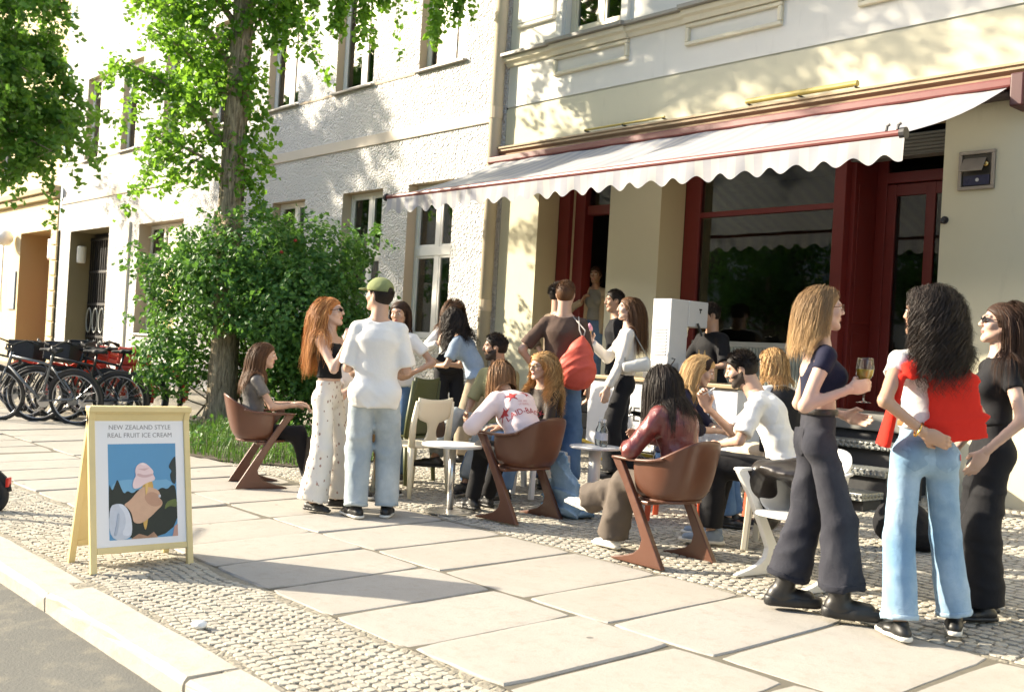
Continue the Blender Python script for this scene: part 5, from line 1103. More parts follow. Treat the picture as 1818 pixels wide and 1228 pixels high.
# 4 red-haired woman
PE['red'] = person('red-haired woman in sunglasses, black crop top and floral white trousers', (-6.82,4.24), R_(28), 1.575, 'pale', lean=-4, head=(10,7,0), pelvis=(0,0,.84),
    arms={-1:dict(to=(.20,-.13,1.27), pole=(.25,-.35,-1), palm=(-.3,.9,0), dir=(-.05,.3,.9), curl=.65, thumb=.7), 1:dict(to=(.24,.10,1.10), pole=(-.4,.6,-.6), palm=(0,-1,0), dir=(.9,-.3,.2), curl=.6)}, legs={-1:dict(to=(-.02,-.12,.075), toe=-8), 1:dict(to=(.03,.15,.075), toe=20)},
    top=dict(mat=BK, fit=.005, hem=.10, tank=True, wr=.0015, name='crop_top'), pants=dict(mat=FLOR, knee=.095, hem=.128, waist=.085, fit=.010, len=.99, wr=.010), shoes=dict(kind='flat', mat=BLKS),
    hair=dict(mat=H_['red'], len=.52, n=1500, vol=.028, wave=.010, freq=22, part=-.1, back=.3, brow=BROWL, w=.004, pts=16, pull=.02, front=.58))
sunglasses(PE['red'])
# 5 man in the cap
PE['cap'] = person('man in olive cap, loose white T-shirt and light baggy jeans seen from behind', (-6.38,4.35), T_AW+.10, 1.735, 'fair', True, lean=-1, head=(52,4,0), pelvis=(0,0,.905),
    arms={1:dict(to=(.26,.14,1.10), pole=(-.6,.3,-.7), palm=(0,-1,0), dir=(.8,-.4,.3), curl=.6), -1:dict(to=(.24,-.15,1.06), pole=(-.6,-.35,-.7), palm=(0,1,0), dir=(.8,.4,.2), curl=.6)}, legs={1:dict(to=(-.02,.09,.08), toe=30), -1:dict(to=(.06,-.13,.08), toe=-8)},
    top=dict(mat=WT, fit=.030, hem=-.06, flare=.014, sleeve=.92, sfit=.022, sflare=.014, wr=.010, name='tshirt'), pants=dict(mat=LJ, knee=.108, hem=.098, waist=.03, fit=.028, len=.99, seams=denim('hem_light', (.26,.32,.36), (.48,.53,.54)), wr=.009), shoes=dict(mat=BLKS, sole=SOLW), lips=False,
    hair=dict(mat=H_['black'], style='short', len=.022, n=700, pts=4, vol=.002, brow=BROW, w=.0024, low=-.075, zmax=.05, sweep=(0,-.2,-.5)))
# 6 girl on the left brown chair
SEAT = .425
PE['girl'] = person('young woman in grey T-shirt seated on the leftmost brown chair', (-8.20,4.42), R_(66), 1.58, 'fair', lean=-4, hunch=20, head=(-4,-4,0), pelvis=(-.05,0,.475),
    arms={-1:dict(to=(.30,-.13,.70), pole=(-.6,-.5,-.5), palm=(0,0,-1), dir=(.9,.2,-.1)), 1:dict(to=(.30,.12,.70), pole=(-.6,.5,-.5), palm=(0,0,-1))}, legs={-1:dict(to=(.44,-.08,.08), pole=(.6,0,1)), 1:dict(to=(.50,.10,.08), pole=(.6,0,1))},
    top=dict(mat=GREY, fit=.012, hem=.03, sleeve=.55, sfit=.016, wr=.008, name='tshirt'), pants=dict(mat=BK, knee=.078, hem=.075, fit=.012), shoes=dict(mat=plain('grey_shoe',(.3,.3,.3),.6), sole=SOLW), hair=dict(mat=H_['brown'], len=.40, n=800, vol=.016, part=.05, back=.6, brow=BROW, grad=.5, pull=.06))
# 7 seated man behind the red-haired woman
PE['sit3'] = person('dark-haired man in white shirt and tan trousers seated behind the red-haired woman', (-7.70,4.92), R_(5), 1.78, 'fair', True, lean=14, hunch=10, head=(-12,-6,0), pelvis=(-.05,0,.55),
    arms={-1:dict(to=(.34,-.06,.98), pole=(.2,-.6,-1), palm=(-.2,.9,0), dir=(.2,.3,.8), curl=.6), 1:dict(to=(.40,.14,.72), pole=(-.4,.6,-.4))}, legs={-1:dict(to=(.46,-.14,.08), pole=(.6,-.1,1)), 1:dict(to=(.42,.16,.08), pole=(.6,.1,1))}, top=dict(mat=WT, fit=.026, hem=-.02, sleeve=.6, sfit=.02, wr=.010, name='shirt'), pants=dict(mat=TANT, knee=.095, hem=.09, fit=.016), shoes=dict(mat=BLKS, sole=SOLW), lips=False,
    hair=dict(mat=H_['black'], style='short', len=.035, n=1200, pts=4, vol=.012, brow=BROW, w=.0028, sweep=(0,.3,.2)))
# 8 person behind the man in the cap
PE['hid'] = person('person in white T-shirt and blue jeans half hidden behind the man in the cap', (-7.86,5.60), T_CA-.3, 1.63, 'tan', lean=3, head=(0,-8,0), arms={1:dict(to=(.16,.20,.98), pole=(-.5,.8,-.3)), -1:dict(to=(.2,-.1,1.0), pole=(-.5,-.8,-.3))}, top=dict(mat=WT, fit=.02, hem=.0, sleeve=.6, sfit=.02, name='tshirt'), pants=dict(mat=BJ), shoes=dict(mat=BLKS, sole=SOLW), hair=dict(mat=H_['dbrown'], len=.25, n=600, vol=.012, brow=BROW))
# 9 standing woman in white jacket by the wall
PE['wine'] = person('woman in white jacket and black skirt-length top raising a small glass by the wall', (-9.32,7.33), R_(-22), 1.69, 'fair', lean=2, head=(6,-16,0), arms={-1:dict(to=(.24,-.20,1.20), pole=(-.1,-.7,-.7), palm=(.2,.9,.1), dir=(.2,.1,.95), curl=.6, thumb=.7), 1:dict(to=(.24,.10,1.02), pole=(-.4,.6,-.5), palm=(-.5,-.5,-.5), curl=.5)}, legs={1:dict(to=(.03,.09,.075)), -1:dict(to=(-.03,-.1,.075))},
    top=dict(mat=WT, fit=.018, hem=.04, sleeve=1.9, sfit=.014, wr=.010, name='jacket'), pants=dict(mat=BK, knee=.10, hem=.10, fit=.02, waist=.09), shoes=dict(mat=BLKS), hair=dict(mat=H_['brown'], len=.48, n=850, vol=.024, wave=.006, freq=25, part=0, back=.15, brow=BROW, pull=.0))
# 10 dark curly woman stooping
PE['curl'] = person('woman with dark curly hair in blue chambray shirt stooping towards a friend', (-8.40,6.86), T_LE-.35, 1.62, 'olive', lean=32, head=(8,-26,0), arms={1:dict(to=(.36,.10,.98), pole=(-.3,.6,-.8), palm=(0,-1,0), curl=.5), -1:dict(to=(.38,-.08,1.0), pole=(-.3,-.6,-.8))}, pelvis=(-.10,0,.86), top=dict(mat=DSH, fit=.022, hem=.0, sleeve=.75, sfit=.026, wr=.011, name='shirt'), pants=dict(mat=fabric('sand_chino',(.33,.27,.19),.1), knee=.09, hem=.09), shoes=dict(mat=BLKS),
    hair=dict(mat=H_['black'], len=.42, n=950, vol=.05, wave=.018, freq=45, brow=BROW, w=.006, pts=16, back=.25))
# 11 seated man in olive, sunglasses on his head
PE['olive'] = person('bearded man in olive shirt with sunglasses on his head, seated in grey jeans', (-7.08,6.14), R_(282), 1.76, 'olive', True, lean=4, hunch=8, head=(-52,-4,0), pelvis=(-.02,0,.52), arms={1:dict(to=(.34,.14,.62), pole=(-.5,.6,-.3)), -1:dict(to=(.32,-.10,.62), pole=(-.5,-.6,-.3))}, legs={1:dict(to=(.56,.12,.08), pole=(.6,.2,1), toe=10), -1:dict(to=(.62,-.18,.26), pole=(.5,-.2,1), toe=-55)},
    top=dict(mat=OLV, fit=.022, hem=-.01, sleeve=.85, sfit=.02, name='shirt'), pants=dict(mat=GJ, knee=.085, hem=.075, fit=.012, len=.92), shoes=dict(mat=BLKS), lips=False, beard=H_['black'], hair=dict(mat=H_['black'], style='short', len=.025, n=1100, pts=4, vol=.010, brow=BROW, w=.0028))
sunglasses(PE['olive'], True, None, .075)
# 12 woman in pink on the middle brown chair
PE['pink'] = person('woman in pale pink sweatshirt with red stars, seated on the middle brown chair', (-5.88,5.32), R_(180), 1.68, 'fair', lean=36, hunch=14, head=(4,-10,0), side=-4, build=1.08, pelvis=(-.10,0,.49), arms={1:dict(to=(.34,.16,.64), pole=(-.3,.8,-.4), palm=(0,0,-1)), -1:dict(to=(.36,-.14,.64), pole=(-.3,-.8,-.4), palm=(0,0,-1))}, legs={1:dict(to=(.40,.08,.08), pole=(.6,0,1)), -1:dict(to=(.46,-.12,.08), pole=(.6,0,1))},
    top=dict(mat=PINK, fit=.034, hem=-.03, sleeve=1.92, sfit=.024, wr=.009, name='sweatshirt', res=.012), pants=dict(mat=BK, knee=.075, hem=.07), shoes=dict(mat=BLKS), hair=dict(mat=H_['ltbrown'], len=.30, n=900, vol=.018, part=0, back=.2, brow=BROWL, pull=-.02))
# 13 curly blonde with glasses
PE['curlyb'] = person('woman with long curly blond hair and glasses in dark brown shirt', (-6.46,6.10), R_(268), 1.63, 'fair', lean=2, hunch=8, head=(-2,-4,0), pelvis=(-.02,0,.43), arms={1:dict(to=(.22,-.02,.66), pole=(-.3,.8,-.5), palm=(-1,0,0), dir=(.2,-.9,0)), -1:dict(to=(.24,.06,.72), pole=(-.3,-.8,-.5), palm=(-1,0,0), dir=(.2,.9,0))}, legs={1:dict(to=(.45,.1,.08), pole=(.6,0,1)), -1:dict(to=(.42,-.1,.08), pole=(.6,0,1))},
    top=dict(mat=DKB, fit=.016, hem=0, sleeve=1.9, sfit=.014, wr=.010, name='shirt'), pants=dict(mat=BJ), shoes=dict(mat=BLKS), hair=dict(mat=H_['curlyb'], len=.50, n=950, vol=.035, wave=.022, freq=60, part=0, back=.40, brow=BROWL, pts=18, w=.0055, pull=.015, front=.6))
sunglasses(PE['curlyb'], False, plain('thin_gold', (.45,.30,.12), .3, metal=1))
# 14 man in brown T-shirt
PE['brown'] = person('tall man in dark brown T-shirt and jeans carrying a red drawstring bag', (-6.68,6.50), T_AW-.14, 1.85, 'fair', True, lean=1, head=(-4,0,0), arms={1:dict(to=(.06,.21,1.0), pole=(-.5,1,0), palm=(.3,-1,0), dir=(.5,-.7,-.3)), -1:dict(to=(.10,-.24,.90), pole=(-.9,-.4,0))}, legs={1:dict(to=(0,.12,.08)), -1:dict(to=(.03,-.13,.08))}, top=dict(mat=BRN, fit=.026, hem=-.03, sleeve=.85, sfit=.016, sflare=.008, wr=.010, name='tshirt'), pants=dict(mat=BJ, knee=.10, hem=.10, fit=.02), shoes=dict(mat=BLKS), lips=False, hair=dict(mat=H_['brown'], style='short', len=.018, n=1400, pts=4, vol=.004, brow=BROW, w=.0024, low=-.07, sweep=(0,.2,0)))
# 15 man further back, dark hair
PE['back'] = person('black-haired man in brown shirt with hand on hip near the left doorway', (-8.25,7.92), R_(75), 1.90, 'tan', True, head=(-8,0,0), arms={1:dict(to=(.02,.24,1.06), pole=(-.4,1,0)), -1:dict(to=(.05,-.24,1.06), pole=(-.4,-1,0))}, top=dict(mat=fabric('taupe_shirt',(.17,.13,.09),.1), fit=.024, hem=-.02, sleeve=1.4, sfit=.02, name='shirt'), pants=dict(mat=BK, knee=.10, hem=.10, fit=.02), shoes=dict(mat=BLKS), lips=False, hair=dict(mat=H_['black'], style='short', len=.04, n=1200, pts=4, vol=.014, brow=BROW, w=.003))
# 16 woman in the doorway
PE['door'] = person('woman in grey top and open beige cardigan standing inside the left doorway', (-9.50,9.78), R_(-60), 1.68, 'olive', z=.80, head=(-8,-4,0), arms={-1:dict(to=(.20,-.12,1.20), pole=(-.1,-.7,-.7), palm=(0,1,0), dir=(.3,.4,.8), curl=.6), 1:dict(to=(.05,.22,.90))}, top=dict(mat=fabric('grey_rib',(.24,.24,.22),.08), fit=.008, hem=.06, sleeve=1.9, sfit=.012, name='top'), pants=dict(mat=BJ, knee=.10, hem=.10), shoes=dict(mat=BLKS), hair=dict(mat=H_['dbrown'], len=.12, n=500, vol=.008, brow=BROW, back=.9, pull=.2))
q = PE['door']; c = SDF(.03)
for s in (1,-1): c.ecap(q.pel+q.lfs*.12*s-np.array([0,0,.05]), q.chest+q.lfs*.11*s, q.fws, (.10,.05), (.11,.06)); c.cap(q.nb+q.lfs*.05*s-q.u3*.03, q.sh[s], .05, .062); c.cap(q.sh[s], q.el[s], .066, .056); c.cap(q.el[s], q.el[s]+(q.wr[s]-q.el[s])*.85, .056, .045)
V, F = c.mesh(.013, folds(.008, 77)); np_mesh('cardigan', V, F, BEIG, q.root)
# 17 man in black T-shirt behind the cart
PE['staff'] = person('dark-haired man in black T-shirt with small white print behind the ice cream cart', (-7.88,8.50), T_LE+.1, 1.85, 'olive', True, lean=3, head=(0,-6,0), top=dict(mat=BK, fit=.022, hem=-.02, sleeve=.85, sfit=.024, name='tshirt'), pants=dict(mat=BK), shoes=dict(mat=BLKS), lips=False, hair=dict(mat=H_['black'], style='short', len=.02, n=1100, pts=4, vol=.006, brow=BROW, w=.0026))
# 18 woman with the ice cream
PE['ice'] = person('woman in cream blouse and black trousers holding a pink ice cream cone', (-6.77,7.42), T_LE-.05, 1.73, 'pale', lean=-2, head=(0,2,0), pelvis=(0,0,.905), arms={1:dict(to=(.16,.18,.84), pole=(-.9,.3,0), palm=(0,-1,0), dir=(.15,0,-1), curl=.4), -1:dict(to=(.33,-.08,1.28), pole=(.1,-.4,-1), palm=(-.2,.9,.2), dir=(.35,.1,.85), curl=.62, thumb=.75)}, legs={1:dict(to=(.05,.1,.08)), -1:dict(to=(-.08,-.1,.08))},
    top=dict(mat=CREAMB, fit=.014, hem=.045, sleeve=1.93, sfit=.012, sflare=.008, wr=.010, name='blouse'), pants=dict(mat=BK, knee=.105, hem=.12, waist=.085, fit=.014, len=.98), shoes=dict(mat=BLKS), hair=dict(mat=H_['brown'], len=.50, n=900, vol=.016, part=0, back=.5, brow=BROWL, pull=.05, front=.60))
# 19 vendor behind the machine
PE['vendor'] = person('vendor in black T-shirt half hidden behind the white ice cream machine', (-6.62,8.52), R_(-100), 1.70, 'tan', True, head=(-20,-14,0), arms={1:dict(to=(.25,.12,1.02), pole=(-.5,.7,-.3)), -1:dict(to=(.28,-.1,1.05), pole=(-.5,-.7,-.3))}, top=dict(mat=BK, fit=.03, hem=-.02, sleeve=.9, sfit=.03, name='tshirt'), pants=dict(mat=BK), shoes=dict(mat=BLKS), lips=False, hair=dict(mat=H_['black'], style='short', len=.03, n=900, pts=4, vol=.01, brow=BROW, w=.003))
# 20 woman in maroon leather jacket
PE['maroon'] = person('woman with long black hair in maroon leather jacket seated on the nearest brown chair', (-4.27,5.15), R_(178), 1.62, 'fair', lean=8, hunch=28, head=(-14,-20,0), pelvis=(-.09,0,.485), arms={1:dict(to=(.26,.12,.69), pole=(-.5,.7,-.3), palm=(0,-.6,-.6), dir=(.9,-.4,-.1), curl=.5), -1:dict(to=(.30,-.10,.74), pole=(-.5,-.7,-.3))}, legs={1:dict(to=(.42,.05,.075), pole=(.6,.1,1), toe=0), -1:dict(to=(.72,.10,.27), pole=(.4,-.05,1), toe=4, tpitch=10)},
    top=dict(mat=MAR, fit=.032, hem=-.03, sleeve=1.9, sfit=.026, wr=.012, name='leather_jacket'), pants=dict(mat=TAUP, knee=.10, hem=.115, fit=.018, len=.98, wr=.012), shoes=dict(mat=WHS, sole=SOLW), hair=dict(mat=H_['black'], len=.46, n=1500, w=.0036, vol=.016, part=0, back=.4, brow=BROW, pull=.04))
# 21 blonde with dark headband
PE['band'] = person('blond woman in navy top with dark headband looking down at the table', (-5.11,6.22), R_(30), 1.66, 'fair', lean=10, hunch=14, head=(6,-24,0), pelvis=(-.03,0,.50), arms={-1:dict(to=(.36,-.06,.70), pole=(-.3,-.8,-.4)), 1:dict(to=(.36,.10,.70), pole=(-.3,.8,-.4))}, legs={1:dict(to=(.45,.1,.08), pole=(.6,0,1)), -1:dict(to=(.42,-.1,.08), pole=(.6,0,1))}, top=dict(mat=NAVY, fit=.012, hem=0, sleeve=1.2, sfit=.014, name='top'), pants=dict(mat=BJ), shoes=dict(mat=BLKS), hair=dict(mat=H_['blond'], len=.36, n=850, vol=.016, part=0, back=.9, brow=BROWL, pull=.16))
q = PE['band']; c = SDF(.008)
c.ell(q.hc+(q.Fh*.012+q.Uh*.052)*q.hs, (q.Rh,q.Fh,q.Uh), np.array((.090,.062,.075))*q.hs); c.plane(q.hc+q.Fh*(-.028)*q.hs, -q.Fh); c.plane(q.hc+q.Fh*.05*q.hs, q.Fh); c.plane(q.hc+q.Uh*.01*q.hs, -q.Uh); V, F = c.mesh(.007, folds(.004, 3, 3)); np_mesh('headband', V, F, fabric('dark_headband',(.035,.02,.014),.2), q.root)
# 22 bearded man in white T-shirt
PE['beard'] = person('bearded man in white T-shirt and black trousers seated with a cigarette in hand', (-4.07,6.02), R_(206), 1.80, 'fair', True, lean=24, hunch=12, head=(6,-18,0), pelvis=(-.04,0,.52), arms={1:dict(to=(.40,.16,.66), pole=(-.5,.8,-.2), palm=(0,-.7,-.6), dir=(.8,-.6,-.2), curl=.45), -1:dict(to=(.50,-.02,.90), pole=(.2,-.3,-1), palm=(-.2,.9,.3), dir=(.3,.2,.8), curl=.55, thumb=.7)}, legs={1:dict(to=(.40,.12,.08), pole=(.7,.1,1)), -1:dict(to=(.46,-.16,.08), pole=(.7,-.1,1))},
    top=dict(mat=WT, fit=.018, hem=-.02, sleeve=.85, sfit=.018, sflare=.006, wr=.009, name='tshirt'), pants=dict(mat=BK, knee=.095, hem=.09, fit=.018, len=.93), shoes=dict(mat=fabric('blue_grey_mesh',(.22,.27,.34),.2), sole=SOLW), lips=False, beard=H_['black'], hair=dict(mat=H_['black'], style='short', len=.03, n=1600, pts=4, vol=.012, brow=BROW, w=.0026, sweep=(0,.35,.25)))
# 23 blond person behind him
PE['vest'] = person('person with wavy blond hair in white top and black vest seated behind', (-4.66,6.88), R_(165), 1.70, 'fair', lean=8, hunch=12, head=(10,-12,0), pelvis=(-.03,0,.52), arms={1:dict(to=(.35,.1,.70), pole=(-.3,.8,-.4)), -1:dict(to=(.36,-.10,.70), pole=(-.3,-.8,-.4))}, legs={1:dict(to=(.45,.1,.08), pole=(.6,0,1)), -1:dict(to=(.42,-.1,.08), pole=(.6,0,1))}, top=dict(mat=WT, fit=.012, hem=0, sleeve=.6, sfit=.014, name='top'), pants=dict(mat=fabric('cream_print_trousers',(.55,.48,.36),.2,scale=14)), shoes=dict(mat=BLKS, sole=SOLW), hair=dict(mat=H_['curlyb'], len=.30, n=800, vol=.026, wave=.010, freq=38, part=0, back=.3, brow=BROWL))
q = PE['vest']; c = SDF(.02); c.ecap(q.pel, q.chest, q.lfs, (.18,.135), (.165,.135), fa=True); c.ecap(q.chest, q.nb-q.u3*.06, q.lfs, (.165,.135), (.10,.09), fb=True); V, F = c.mesh(.013, folds(.006, 8)); np_mesh('vest', V, F, BK, q.root)
# ------------------------------------------------------------------ furniture
def m_brown():
    b = NB('brown_plastic'); co = b.co(); n = b.noise(co, 5, 4); b.col(b.mix(n, (.080,.028,.014), (.125,.047,.024))).set(rough=b.math('ADD', b.math('MULTIPLY', b.noise(co, 26, 4), .25), .26), spec=.5, coat=.15).bump(b.noise(co, 220, 2), .06, .003); return b.m
BRP = m_brown(); WHP = plain('white_plastic', (.70,.70,.68), .35, .05, 6, .03); CRP = plain('cream_plastic', (.72,.66,.50), .45, .06, 6, .04); BGP = plain('beige_plastic', (.58,.53,.42), .5, .08); OGP = plain('olive_plastic', (.06,.07,.02), .5, .1); ORP = plain('orange_plastic', (.48,.07,.02), .45, .1)
STEEL = plain('brushed_steel', (.62,.60,.56), .28, .08, metal=.9)
def z_chair(loc, yaw, mat, label):
    t = empty('cantilever_chair', loc, yaw); t.scale = (.88,.88,.97); tag(t, label, 'chair', 'sculpted plastic chairs on the pavement')
    poly = [(.185,.64),(-.03,.335),(-.255,.0),(.225,.0),(.235,.012),(.12,.036),(.02,.066),(-.035,.105),(-.052,.16),(.02,.29),(.15,.49),(.262,.63),(.255,.648)]
    for s in (1,-1):
        M_ = Matrix(((1,0,0,0),(0,0,-s,.27*s),(0,1,0,0),(0,0,0,1)))
        MB().prism(poly, -.022, .022, M_).build('leg', mat, t, bevel=.009, seg=3)
        mb = MB(); mb.sweep([(-.20,.262*s,.672),(-.08,.278*s,.652),(.08,.284*s,.645),(.22,.276*s,.648),(.262,.27*s,.646)], [(-.030,-.009),(.030,-.009),(.034,.0),(.030,.009),(-.030,.009),(-.034,0)]); mb.build('armrest', mat, t, smooth=True, bevel=.004)
    nt_, prof = 31, [(.03,.400),(.40,.398),(.62,.403),(.76,.420),(.86,.462),(.925,.54),(.965,.64),(1.0,None)]
    V, F = [], []
    for i in range(nt_):
        th = R_(-104+208*i/(nt_-1)); c, s = -math.cos(th), math.sin(th); ex = .7
        ux = math.copysign(abs(c)**ex, c)*.285; uy = math.copysign(abs(s)**ex, s)*.275; k_ = max(0, math.cos(th)); zt = .655+.15*k_**1.4
        for (r, z) in prof:
            zz = z if z is not None else zt
            if z is not None and z > .43: zz = .42+(zt-.42)*{.462:.12,.54:.34,.64:.66}[z]
            V.append((ux*r-.02-(zz-.42)*.16*k_, uy*r, zz))
    m = len(prof); F = [(i*m+j,(i+1)*m+j,(i+1)*m+j+1,i*m+j+1) for i in range(nt_-1) for j in range(m-1)]
    o = np_mesh('shell', np.array(V), np.array(F), mat, t); md = o.modifiers.new('s','SOLIDIFY'); md.thickness = .013; md.offset = 0; sb = o.modifiers.new('sub','SUBSURF'); sb.levels = 1; sb.render_levels = 1
    mb = MB(); pan = [(.235*math.copysign(abs(math.cos(a))**.7, math.cos(a))+.0, .215*math.copysign(abs(math.sin(a))**.7, math.sin(a))) for a in np.linspace(0,2*math.pi,28)[:-1]]
    mb.prism(pan, .392, .412); mb.build('seat', mat, t, bevel=.008, seg=3)
    MB().sweep([(-.02,-.262,.385),(-.02,.262,.385)], [(-.05,-.012),(.05,-.012),(.05,.012),(-.05,.012)]).build('cross_bar', mat, t, bevel=.006)
    return t
z_chair((-8.18,4.43,G(4.43)), R_(70), BRP, 'brown plastic chair with slanted legs beside the bush, leftmost of the brown chairs')
z_chair((-5.83,5.32,G(5.32)), R_(184), BRP, 'brown plastic chair under the woman in the pink sweatshirt')
z_chair((-4.27,5.13,G(5.13)), R_(178), BRP, 'brown plastic chair under the woman in the maroon leather jacket')
z_chair((-3.46,5.30,G(5.30)), R_(262), WHP, 'white plastic chair with slanted legs behind the woman in charcoal jeans')
# cream chair with cut-out back
def cut_chair(loc, yaw, mat, label, solid=False, z_back=.80):
    t = empty('garden_chair', loc, yaw); tag(t, label, 'chair')
    for sx in (1,-1):
        for sy in (1,-1): MB().tube([(.22*sx,.225*sy,0),(.19*sx,.205*sy,.42)], [.018,.030], 10).build('leg', mat, t, smooth=True)
        MB().tube([(-.19,.205*sx,.40),(-.205,.21*sx,.60),(-.235,.20*sx,z_back-.01)], [.030,.026,.018], 10).build('back_post', mat, t, smooth=True)
    MB().prism([(.225*math.copysign(abs(math.cos(a))**.5,math.cos(a)),.225*math.copysign(abs(math.sin(a))**.5,math.sin(a))) for a in np.linspace(0,2*math.pi,33)[:-1]], .405, .43).build('seat', mat, t, bevel=.01, seg=3)
    V = []; zs = np.linspace(.43, z_back, 15)
    for z in zs:
        f_ = (z-.43)/(z_back-.43); w = .195 if (solid or f_ > .62) else (.10-.055*math.sin(math.pi*min(1,f_/.62)) if f_ < .5 else .06+.135*((f_-.5)/.12)**.6 if f_ < .62 else .195)
        top = z+(.012*math.cos(0) if f_ > .95 else 0)
        for u in np.linspace(-1,1,9): V.append((-.195-.045*f_-.02*(1-u*u)*f_, w*u, top+(.02*(u*u-.5) if f_ > .95 else 0)))
    F = [(j*9+i,j*9+i+1,(j+1)*9+i+1,(j+1)*9+i) for j in range(14) for i in range(8)]
    o = np_mesh('backrest', np.array(V), np.array(F), mat, t); md = o.modifiers.new('s','SOLIDIFY'); md.thickness = .014; md.offset = 0
    return t
cut_chair((-7.17,5.30,G(5.30)), R_(188), CRP, 'cream plastic chair with cut-out back, empty, beside the steel table')
cut_chair((-7.78,5.62,G(5.62)), R_(200), OGP, 'olive green chair back showing above the cream chair', True, .93)
def stool(loc, yaw, mat, label, h=.45, w=.40, d=.40, th=.03):
    t = empty('stool', loc, yaw); tag(t, label, 'stool')
    rr = [(d/2*math.copysign(abs(math.cos(a))**.4,math.cos(a)), w/2*math.copysign(abs(math.sin(a))**.4,math.sin(a))) for a in np.linspace(0,2*math.pi,33)[:-1]]
    MB().prism(rr, h-th, h).build('seat', mat, t, bevel=.012, seg=3)
    for sx in (1,-1):
        for sy in (1,-1): MB().sweep([(d*.43*sx,w*.43*sy,h-th+.004),(d*.45*sx,w*.45*sy,h*.5),(d*.48*sx,w*.48*sy,0)], [(-.024,-.02),(.024,-.02),(.024,.02),(-.024,.02)], up=(1,0,0)).build('leg', mat, t, bevel=.008)
    for sy in (1,-1): MB().bx(-d*.40,d*.40,w*.43*sy-.012,w*.43*sy+.012,h-th-.045,h-th+.003).build('apron', mat, t, bevel=.006)
    return t
stool((-4.02,6.04,G(6.04)), R_(206), BGP, 'beige plastic stool under the bearded man in the white T-shirt', .45, .46, .44)
stool((-5.11,6.24,G(6.24)), R_(30), ORP, 'orange red stool under the blond woman with the headband', .44, .36, .36)
stool((-4.64,6.90,G(6.90)), R_(165), ORP, 'orange red stool under the person in the black vest', .45, .36, .36)
stool((-7.08,6.16,G(6.16)), R_(282), WHP, 'white stool under the man in the olive shirt', .44, .38, .38)
stool((-6.46,6.12,G(6.12)), R_(255), WHP, 'white stool under the woman with curly blond hair', .39, .36, .36)
stool((-7.74,4.92,G(4.92)), R_(5), plain('dark_stool',(.05,.04,.03),.5), 'dark stool under the man in tan trousers', .45, .38, .38)
# tables
def table(loc, h, r, mat_top, mat_leg, label, rb=.2, rc=.026):
    t = empty('side_table', loc); tag(t, label, 'table')
    MB().lathe([(0,h-.022),(r-.006,h-.022),(r,h-.016),(r,h-.004),(r-.006,h),(0,h)], 40).build('table_top', mat_top, t, smooth=False)
    MB().lathe([(rc,0.012),(rc,h-.022)], 16).build('column', mat_leg, t, smooth=True); MB().lathe([(rb,0),(rb,.008),(rb-.02,.014),(rc,.02)], 32).build('foot_plate', mat_leg, t); return t
table((-6.33,5.06,G(5.06)), .52, .24, plain('table_white',(.66,.65,.62),.35,.05), STEEL, 'round steel pedestal table beside the cream chair')
wt = table((-6.02,6.30,G(6.30)), .46, .21, WHP, WHP, 'small round white table with two bottles', .16, .05)
for i, (dx, dy) in enumerate(((.06,.03),(-.05,.09))):
    b_ = MB().lathe([(0,0),(.03,0),(.032,.02),(.032,.13),(.012,.17),(.012,.20)], 16, (0,0,0)).build('bottle', glass_mat('clear_plastic',(.9,.95,.95),1.5), smooth=True); b_.location = (-6.02+dx,6.30+dy,G(6.30)+.461)
    MB().lathe([(.014,.195),(.014,.222),(0,.222)], 12).build('cap', WHP, b_); MB().lathe([(.0328,.05),(.0328,.11)], 16).build('paper_label', plain('bottle_label',(.5,.52,.55),.6), b_)
    tag(b_, ['clear water bottle on the small white table, right of the two','clear water bottle on the small white table, left of the two'][i], 'bottle')
# ------------------------------------------------------------------ ice cream cart
def text_mesh(s, size, mat, name, parent, mw, extrude=.0015, align='CENTER', sx=1.0):
    cu = bpy.data.curves.new('t', 'FONT'); cu.body = s; cu.size = size; cu.extrude = extrude; cu.align_x = align; cu.resolution_u = 3; to = bpy.data.objects.new('t', cu); COL.objects.link(to)
    bpy.context.view_layer.update(); me = bpy.data.meshes.new_from_object(to.evaluated_get(bpy.context.evaluated_depsgraph_get())); COL.objects.unlink(to); bpy.data.objects.remove(to); bpy.data.curves.remove(cu)
    me.materials.clear(); me.materials.append(mat); me.transform(mw @ Matrix.Diagonal((sx,1,1,1))); o = bpy.data.objects.new(name, me); COL.objects.link(o); o.parent = parent; return o
INK = plain('black_ink', (.012,.012,.014), .6)
ct = empty('ice_cream_cart', (-6.65,8.1,G(8.1))); ct.location = (0,0,0); tag(ct, 'white ice cream cart with black lettering in front of the shop window', 'cart')
CX0, CX1, CY0, CY1 = -7.55, -5.70, 7.75, 8.30; PAN = plain('cart_panel', (.60,.61,.63), .45, .04); WOOD = plain('counter_wood', (.30,.22,.12), .5, .2)
MB().bx(CX0,CX1,CY0,CY1,.42,1.085).build('cart_body', PAN, ct, bevel=.008); MB().bx(CX0-.03,CX1+.03,CY0-.04,CY1+.03,1.088,1.125).build('counter', WOOD, ct, bevel=.006)
RXt = Matrix.Rotation(R_(90),4,'X')
text_mesh('VE', .205, INK, 'lettering', ct, Matrix.Translation((-6.95,CY0-.002,.70)) @ RXt, .001, 'CENTER'); text_mesh('CEI', .15, INK, 'lettering', ct, Matrix.Translation((-6.09,CY0-.002,.74)) @ RXt, .001, 'CENTER')
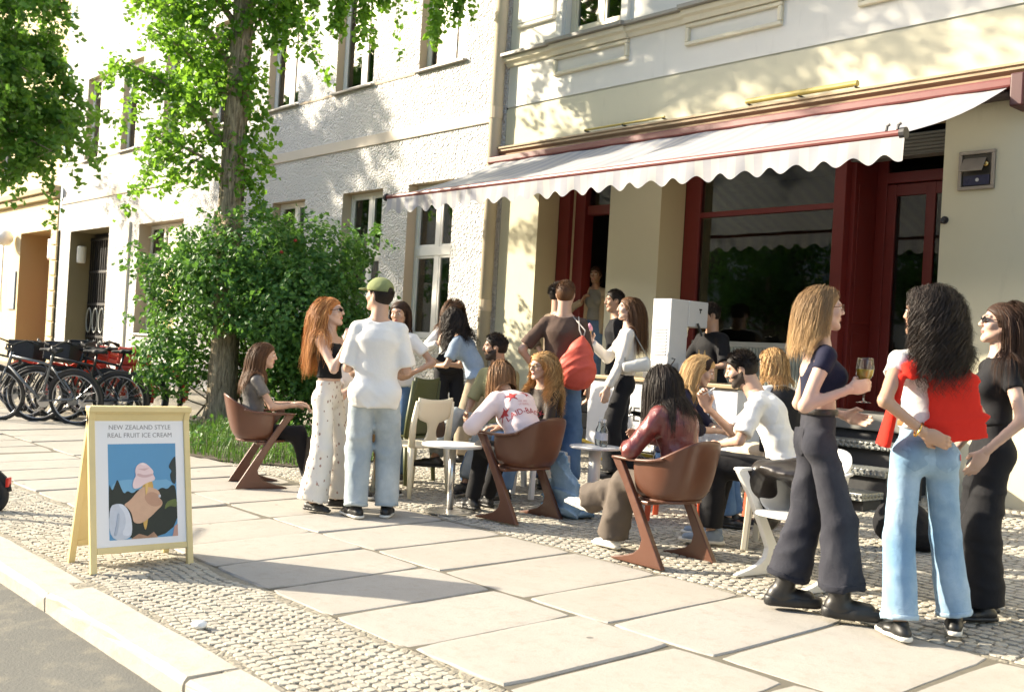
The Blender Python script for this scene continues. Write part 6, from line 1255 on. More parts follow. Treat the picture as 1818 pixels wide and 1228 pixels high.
def wheel(r, par, loc, mt, mr, rot=0, spokes=18, name='wheel', tw=.018):
    w = empty(name, loc, rot); w.parent = par; N = 36
    MB().tube([(r*math.cos(a),0,r*math.sin(a)) for a in np.linspace(0,2*math.pi,N+1)[:-1]], tw, 8, closed=True).build('tyre', mt, w, smooth=True)
    MB().tube([((r-tw*1.3)*math.cos(a),0,(r-tw*1.3)*math.sin(a)) for a in np.linspace(0,2*math.pi,N+1)[:-1]], .009, 6, closed=True).build('rim', mr, w, smooth=True)
    mb = MB()
    for i in range(spokes):
        a = 2*math.pi*i/spokes; b = a+(.45 if i % 2 else -.45); mb.tube([(.02*math.cos(b),.025*(1 if i % 2 else -1),.02*math.sin(b)),((r-tw*1.5)*math.cos(a),0,(r-tw*1.5)*math.sin(a))], .0013, 4, caps=False)
    mb.lathe([(.012,-.045),(.02,-.03),(.02,.03),(.012,.045)], 10, (0,0,0), Matrix.Rotation(R_(90),3,'X')); o = mb.build('spokes', mr, w); o['kind'] = 'stuff'; return w
TYRE = plain('tyre_rubber', (.018,.018,.018), .8); RIM = plain('rim_alloy', (.45,.45,.46), .3, metal=.9); YELF = plain('yellow_frame', (.52,.36,.04), .4)
for x in (-6.78,-5.9): wheel(.30, ct, (x,7.62,G(7.62)+.32), TYRE, RIM, 0, 20)
MB().tube([(-7.5,7.66,.46),(-7.2,7.66,.40),(-6.2,7.66,.40),(-5.75,7.66,.46)], .018, 8).tube([(-7.4,7.66,.44),(-7.3,7.66,.30),(-7.0,7.66,.30)], .014, 8).build('frame_tube', YELF, ct, smooth=True)
MB().bx(CX0+.05,CX1-.05,CY0+.06,CY1-.06,.22,.42).build('chassis', plain('cart_dark',(.02,.02,.02),.7), ct)
# machine
mc = empty('ice_cream_machine'); tag(mc, 'white upright ice cream machine standing on the cart counter', 'machine'); MX0, MX1, MY0, MY1 = -6.79,-6.56,7.80,8.20; ZC = 1.126; MCH = plain('machine_white', (.56,.57,.58), .35, .05)
MB().bx(MX0,MX1,MY0,MY1-.14,ZC+.06,1.90).bx(MX0,MX1,MY1-.138,MY1+.16,ZC+.52,1.90).build('housing', MCH, mc, bevel=.008)
MB().bx(MX0+.01,MX1-.01,MY1-.139,MY1+.14,ZC,ZC+.12).build('drip_tray', plain('machine_dark',(.03,.03,.03),.4), mc, bevel=.006); MB().bx(MX0-.04,MX1-.05,MY0-.05,MY1-.2,ZC,ZC+.062).build('plinth', plain('plinth_grey',(.06,.06,.062),.6), mc, bevel=.006)
for i in range(9): MB().bx(MX0+.04,MX1-.04,MY0-.006,MY0+.001,1.36+.03*i,1.374+.03*i).build('vent_slat', plain('vent_grey',(.45,.46,.48),.4), mc)
MB().tube([(MX0+.11,MY1-.02,ZC+.52),(MX0+.11,MY1-.02,ZC+.42)], [.03,.018], 12).build('nozzle', STEEL, mc); MB().tube([(MX1+.02,MY1-.02,ZC+.56),(MX1+.05,MY1+.02,ZC+.44)], .012, 8).build('lever', plain('lever_black',(.02,.02,.02),.4), mc)
MB().bx(MX1,MX1+.003,MY1+.02,MY1+.06,1.815,1.83).bx(MX1,MX1+.003,MY1+.034,MY1+.046,1.785,1.815).build('emblem', INK, mc)
MB().tube([(MX1-.03,MY0-.02,ZC+.02),(MX1+.02,MY0-.03,ZC+.10),(MX1+.06,MY0-.01,ZC+.16),(MX1+.08,MY0,ZC+.20),(MX1+.04,MY0,ZC+.205)], .006, 6).build('cable', plain('lever_black',(.02,.02,.02),.4), mc)
def m_waffle():
    b = NB('waffle_cone'); co = b.co(); ck = b.n.new('ShaderNodeTexBrick'); ck.inputs['Scale'].default_value = 60; b.link(b.co(rot=(.7,.7,0)), ck.inputs[0]); b.col(b.mix(ck.outputs[1], (.62,.40,.15), (.45,.25,.08))).set(rough=.7).bump(ck.outputs[1], -.4, .004); return b.m
WAF = m_waffle()
hol = MB().bx(-6.52,-6.30,8.02,8.22,ZC,ZC+.13).build('cone_holder', plain('box_card',(.40,.27,.14),.8), bevel=.004); tag(hol, 'brown cone box on the counter right of the ice cream machine', 'box')
for i, y in enumerate((8.06,8.15)): 
    tag(MB().lathe([(.032,0),(.030,.02),(.003,.17),(0,.172)], 14, (-6.41,y,ZC+.131)).build('waffle_cone', WAF, smooth=True), ['left of two waffle cones standing upside down on the counter','right of two waffle cones standing upside down on the counter'][i], 'cone')
cup = MB().lathe([(.030,0),(.042,.16),(.044,.16),(.044,.165),(0,.165)], 18, (-6.47,7.90,ZC)).build('paper_cups', plain('paper_white',(.70,.70,.68),.7), smooth=False); tag(cup, 'stack of white paper cups beside the ice cream machine', 'cups')
# ------------------------------------------------------------------ A-board
sg = empty('pavement_sign', (-5.81,2.39,0)); tag(sg, 'cream wooden A-board sign with ice cream poster near the kerb', 'sign'); CRW = plain('cream_wood', (.66,.53,.26), .5, .1, 9, .1)
SW, SH, DX = .575, .875, .185; ang = math.atan2(DX, SH); PL = SH/math.cos(ang)
def panel(par, sgn):
    # local: u along +Y, v up the panel, outward normal
    n = Vector((math.cos(ang)*sgn, 0, math.sin(ang))); vdir = Vector((-math.sin(ang)*sgn, 0, math.cos(ang))); udir = Vector((0,1,0)) if sgn > 0 else Vector((0,-1,0)); o0 = Vector((DX*sgn,-SW/2*(1 if sgn > 0 else -1),0))
    M_ = Matrix((udir, vdir, n)).transposed().to_4x4(); M_.translation = o0; return M_
for sgn in (1,-1):
    M_ = panel(sg, sgn); fr = MB()
    for (a, b, c, d) in ((0,.035,0,PL),(SW-.035,SW,0,PL)): fr.prism([(a,c),(b,c),(b,d),(a,d)], -.03, .0, M_)
    fr.prism([(.035,PL-.035),(SW-.035,PL-.035),(SW-.035,PL),(.035,PL)], -.029, -.001, M_); fr.prism([(.035,.10),(SW-.035,.10),(SW-.035,.135),(.035,.135)], -.029, -.001, M_)
    fo = fr.build('frame', CRW, sg, bevel=.004); pb = MB().prism([(.035,.135),(SW-.035,.135),(SW-.035,PL-.035),(.035,PL-.035)], -.022, -.010, M_)
    bd = pb.build('board', CRW if sgn < 0 else plain('poster_paper', (.74,.73,.74), .5, .02), fo)
    if sgn < 0: continue
    PW, PH = SW, PL; pz = [0.0]
    # print: shapes in poster fractions of the photo area
    x0, x1, y0, y1 = .105, .490, .170, .690
    def shp(name, pts, c, rough=.6, var=.06, sc_=30):
        if len(pts) > 5:
            for _ in range(2): pts = [q_ for i_ in range(len(pts)) for q_ in ((pts[i_][0]*.75+pts[(i_+1)%len(pts)][0]*.25, pts[i_][1]*.75+pts[(i_+1)%len(pts)][1]*.25),(pts[i_][0]*.25+pts[(i_+1)%len(pts)][0]*.75, pts[i_][1]*.25+pts[(i_+1)%len(pts)][1]*.75))]
        pz[0] += .0004; m = plain('print_'+name, c, rough, var, sc_, 0)
        MB().prism([(x0+(x1-x0)*u, y0+(y1-y0)*v) for u, v in pts], -.0102, -.0100+pz[0], M_).build('print', m, bd)
    shp('sky', [(0,0),(1,0),(1,1),(0,1)], (.09,.27,.47), var=.12, sc_=3)
    shp('sky_low', [(0,0),(1,0),(1,.62),(.6,.60),(.3,.63),(0,.60)], (.16,.36,.54), var=.1, sc_=4)
    shp('far_tree', [(0,0),(1,0),(1,.52),(.93,.56),(.86,.50),(.78,.53),(.70,.49),(.62,.51),(.5,.50),(.42,.52),(.34,.47),(.27,.51),(.22,.47),(.17,.55),(.13,.64),(.09,.57),(.05,.50),(0,.62)], (.012,.018,.012), var=.5)
    shp('tree_r', [(1,.55),(.93,.57),(.90,.66),(.94,.70),(.88,.74),(.92,.80),(.97,.85),(1,.86)], (.02,.03,.03), var=.5)
    shp('green', [(.80,.28),(.88,.33),(1,.30),(1,.40),(.92,.39),(.84,.37)], (.10,.13,.03), var=.5)
    shp('flowers', [(.30,.0),(.42,.05),(.55,.02),(.64,.06),(.70,.0)], (.35,.2,.12), var=.5)
    shp('petal', [(.92,.0),(1,.0),(1,.13),(.95,.10)], (.5,.28,.22))
    shp('sleeve', [(0,0),(.30,0),(.33,.12),(.30,.27),(.22,.36),(.12,.38),(0,.35)], (.50,.53,.60), var=.15)
    shp('cuff', [(.16,.05),(.30,.03),(.33,.14),(.29,.28),(.20,.37),(.12,.37),(.22,.28),(.24,.15)], (.62,.64,.70), var=.1)
    shp('cone', [(.44,.0),(.49,.0),(.56,.22),(.68,.60),(.50,.60),(.44,.5)][0:0] or [(.50,.09),(.53,.09),(.57,.26),(.68,.62),(.46,.58),(.47,.26)], (.58,.35,.09), var=.15)
    shp('hand', [(.20,.36),(.30,.40),(.42,.50),(.50,.545),(.62,.53),(.72,.50),(.75,.45),(.72,.42),(.78,.38),(.77,.33),(.70,.29),(.60,.22),(.45,.15),(.34,.17),(.33,.25),(.28,.32)], (.58,.36,.24), var=.12)
    shp('fingers', [(.50,.44),(.60,.49),(.72,.46),(.70,.42),(.78,.38),(.76,.34),(.66,.32),(.55,.36)], (.46,.26,.17), var=.1)
    shp('cream', [(.34,.56),(.36,.52),(.44,.53),(.54,.58),(.66,.60),(.68,.63),(.64,.67),(.66,.70),(.60,.75),(.54,.79),(.48,.80),(.41,.77),(.38,.71),(.40,.66),(.36,.62)], (.74,.56,.56), var=.1, sc_=14)
    shp('cream_fold', [(.40,.66),(.52,.63),(.66,.66),(.64,.68),(.52,.66),(.42,.69)], (.58,.38,.38)); shp('cream_fold2', [(.42,.73),(.52,.71),(.60,.74),(.52,.735)], (.60,.40,.40))
    shp('cuff_fold', [(.06,.05),(.10,.16),(.12,.28),(.15,.27),(.13,.14),(.10,.04)], (.36,.40,.48)); shp('swirl', [(.45,.78),(.50,.795),(.55,.77),(.51,.765)], (.80,.66,.66)); shp('cone_light', [(.52,.57),(.57,.585),(.56,.50),(.53,.45)], (.70,.46,.15))
    shp('ring', [(.72,.42),(.75,.42),(.75,.45),(.72,.45)], (.5,.5,.55), .2)
    TG = plain('poster_type', (.22,.21,.21), .6); tz = Matrix.Translation((SW/2,.0,-.0098))
    for line, yy, ww in (('NEW ZEALAND STYLE', .770, .040),('REAL FRUIT ICE CREAM', .726, .040)):
        text_mesh(line, .036, TG, 'lettering', bd, M_ @ Matrix.Translation((SW/2,yy,-.0095)), .0004, 'CENTER', .98)
MB().bx(-.035,.035,-SW/2-.004,SW/2+.004,SH-.03,SH+.005).build('ridge', CRW, sg, bevel=.008)
# ------------------------------------------------------------------ bicycles
def bicycle(loc, yaw, lean, fc, label, basket=None, rear=None, fender=None, steer=0.0, r=.335):
    t = empty('bicycle', loc, yaw); t.rotation_euler = (lean, 0, yaw); tag(t, label, 'bicycle', 'bicycles parked by the bush')
    wheel(r, t, (.55,0,r), TYRE, RIM, steer, tw=.023); wheel(r, t, (-.52,0,r), TYRE, RIM, tw=.023)
    mb = MB(); hd, bb, st_, ra = (.36,0,.80), (-.06,0,.28), (-.20,0,.80), (-.52,0,r)
    mb.tube([(.39,0,.70),(.33,0,.90)], .022, 8).tube([(.385,0,.72),bb], .020, 8).tube([(.35,0,.85),(-.18,0,.76)], .016, 8).tube([bb,st_,(-.22,0,.92)], .016, 8)
    for s in (1,-1): mb.tube([bb,(ra[0],.05*s,ra[2])], .010, 6).tube([(-.19,0,.76),(ra[0],.05*s,ra[2])], .009, 6)
    mb.build('frame', fc, t, smooth=True)
    mb = MB()
    for s in (1,-1): mb.tube([(.395,.035*s,.70),(.44,.05*s,.58),(.55,.05*s,r)], .012, 6)
    mb.build('fork', fc, t, smooth=True)
    MB().tube([(.22,-.31,.98),(.27,-.22,1.02),(.31,-.08,1.00),(.33,0,.98),(.31,.08,1.00),(.27,.22,1.02),(.22,.31,.98)], .012, 8).tube([(.335,0,.90),(.33,0,.98)], .014, 8).build('handlebar', plain('bar_black',(.03,.03,.03),.4), t, smooth=True)
    for s in (1,-1): MB().tube([(.16,.325*s,.96),(.23,.30*s,.985)], .017, 8).build('grip', TYRE, t)
    q = SDF(.03); q.ecap((-.32,0,.955),(-.22,0,.955),(0,1,0),(.075,.03),(.07,.028)).ecap((-.22,0,.955),(-.06,0,.95),(0,1,0),(.06,.026),(.018,.018)); V, F = q.mesh(.012); np_mesh('saddle', V, F, TYRE, t)
    mb = MB(); mb.lathe([(.09,-.004),(.09,.004)], 20, (bb[0],-.05,bb[2]), Matrix.Rotation(R_(90),3,'X')).tube([(bb[0],-.08,bb[2]),(bb[0]+.10,-.09,bb[2]-.13)], .010, 6).tube([(bb[0],.08,bb[2]),(bb[0]-.10,.09,bb[2]+.13)], .010, 6); mb.box((bb[0]+.10,-.13,bb[2]-.14),(.08,.09,.02)).box((bb[0]-.10,.13,bb[2]+.14),(.08,.09,.02)); mb.build('crankset', RIM, t)
    if fender:
        for cx in (.55,-.52): MB().sweep([(cx+(r+.03)*math.cos(a),0,r+(r+.03)*math.sin(a)) for a in np.linspace(R_(15),R_(195),14)], [(-.028,-.004),(.028,-.004),(.022,.010),(-.022,.010)], up=(0,1,0)).build('mudguard', fender, t)
    if basket:
        mb = MB(); mb.bx(.44,.80,-.18,.18,.78,.80); mb.bx(.44,.455,-.18,.18,.8,1.02).bx(.785,.80,-.18,.18,.8,1.02).bx(.455,.785,-.18,-.165,.8,1.02).bx(.455,.785,.165,.18,.8,1.02); mb.build('basket', basket, t, bevel=.006)
    if rear:
        MB().bx(-.78,-.34,-.13,.13,.72,.735).build('rack', fc, t); MB().bx(-.76,-.40,-.17,.17,.74,.98).build('rear_box', rear, t, bevel=.02)
        MB().bx(-.74,-.40,.17,.20,.42,.72).build('pannier', rear, t, bevel=.02)
    return t
FB = plain('bike_black', (.015,.016,.018), .35); FD = plain('bike_dark_green', (.02,.035,.035), .4); FR = plain('bike_red', (.58,.055,.025), .4); FGY = plain('bike_grey', (.13,.14,.15), .35); BKC = plain('crate_black', (.02,.02,.022), .6)
def bk(px, yawd, lean, *a, **k):
    x, y = px; bicycle((x, y, G(y)), R_(yawd), R_(lean), *a, **k)
FO = plain('bike_orange', (.60,.11,.02), .4)
bk((-14.29, 4.53), 222, -7, FGY, 'dark grey bicycle, leftmost of the parked bicycles', None, None, FB, .2)
bk((-14.56, 4.97), 226, 6, FB, 'black bicycle with a black crate on its front, second from the left', BKC, None, FB, -.1)
bk((-14.1, 5.0), 230, -8, FB, 'black bicycle in front of the others, right behind the sign', None, None, FB, .15)
bk((-14.86, 5.38), 226, 5, FR, 'red bicycle with red mudguards and pannier between the black ones', None, FR, FR, .1)
bk((-14.75, 5.8), 228, -6, FR, 'red bicycle with a dark basket half hidden by the bush', BKC, None, FR, -.2)
bk((-15.77, 5.27), 224, 4, FR, 'red bicycle with a rear pannier at the back of the group', None, FR, FR, .3)
bk((-15.72, 4.57), 220, -4, FD, 'dark green bicycle with a crate at the left edge', BKC, None, FB, .1)
bk((-15.05, 5.93), 234, 3, FO, 'orange bicycle standing deepest beside the bush', None, None, FO, -.3)
bk((-14.06, 5.24), 224, 9, FB, 'black bicycle leaning between the red ones', BKC, None, FB, .5)
# scooter at the left edge
sc_ = empty('electric_scooter', (-7.85,2.20,0), R_(232)); tag(sc_, 'black scooter wheel and red rear light at the left edge', 'scooter')
wheel(.105, sc_, (0,0,.105), TYRE, plain('scooter_hub',(.06,.06,.06),.4), 0, 6, tw=.03); wheel(.105, sc_, (.86,0,.105), TYRE, plain('scooter_hub',(.06,.06,.06),.4), 0, 6, tw=.03)
MB().bx(.06,.78,-.075,.075,.11,.15).build('deck', FB, sc_, bevel=.015); MB().tube([(.84,0,.16),(.74,0,1.08)], .024, 10).tube([(.74,-.24,1.09),(.74,.24,1.09)], .016, 8).build('steering_post', FB, sc_, smooth=True)
MB().sweep([(.115*math.cos(a)+.0,0,.105+.15*math.sin(a)) for a in np.linspace(R_(20),R_(170),9)], [(-.04,-.005),(.04,-.005),(.035,.008),(-.035,.008)], up=(0,1,0)).build('mudguard', FB, sc_); MB().bx(-.135,-.115,-.03,.03,.17,.235).build('rear_light', plain('rear_red',(.55,.02,.01),.3), sc_, bevel=.006)
# scrap of white paper by the kerb
q = SDF(.02); q.ell((0,0,.015),np.eye(3),(.04,.03,.018)).ell((.02,.01,.02),np.eye(3),(.025,.022,.016)); V, F = q.mesh(.006, folds(.006,5,5)); o = np_mesh('crumpled_paper', V, F, plain('paper_white',(.7,.7,.68),.7), None); o.location = (-4.40,2.13,.0); tag(o, 'crumpled white scrap of paper on the mosaic stones by the kerb', 'paper')
# ------------------------------------------------------------------ things held and carried
def wine_glass(name, at, wine, label, s=1.0, d=None):
    t = empty(name, at); tag(t, label, 'glass'); g = glass_mat('drinking_glass', (.97,.98,.97), 1.6)
    MB().lathe([(.033*s,0),(.032*s,.003*s),(.005*s,.008*s),(.004*s,.085*s),(.018*s,.098*s),(.036*s,.125*s),(.040*s,.155*s),(.036*s,.195*s),(.034*s,.205*s)], 20).build('bowl', g, t, smooth=True)
    if wine: MB().lathe([(0,.0985*s),(.017*s,.0995*s),(.0348*s,.126*s),(.0385*s,.152*s),(.0386*s,.153*s),(0,.153*s)], 20).build('drink', wine, t, smooth=True)
    return t
def m_wine(name, c):
    b = NB(name); b.col(c).set(rough=.05, spec=.5, trans=.55, ior=1.33); return b.m
WINE = m_wine('white_wine', (.80,.62,.10)); ROSE = m_wine('amber_drink', (.65,.30,.10))
def wpt(p, v): return Vector(p.base)+Vector(v)
q = PE['boots']; W, D, N, S = q.hd[-1][:4]; wine_glass('wine_glass', wpt(q, W+D*.085+N*.038-np.array([0,0,.085])), WINE, 'glass of white wine in the hand of the woman in charcoal jeans', 1.08)
q = PE['wine']; W, D, N, S = q.hd[-1][:4]; wine_glass('small_glass', wpt(q, W+D*.06+N*.035-np.array([0,0,.03])), ROSE, 'small glass of amber drink raised by the woman in the white jacket', .85)
q = PE['red']; W, D, N, S = q.hd[1][:4]; wine_glass('drinking_glass', wpt(q, W+D*.08+N*.035-np.array([0,0,.08])), None, 'clear glass held between the red-haired woman and the man in the cap', .9)
# ice cream
q = PE['ice']; W, D, N, S = q.hd[-1][:4]; o = empty('ice_cream_cone', wpt(q, W+D*.075+N*.03)); tag(o, 'waffle cone with pink soft ice in the hand of the woman in cream', 'ice cream')
MB().lathe([(.003,-.085),(.022,.03),(.024,.035),(0,.035)], 14).build('cone', WAF, o, smooth=True)
MB().lathe([(.026,.034),(.033,.046),(.028,.056),(.030,.062),(.024,.076),(.022,.082),(.012,.096),(.003,.106),(0,.107)], 16).build('soft_ice', plain('pink_ice',(.72,.30,.38),.4,.15,40), o, smooth=True)
# cigarette
q = PE['beard']; W, D, N, S = q.hd[-1][:4]; c0 = W+D*.10+N*.035+S*.015; tag(MB().tube([wpt(q, c0-S*.02), wpt(q, c0+nrm(S+D*.3-q.fw*.2)*.075)], .0045, 8).build('cigarette', plain('paper_white',(.7,.7,.68),.7)), 'white cigarette between the fingers of the bearded man', 'cigarette')
# cap
q = PE['cap']; C, R, Fw, U, s = q.hc, q.Rh, q.Fh, q.Uh, q.hs; CAPM = fabric('olive_cap', (.22,.25,.11), .1, .9, .3); c = SDF(.01)
c.ell(C+(Fw*-.008+U*.042)*s, (R,Fw,U), np.array((.092,.112,.098))*s); c.plane(C+U*.030*s, -U); c.ell(C+(Fw*-.125+U*.045)*s, (R,Fw,U), np.array((.032,.05,.026))*s, .004, 'd')
V, F = c.mesh(.0065, folds(.002,4,2)); cp = np_mesh('cap', V, F, CAPM, q.root); c = SDF(.01); c.ell(C+(Fw*.105+U*.040)*s, (R,nrm(Fw-U*.12),nrm(U+Fw*.12)), np.array((.072,.085,.007))*s); c.plane(C+Fw*.07*s, -Fw); V, F = c.mesh(.006); np_mesh('peak', V, F, CAPM, cp)
# red jumper over the shoulder of the woman in blue jeans
q = PE['jeans']; c = SDF(.015); bk_ = -q.fws; rt = -q.lfs; u = q.u3
c.ecap(q.sh[-1]+bk_*.045-rt*.05+u*.035, q.chest+bk_*.112+rt*.075, nrm(q.lfs), (.080,.026), (.115,.020)); c.ecap(q.chest+bk_*.112+rt*.075, q.waist+bk_*.115+rt*.10, q.lfs, (.115,.020), (.135,.018)); c.ecap(q.waist+bk_*.115+rt*.10, q.pel+bk_*.12+rt*.115+u*.075, q.lfs, (.135,.018), (.145,.016), fb=True)
c.ecap(q.sh[-1]+u*.05, q.sh[-1]+q.fws*.09+u*.0, q.lfs, (.075,.035), (.08,.03)); c.ecap(q.chest+bk_*.10-rt*.16, q.pel+bk_*.06-rt*.22+u*.04, q.fws, (.025,.02), (.06,.03), fb=True); c.ecap(q.sh[-1]+bk_*.05+u*.05, q.chest+bk_*.11-rt*.13+u*.03, q.lfs, (.045,.022), (.05,.022))
V, F = c.mesh(.0085, folds(.0012, 21, .5, .3)); o = np_mesh('jumper', V, F, REDK, None); o.location = q.base; tag(o, 'bright red knitted jumper hanging over the back of the woman in blue jeans', 'jumper')
for k_ in range(2): q_ = q; W = q.wr[1]; 
D = q.hd[1][1]; e1 = nrm(np.cross(D,[0,0,1])); e2 = np.cross(D,e1); MB().tube([W-D*.035+(e1*math.cos(a)+e2*math.sin(a))*.031 for a in np.linspace(0,2*math.pi,15)[:-1]], .005, 6, closed=True).build('bracelet', plain('gold',(.7,.45,.12),.25,metal=1), q.root, smooth=True)
# red drawstring bag
q = PE['brown']; bk_ = -q.fws; rt = -q.lfs; u = np.array([0,0,1.]); c0 = q.waist+bk_*.17+rt*.15-u*.05; c = SDF(.05); c.ell(c0-u*.06, (q.lfs,q.fws,u), (.17,.085,.17)).ell(c0+u*.08+rt*.02, (q.lfs,q.fws,u), (.115,.065,.14)).cap(c0+u*.16+rt*.03, c0+u*.24+rt*.04, .05, .012)
V, F = c.mesh(.011, folds(.012, 33, 1, .6)); o = np_mesh('drawstring_bag', V, F, fabric('coral_nylon',(.58,.10,.065),.1,.5,.5), None); o.location = q.base; tag(o, 'coral red drawstring bag on the back of the tall man', 'bag')
for dx in (-.02,.03): MB().tube([c0+u*.22+rt*.04, (c0+u*.24+rt*.04+q.sh[-1])/2+bk_*.075+rt*dx, q.sh[-1]+u*.068+bk_*.03-rt*(.05+dx), q.sh[-1]+u*.02+q.fws*.09-rt*.05], .006, 6).build('strap', plain('grey_cord',(.36,.33,.30),.8), o, smooth=True)
# white handbag of the woman with ice cream
q = PE['ice']; c0 = q.waist+q.lfs*.21-q.fws*.09+u*.02; c = SDF(.02); c.ecap(c0-q.fws*.10, c0+q.fws*.10-u*.05, u, (.075,.035), (.05,.035)); V, F = c.mesh(.009, folds(.005,6)); o = np_mesh('handbag', V, F, plain('white_leather',(.62,.61,.56),.4), None); o.location = q.base; tag(o, 'white leather shoulder bag under the arm of the woman in cream', 'bag')
MB().tube([c0-q.fws*.11+u*.05, q.sh[1]-q.fws*.06+q.lfs*.0, q.sh[1]+u*.065-q.lfs*.02, q.sh[1]+q.fws*.06-u*.02, c0+q.fws*.10], .006, 6).build('strap', plain('silver_chain',(.35,.35,.33),.3,metal=.8), o, smooth=True)
# black bag of the woman in the white jacket
q = PE['wine']; c0 = q.pel+q.fws*.12-q.lfs*.05+u*.10; c = SDF(.02); c.ell(c0, (q.lfs,q.fws,u), (.16,.06,.12)); V, F = c.mesh(.011, folds(.006,6)); o = np_mesh('crossbody_bag', V, F, BK, None); o.location = q.base; tag(o, 'black crossbody bag of the woman in the white jacket', 'bag')
MB().tube([c0-q.lfs*.12+u*.08, q.chest+q.fws*.16, q.sh[1]+u*.07-q.lfs*.04, q.sh[1]-q.fws*.08], .008, 6).build('strap', BK, o, smooth=True)
# prints on the pink sweatshirt: red stars and lettering laid on the cloth
def decal(p, verts2, faces, ctr, xdir, ydir, mat, name):
    dg = bpy.context.evaluated_depsgraph_get(); me = p.top.data; bv = BVHTree.FromPolygons([v.co for v in me.vertices], [tuple(f.vertices) for f in me.polygons]); n = Vector(nrm(np.cross(xdir,ydir))); V = []
    for (a, b) in verts2:
        o = Vector(ctr)+Vector(xdir)*a+Vector(ydir)*b+n*.35; h = bv.ray_cast(o, -n); V.append((h[0]+n*.003) if h[0] is not None else o-n*.35)
    me2 = bpy.data.meshes.new(name); me2.from_pydata([tuple(v) for v in V], [], faces); me2.materials.append(mat); ob = bpy.data.objects.new(name, me2); COL.objects.link(ob); ob.parent = p.top; return ob
def fan(pts): 
    c = (sum(a for a, b in pts)/len(pts), sum(b for a, b in pts)/len(pts)); V = [c]; F = []; k_ = 3
    n = len(pts)
    for j in range(1, k_+1): V += [(c[0]+(a-c[0])*j/k_, c[1]+(b-c[1])*j/k_) for a, b in pts]
    F += [(0,1+i,1+(i+1)%n) for i in range(n)]
    for j in range(k_-1): F += [(1+j*n+i,1+(j+1)*n+i,1+(j+1)*n+(i+1)%n,1+j*n+(i+1)%n) for i in range(n)]
    return V, F
def star(cx, cy, r, rot=0): return [(cx+(r if i % 2 == 0 else r*.42)*math.sin(i*math.pi/5+rot), cy+(r if i % 2 == 0 else r*.42)*math.cos(i*math.pi/5+rot)) for i in range(10)]
q = PE['pink']; STR = plain('print_red',(.42,.035,.035),.7); bx_ = -q.lfs*-1; bkd = nrm(-q.fws+q.lfs*.55); xd = nrm(np.cross(q.u3, bkd)); yd = nrm(np.cross(bkd, xd))
for (a, b, r, ro) in ((-.03,.015,.058,.1),(.10,.035,.048,-.3),(-.13,-.075,.042,.2)): decal(q, *fan(star(a,b,r,ro)), q.chest, xd, yd, STR, 'star_print')
def text_decal(p, s, size, ctr, xd, yd, mat, cx, cy):
    cu = bpy.data.curves.new('t','FONT'); cu.body = s; cu.size = size; cu.align_x = 'CENTER'; cu.resolution_u = 2; cu.fill_mode = 'BOTH'; to = bpy.data.objects.new('t',cu); COL.objects.link(to); bpy.context.view_layer.update(); me = bpy.data.meshes.new_from_object(to.evaluated_get(bpy.context.evaluated_depsgraph_get())); COL.objects.unlink(to); bpy.data.objects.remove(to)
    vs2 = [(v.co.x+cx, v.co.y+cy) for v in me.vertices]; fs = [tuple(f.vertices) for f in me.polygons]; return decal(p, vs2, fs, ctr, xd, yd, mat, 'lettering')
text_decal(q, 'LAID-BACK', .062, q.chest, xd, yd, STR, .02, -.145); text_decal(q, 'THE ART', .020, q.chest, xd, yd, plain('print_pink',(.58,.25,.25),.7), .03, -.055); text_decal(q, 'OF BEING', .020, q.chest, xd, yd, plain('print_pink',(.58,.25,.25),.7), .03, -.078)
q = PE['staff']; 
# ------------------------------------------------------------------ loose clothes and bags
def lump(name, at, parts, mat, label, cat, amp=.014, res=.012, seed=1, k=.05, fx=1.1):
    c = SDF(k)
    for p_ in parts:
        if len(p_) == 2: c.ell(p_[0], np.eye(3), p_[1])
        else: c.cap(p_[0], p_[1], p_[2], p_[3])
    V, F = c.mesh(res, folds(amp, seed, fx, .7)); V[:,2] = np.maximum(V[:,2], -at[2]+G(at[1])+.003); o = np_mesh(name, V, F, mat, None); o.location = at; tag(o, label, cat); return o
lump('denim_jacket', (-5.74,5.62,G(5.62)), [((0,.02,.34),(.09,.04,.16)),((.04,.03,.20),(.15,.06,.14)),((-.10,.06,.16),(.12,.06,.12)),((.14,.02,.10),(.10,.07,.10)),((.02,.05,.04),(.22,.10,.05)),((.16,.10,.05),(.12,.09,.05)),((-.12,.14,.04),(.10,.08,.04))], MJ, 'light blue denim jacket hanging by the middle brown chair', 'jacket', .030, .009, 3, .03, 2.3)
lump('denim_bag', (-7.10,5.95,G(5.95)), [((0,0,.16),(.12,.17,.15)),((.02,.06,.06),(.14,.18,.07)),((0,-.05,.28),(.05,.09,.06))], BJ, 'blue denim bag on the stones under the cream chair', 'bag', .016, .012, 5)
lump('black_leather_coat', (-3.60,5.36,G(5.36)), [((.10,.02,.62),(.20,.20,.06)),((.16,.10,.45),(.14,.10,.18)),((0,0,.64),(.13,.18,.05)),((-.10,-.06,.56),(.06,.12,.12)),((-.12,.04,.45),(.07,.12,.14)),((-.13,.08,.33),(.06,.10,.10)),((.05,.12,.60),(.10,.10,.10))], plain('black_leather',(.022,.018,.016),.35,.2,9,.3,30), 'black leather coat draped over the arm of the white chair', 'coat', .016, .012, 8)
lump('dark_rucksack', (-3.55,6.72,G(6.72)), [((0,0,.17),(.20,.16,.17)),((.12,.1,.10),(.14,.12,.11))], BK, 'dark rucksack on the stones before the diamond plate steps', 'bag', .012, .013, 9)
lump('brown_basket', (-5.42,5.95,G(5.95)), [((0,0,.10),(.13,.11,.10))], plain('brown_wicker',(.10,.05,.025),.7,.3,30,.5), 'brown bag on the stones behind the woman in maroon', 'bag', .006, .012, 10)
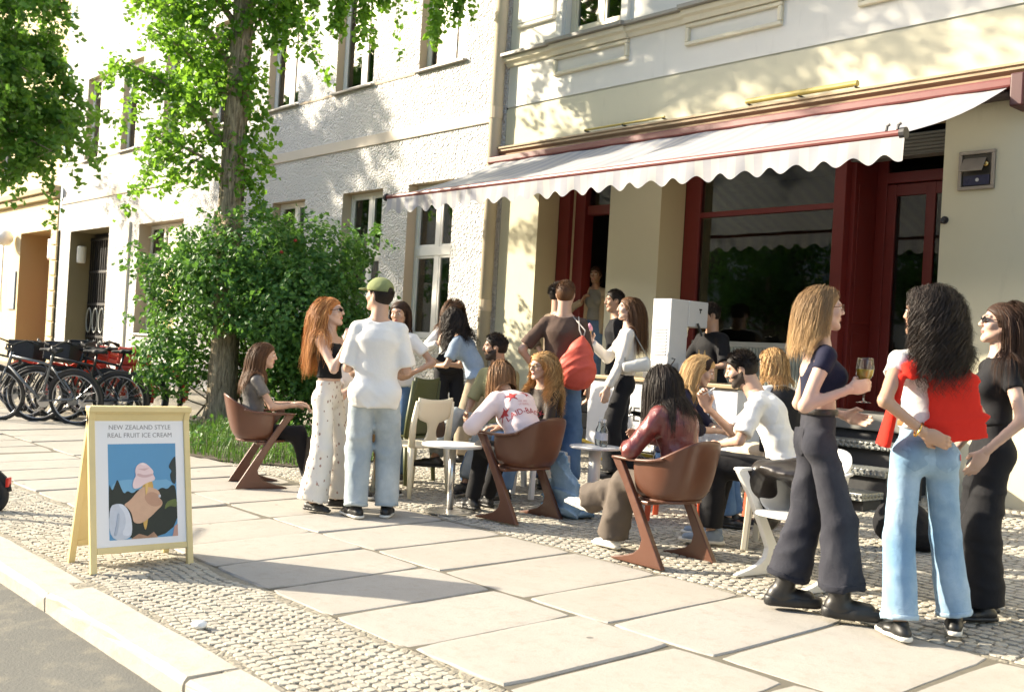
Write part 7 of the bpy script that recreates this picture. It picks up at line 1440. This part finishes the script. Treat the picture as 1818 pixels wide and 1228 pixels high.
lump('brown_shoulder_bag', (-7.15,5.56,G(5.56)), [((0,0,.52),(.05,.04,.10)),((0,.02,.40),(.06,.045,.10)),((0,.0,.64),(.02,.02,.10))], plain('brown_leather',(.05,.025,.014),.4,.2), 'dark brown bag hanging from the back of the cream chair', 'bag', .006, .011, 12)

# pockets and seams on the two nearest pairs of jeans
def cloth_patch(p, src, ctr, xd, yd, pts, mat, name, off=.003, k_=4):
    me = src.data; bv = BVHTree.FromPolygons([v.co for v in me.vertices], [tuple(f.vertices) for f in me.polygons]); n = Vector(nrm(np.cross(xd, yd))); vs2, fs = fan(pts); V = []
    for (a, b) in vs2:
        o = Vector(ctr)+Vector(xd)*a+Vector(yd)*b+n*.3; h = bv.ray_cast(o, -n); V.append(tuple(h[0]+n*off) if h[0] is not None else tuple(o-n*.3))
    me2 = bpy.data.meshes.new(name); me2.from_pydata(V, [], fs); me2.materials.append(mat); me2.polygons.foreach_set('use_smooth', [True]*len(me2.polygons)); ob = bpy.data.objects.new(name, me2); COL.objects.link(ob); ob.parent = src; return ob
PK = [(-.062,.07),(-.03,.073),(0,.074),(.03,.073),(.062,.07),(.060,.03),(.056,-.035),(.03,-.055),(0,-.072),(-.03,-.055),(-.056,-.035),(-.060,.03)]
PZ = .0
for key, mt, back in (('jeans', denim('pocket_denim', (.13,.24,.37), (.36,.48,.58)), lambda q: -q.fw),('boots', denim('pocket_charcoal', (.018,.019,.027), (.05,.051,.06)), lambda q: nrm(-q.fw*.75-q.lf*.65))):
    q = PE[key]; nd = back(q); xd = nrm(np.cross([0,0,1.], nd)); yd = np.array([0,0,1.])
    for s in (1,-1):
        if key == 'boots' and s == 1: cx = -.075
        else: cx = .075*s
        if key == 'boots' and s == -1: continue
        cloth_patch(q, q.pants, q.pel+np.array([0,0,-.005])+xd*cx, xd, yd, PK, mt, 'back_pocket')
q = PE['jeans']; cloth_patch(q, q.pants, q.pel+np.array([0,0,.0])+nrm(np.cross([0,0,1.], -q.fw))*.145, nrm(np.cross([0,0,1.], -q.fw)), np.array([0,0,1.]), [(-.005,-.014),(.005,-.014),(.005,.014),(-.005,.014)], plain('red_tab',(.5,.03,.03),.7), 'tab', .006)
# ------------------------------------------------------------------ house across the street (only seen mirrored in the panes)
ob = empty('opposite_house'); tag(ob, 'grey house across the street, seen only as a reflection in the shop window', 'building')
oh = [(-62+3.1*i, -62+3.1*i+1.3, z, z+1.9, .2) for i in range(24) for z in (1.2,4.6,7.8)]
mb = wall_holes(-64, 14, -.2, 10.4, oh, 0.0); mb.v = [(-x-50, -14.0-(y), z) for x, y, z in mb.v]
flat_build(mb, 'wall', [m_stucco('grey_stucco', (.52,.50,.46)), TAN], ob)
for (a, b, c, d, e) in oh: MB().bx(-a-50, -b-50, -14.22, -14.2, c, d).build('window', plain('dark_glass',(.03,.035,.035),.1), ob)
MB().bx(-64,14,-24,-14.3,10.2,10.5).build('roof', plain('roof_felt',(.08,.08,.08),.9), ob)
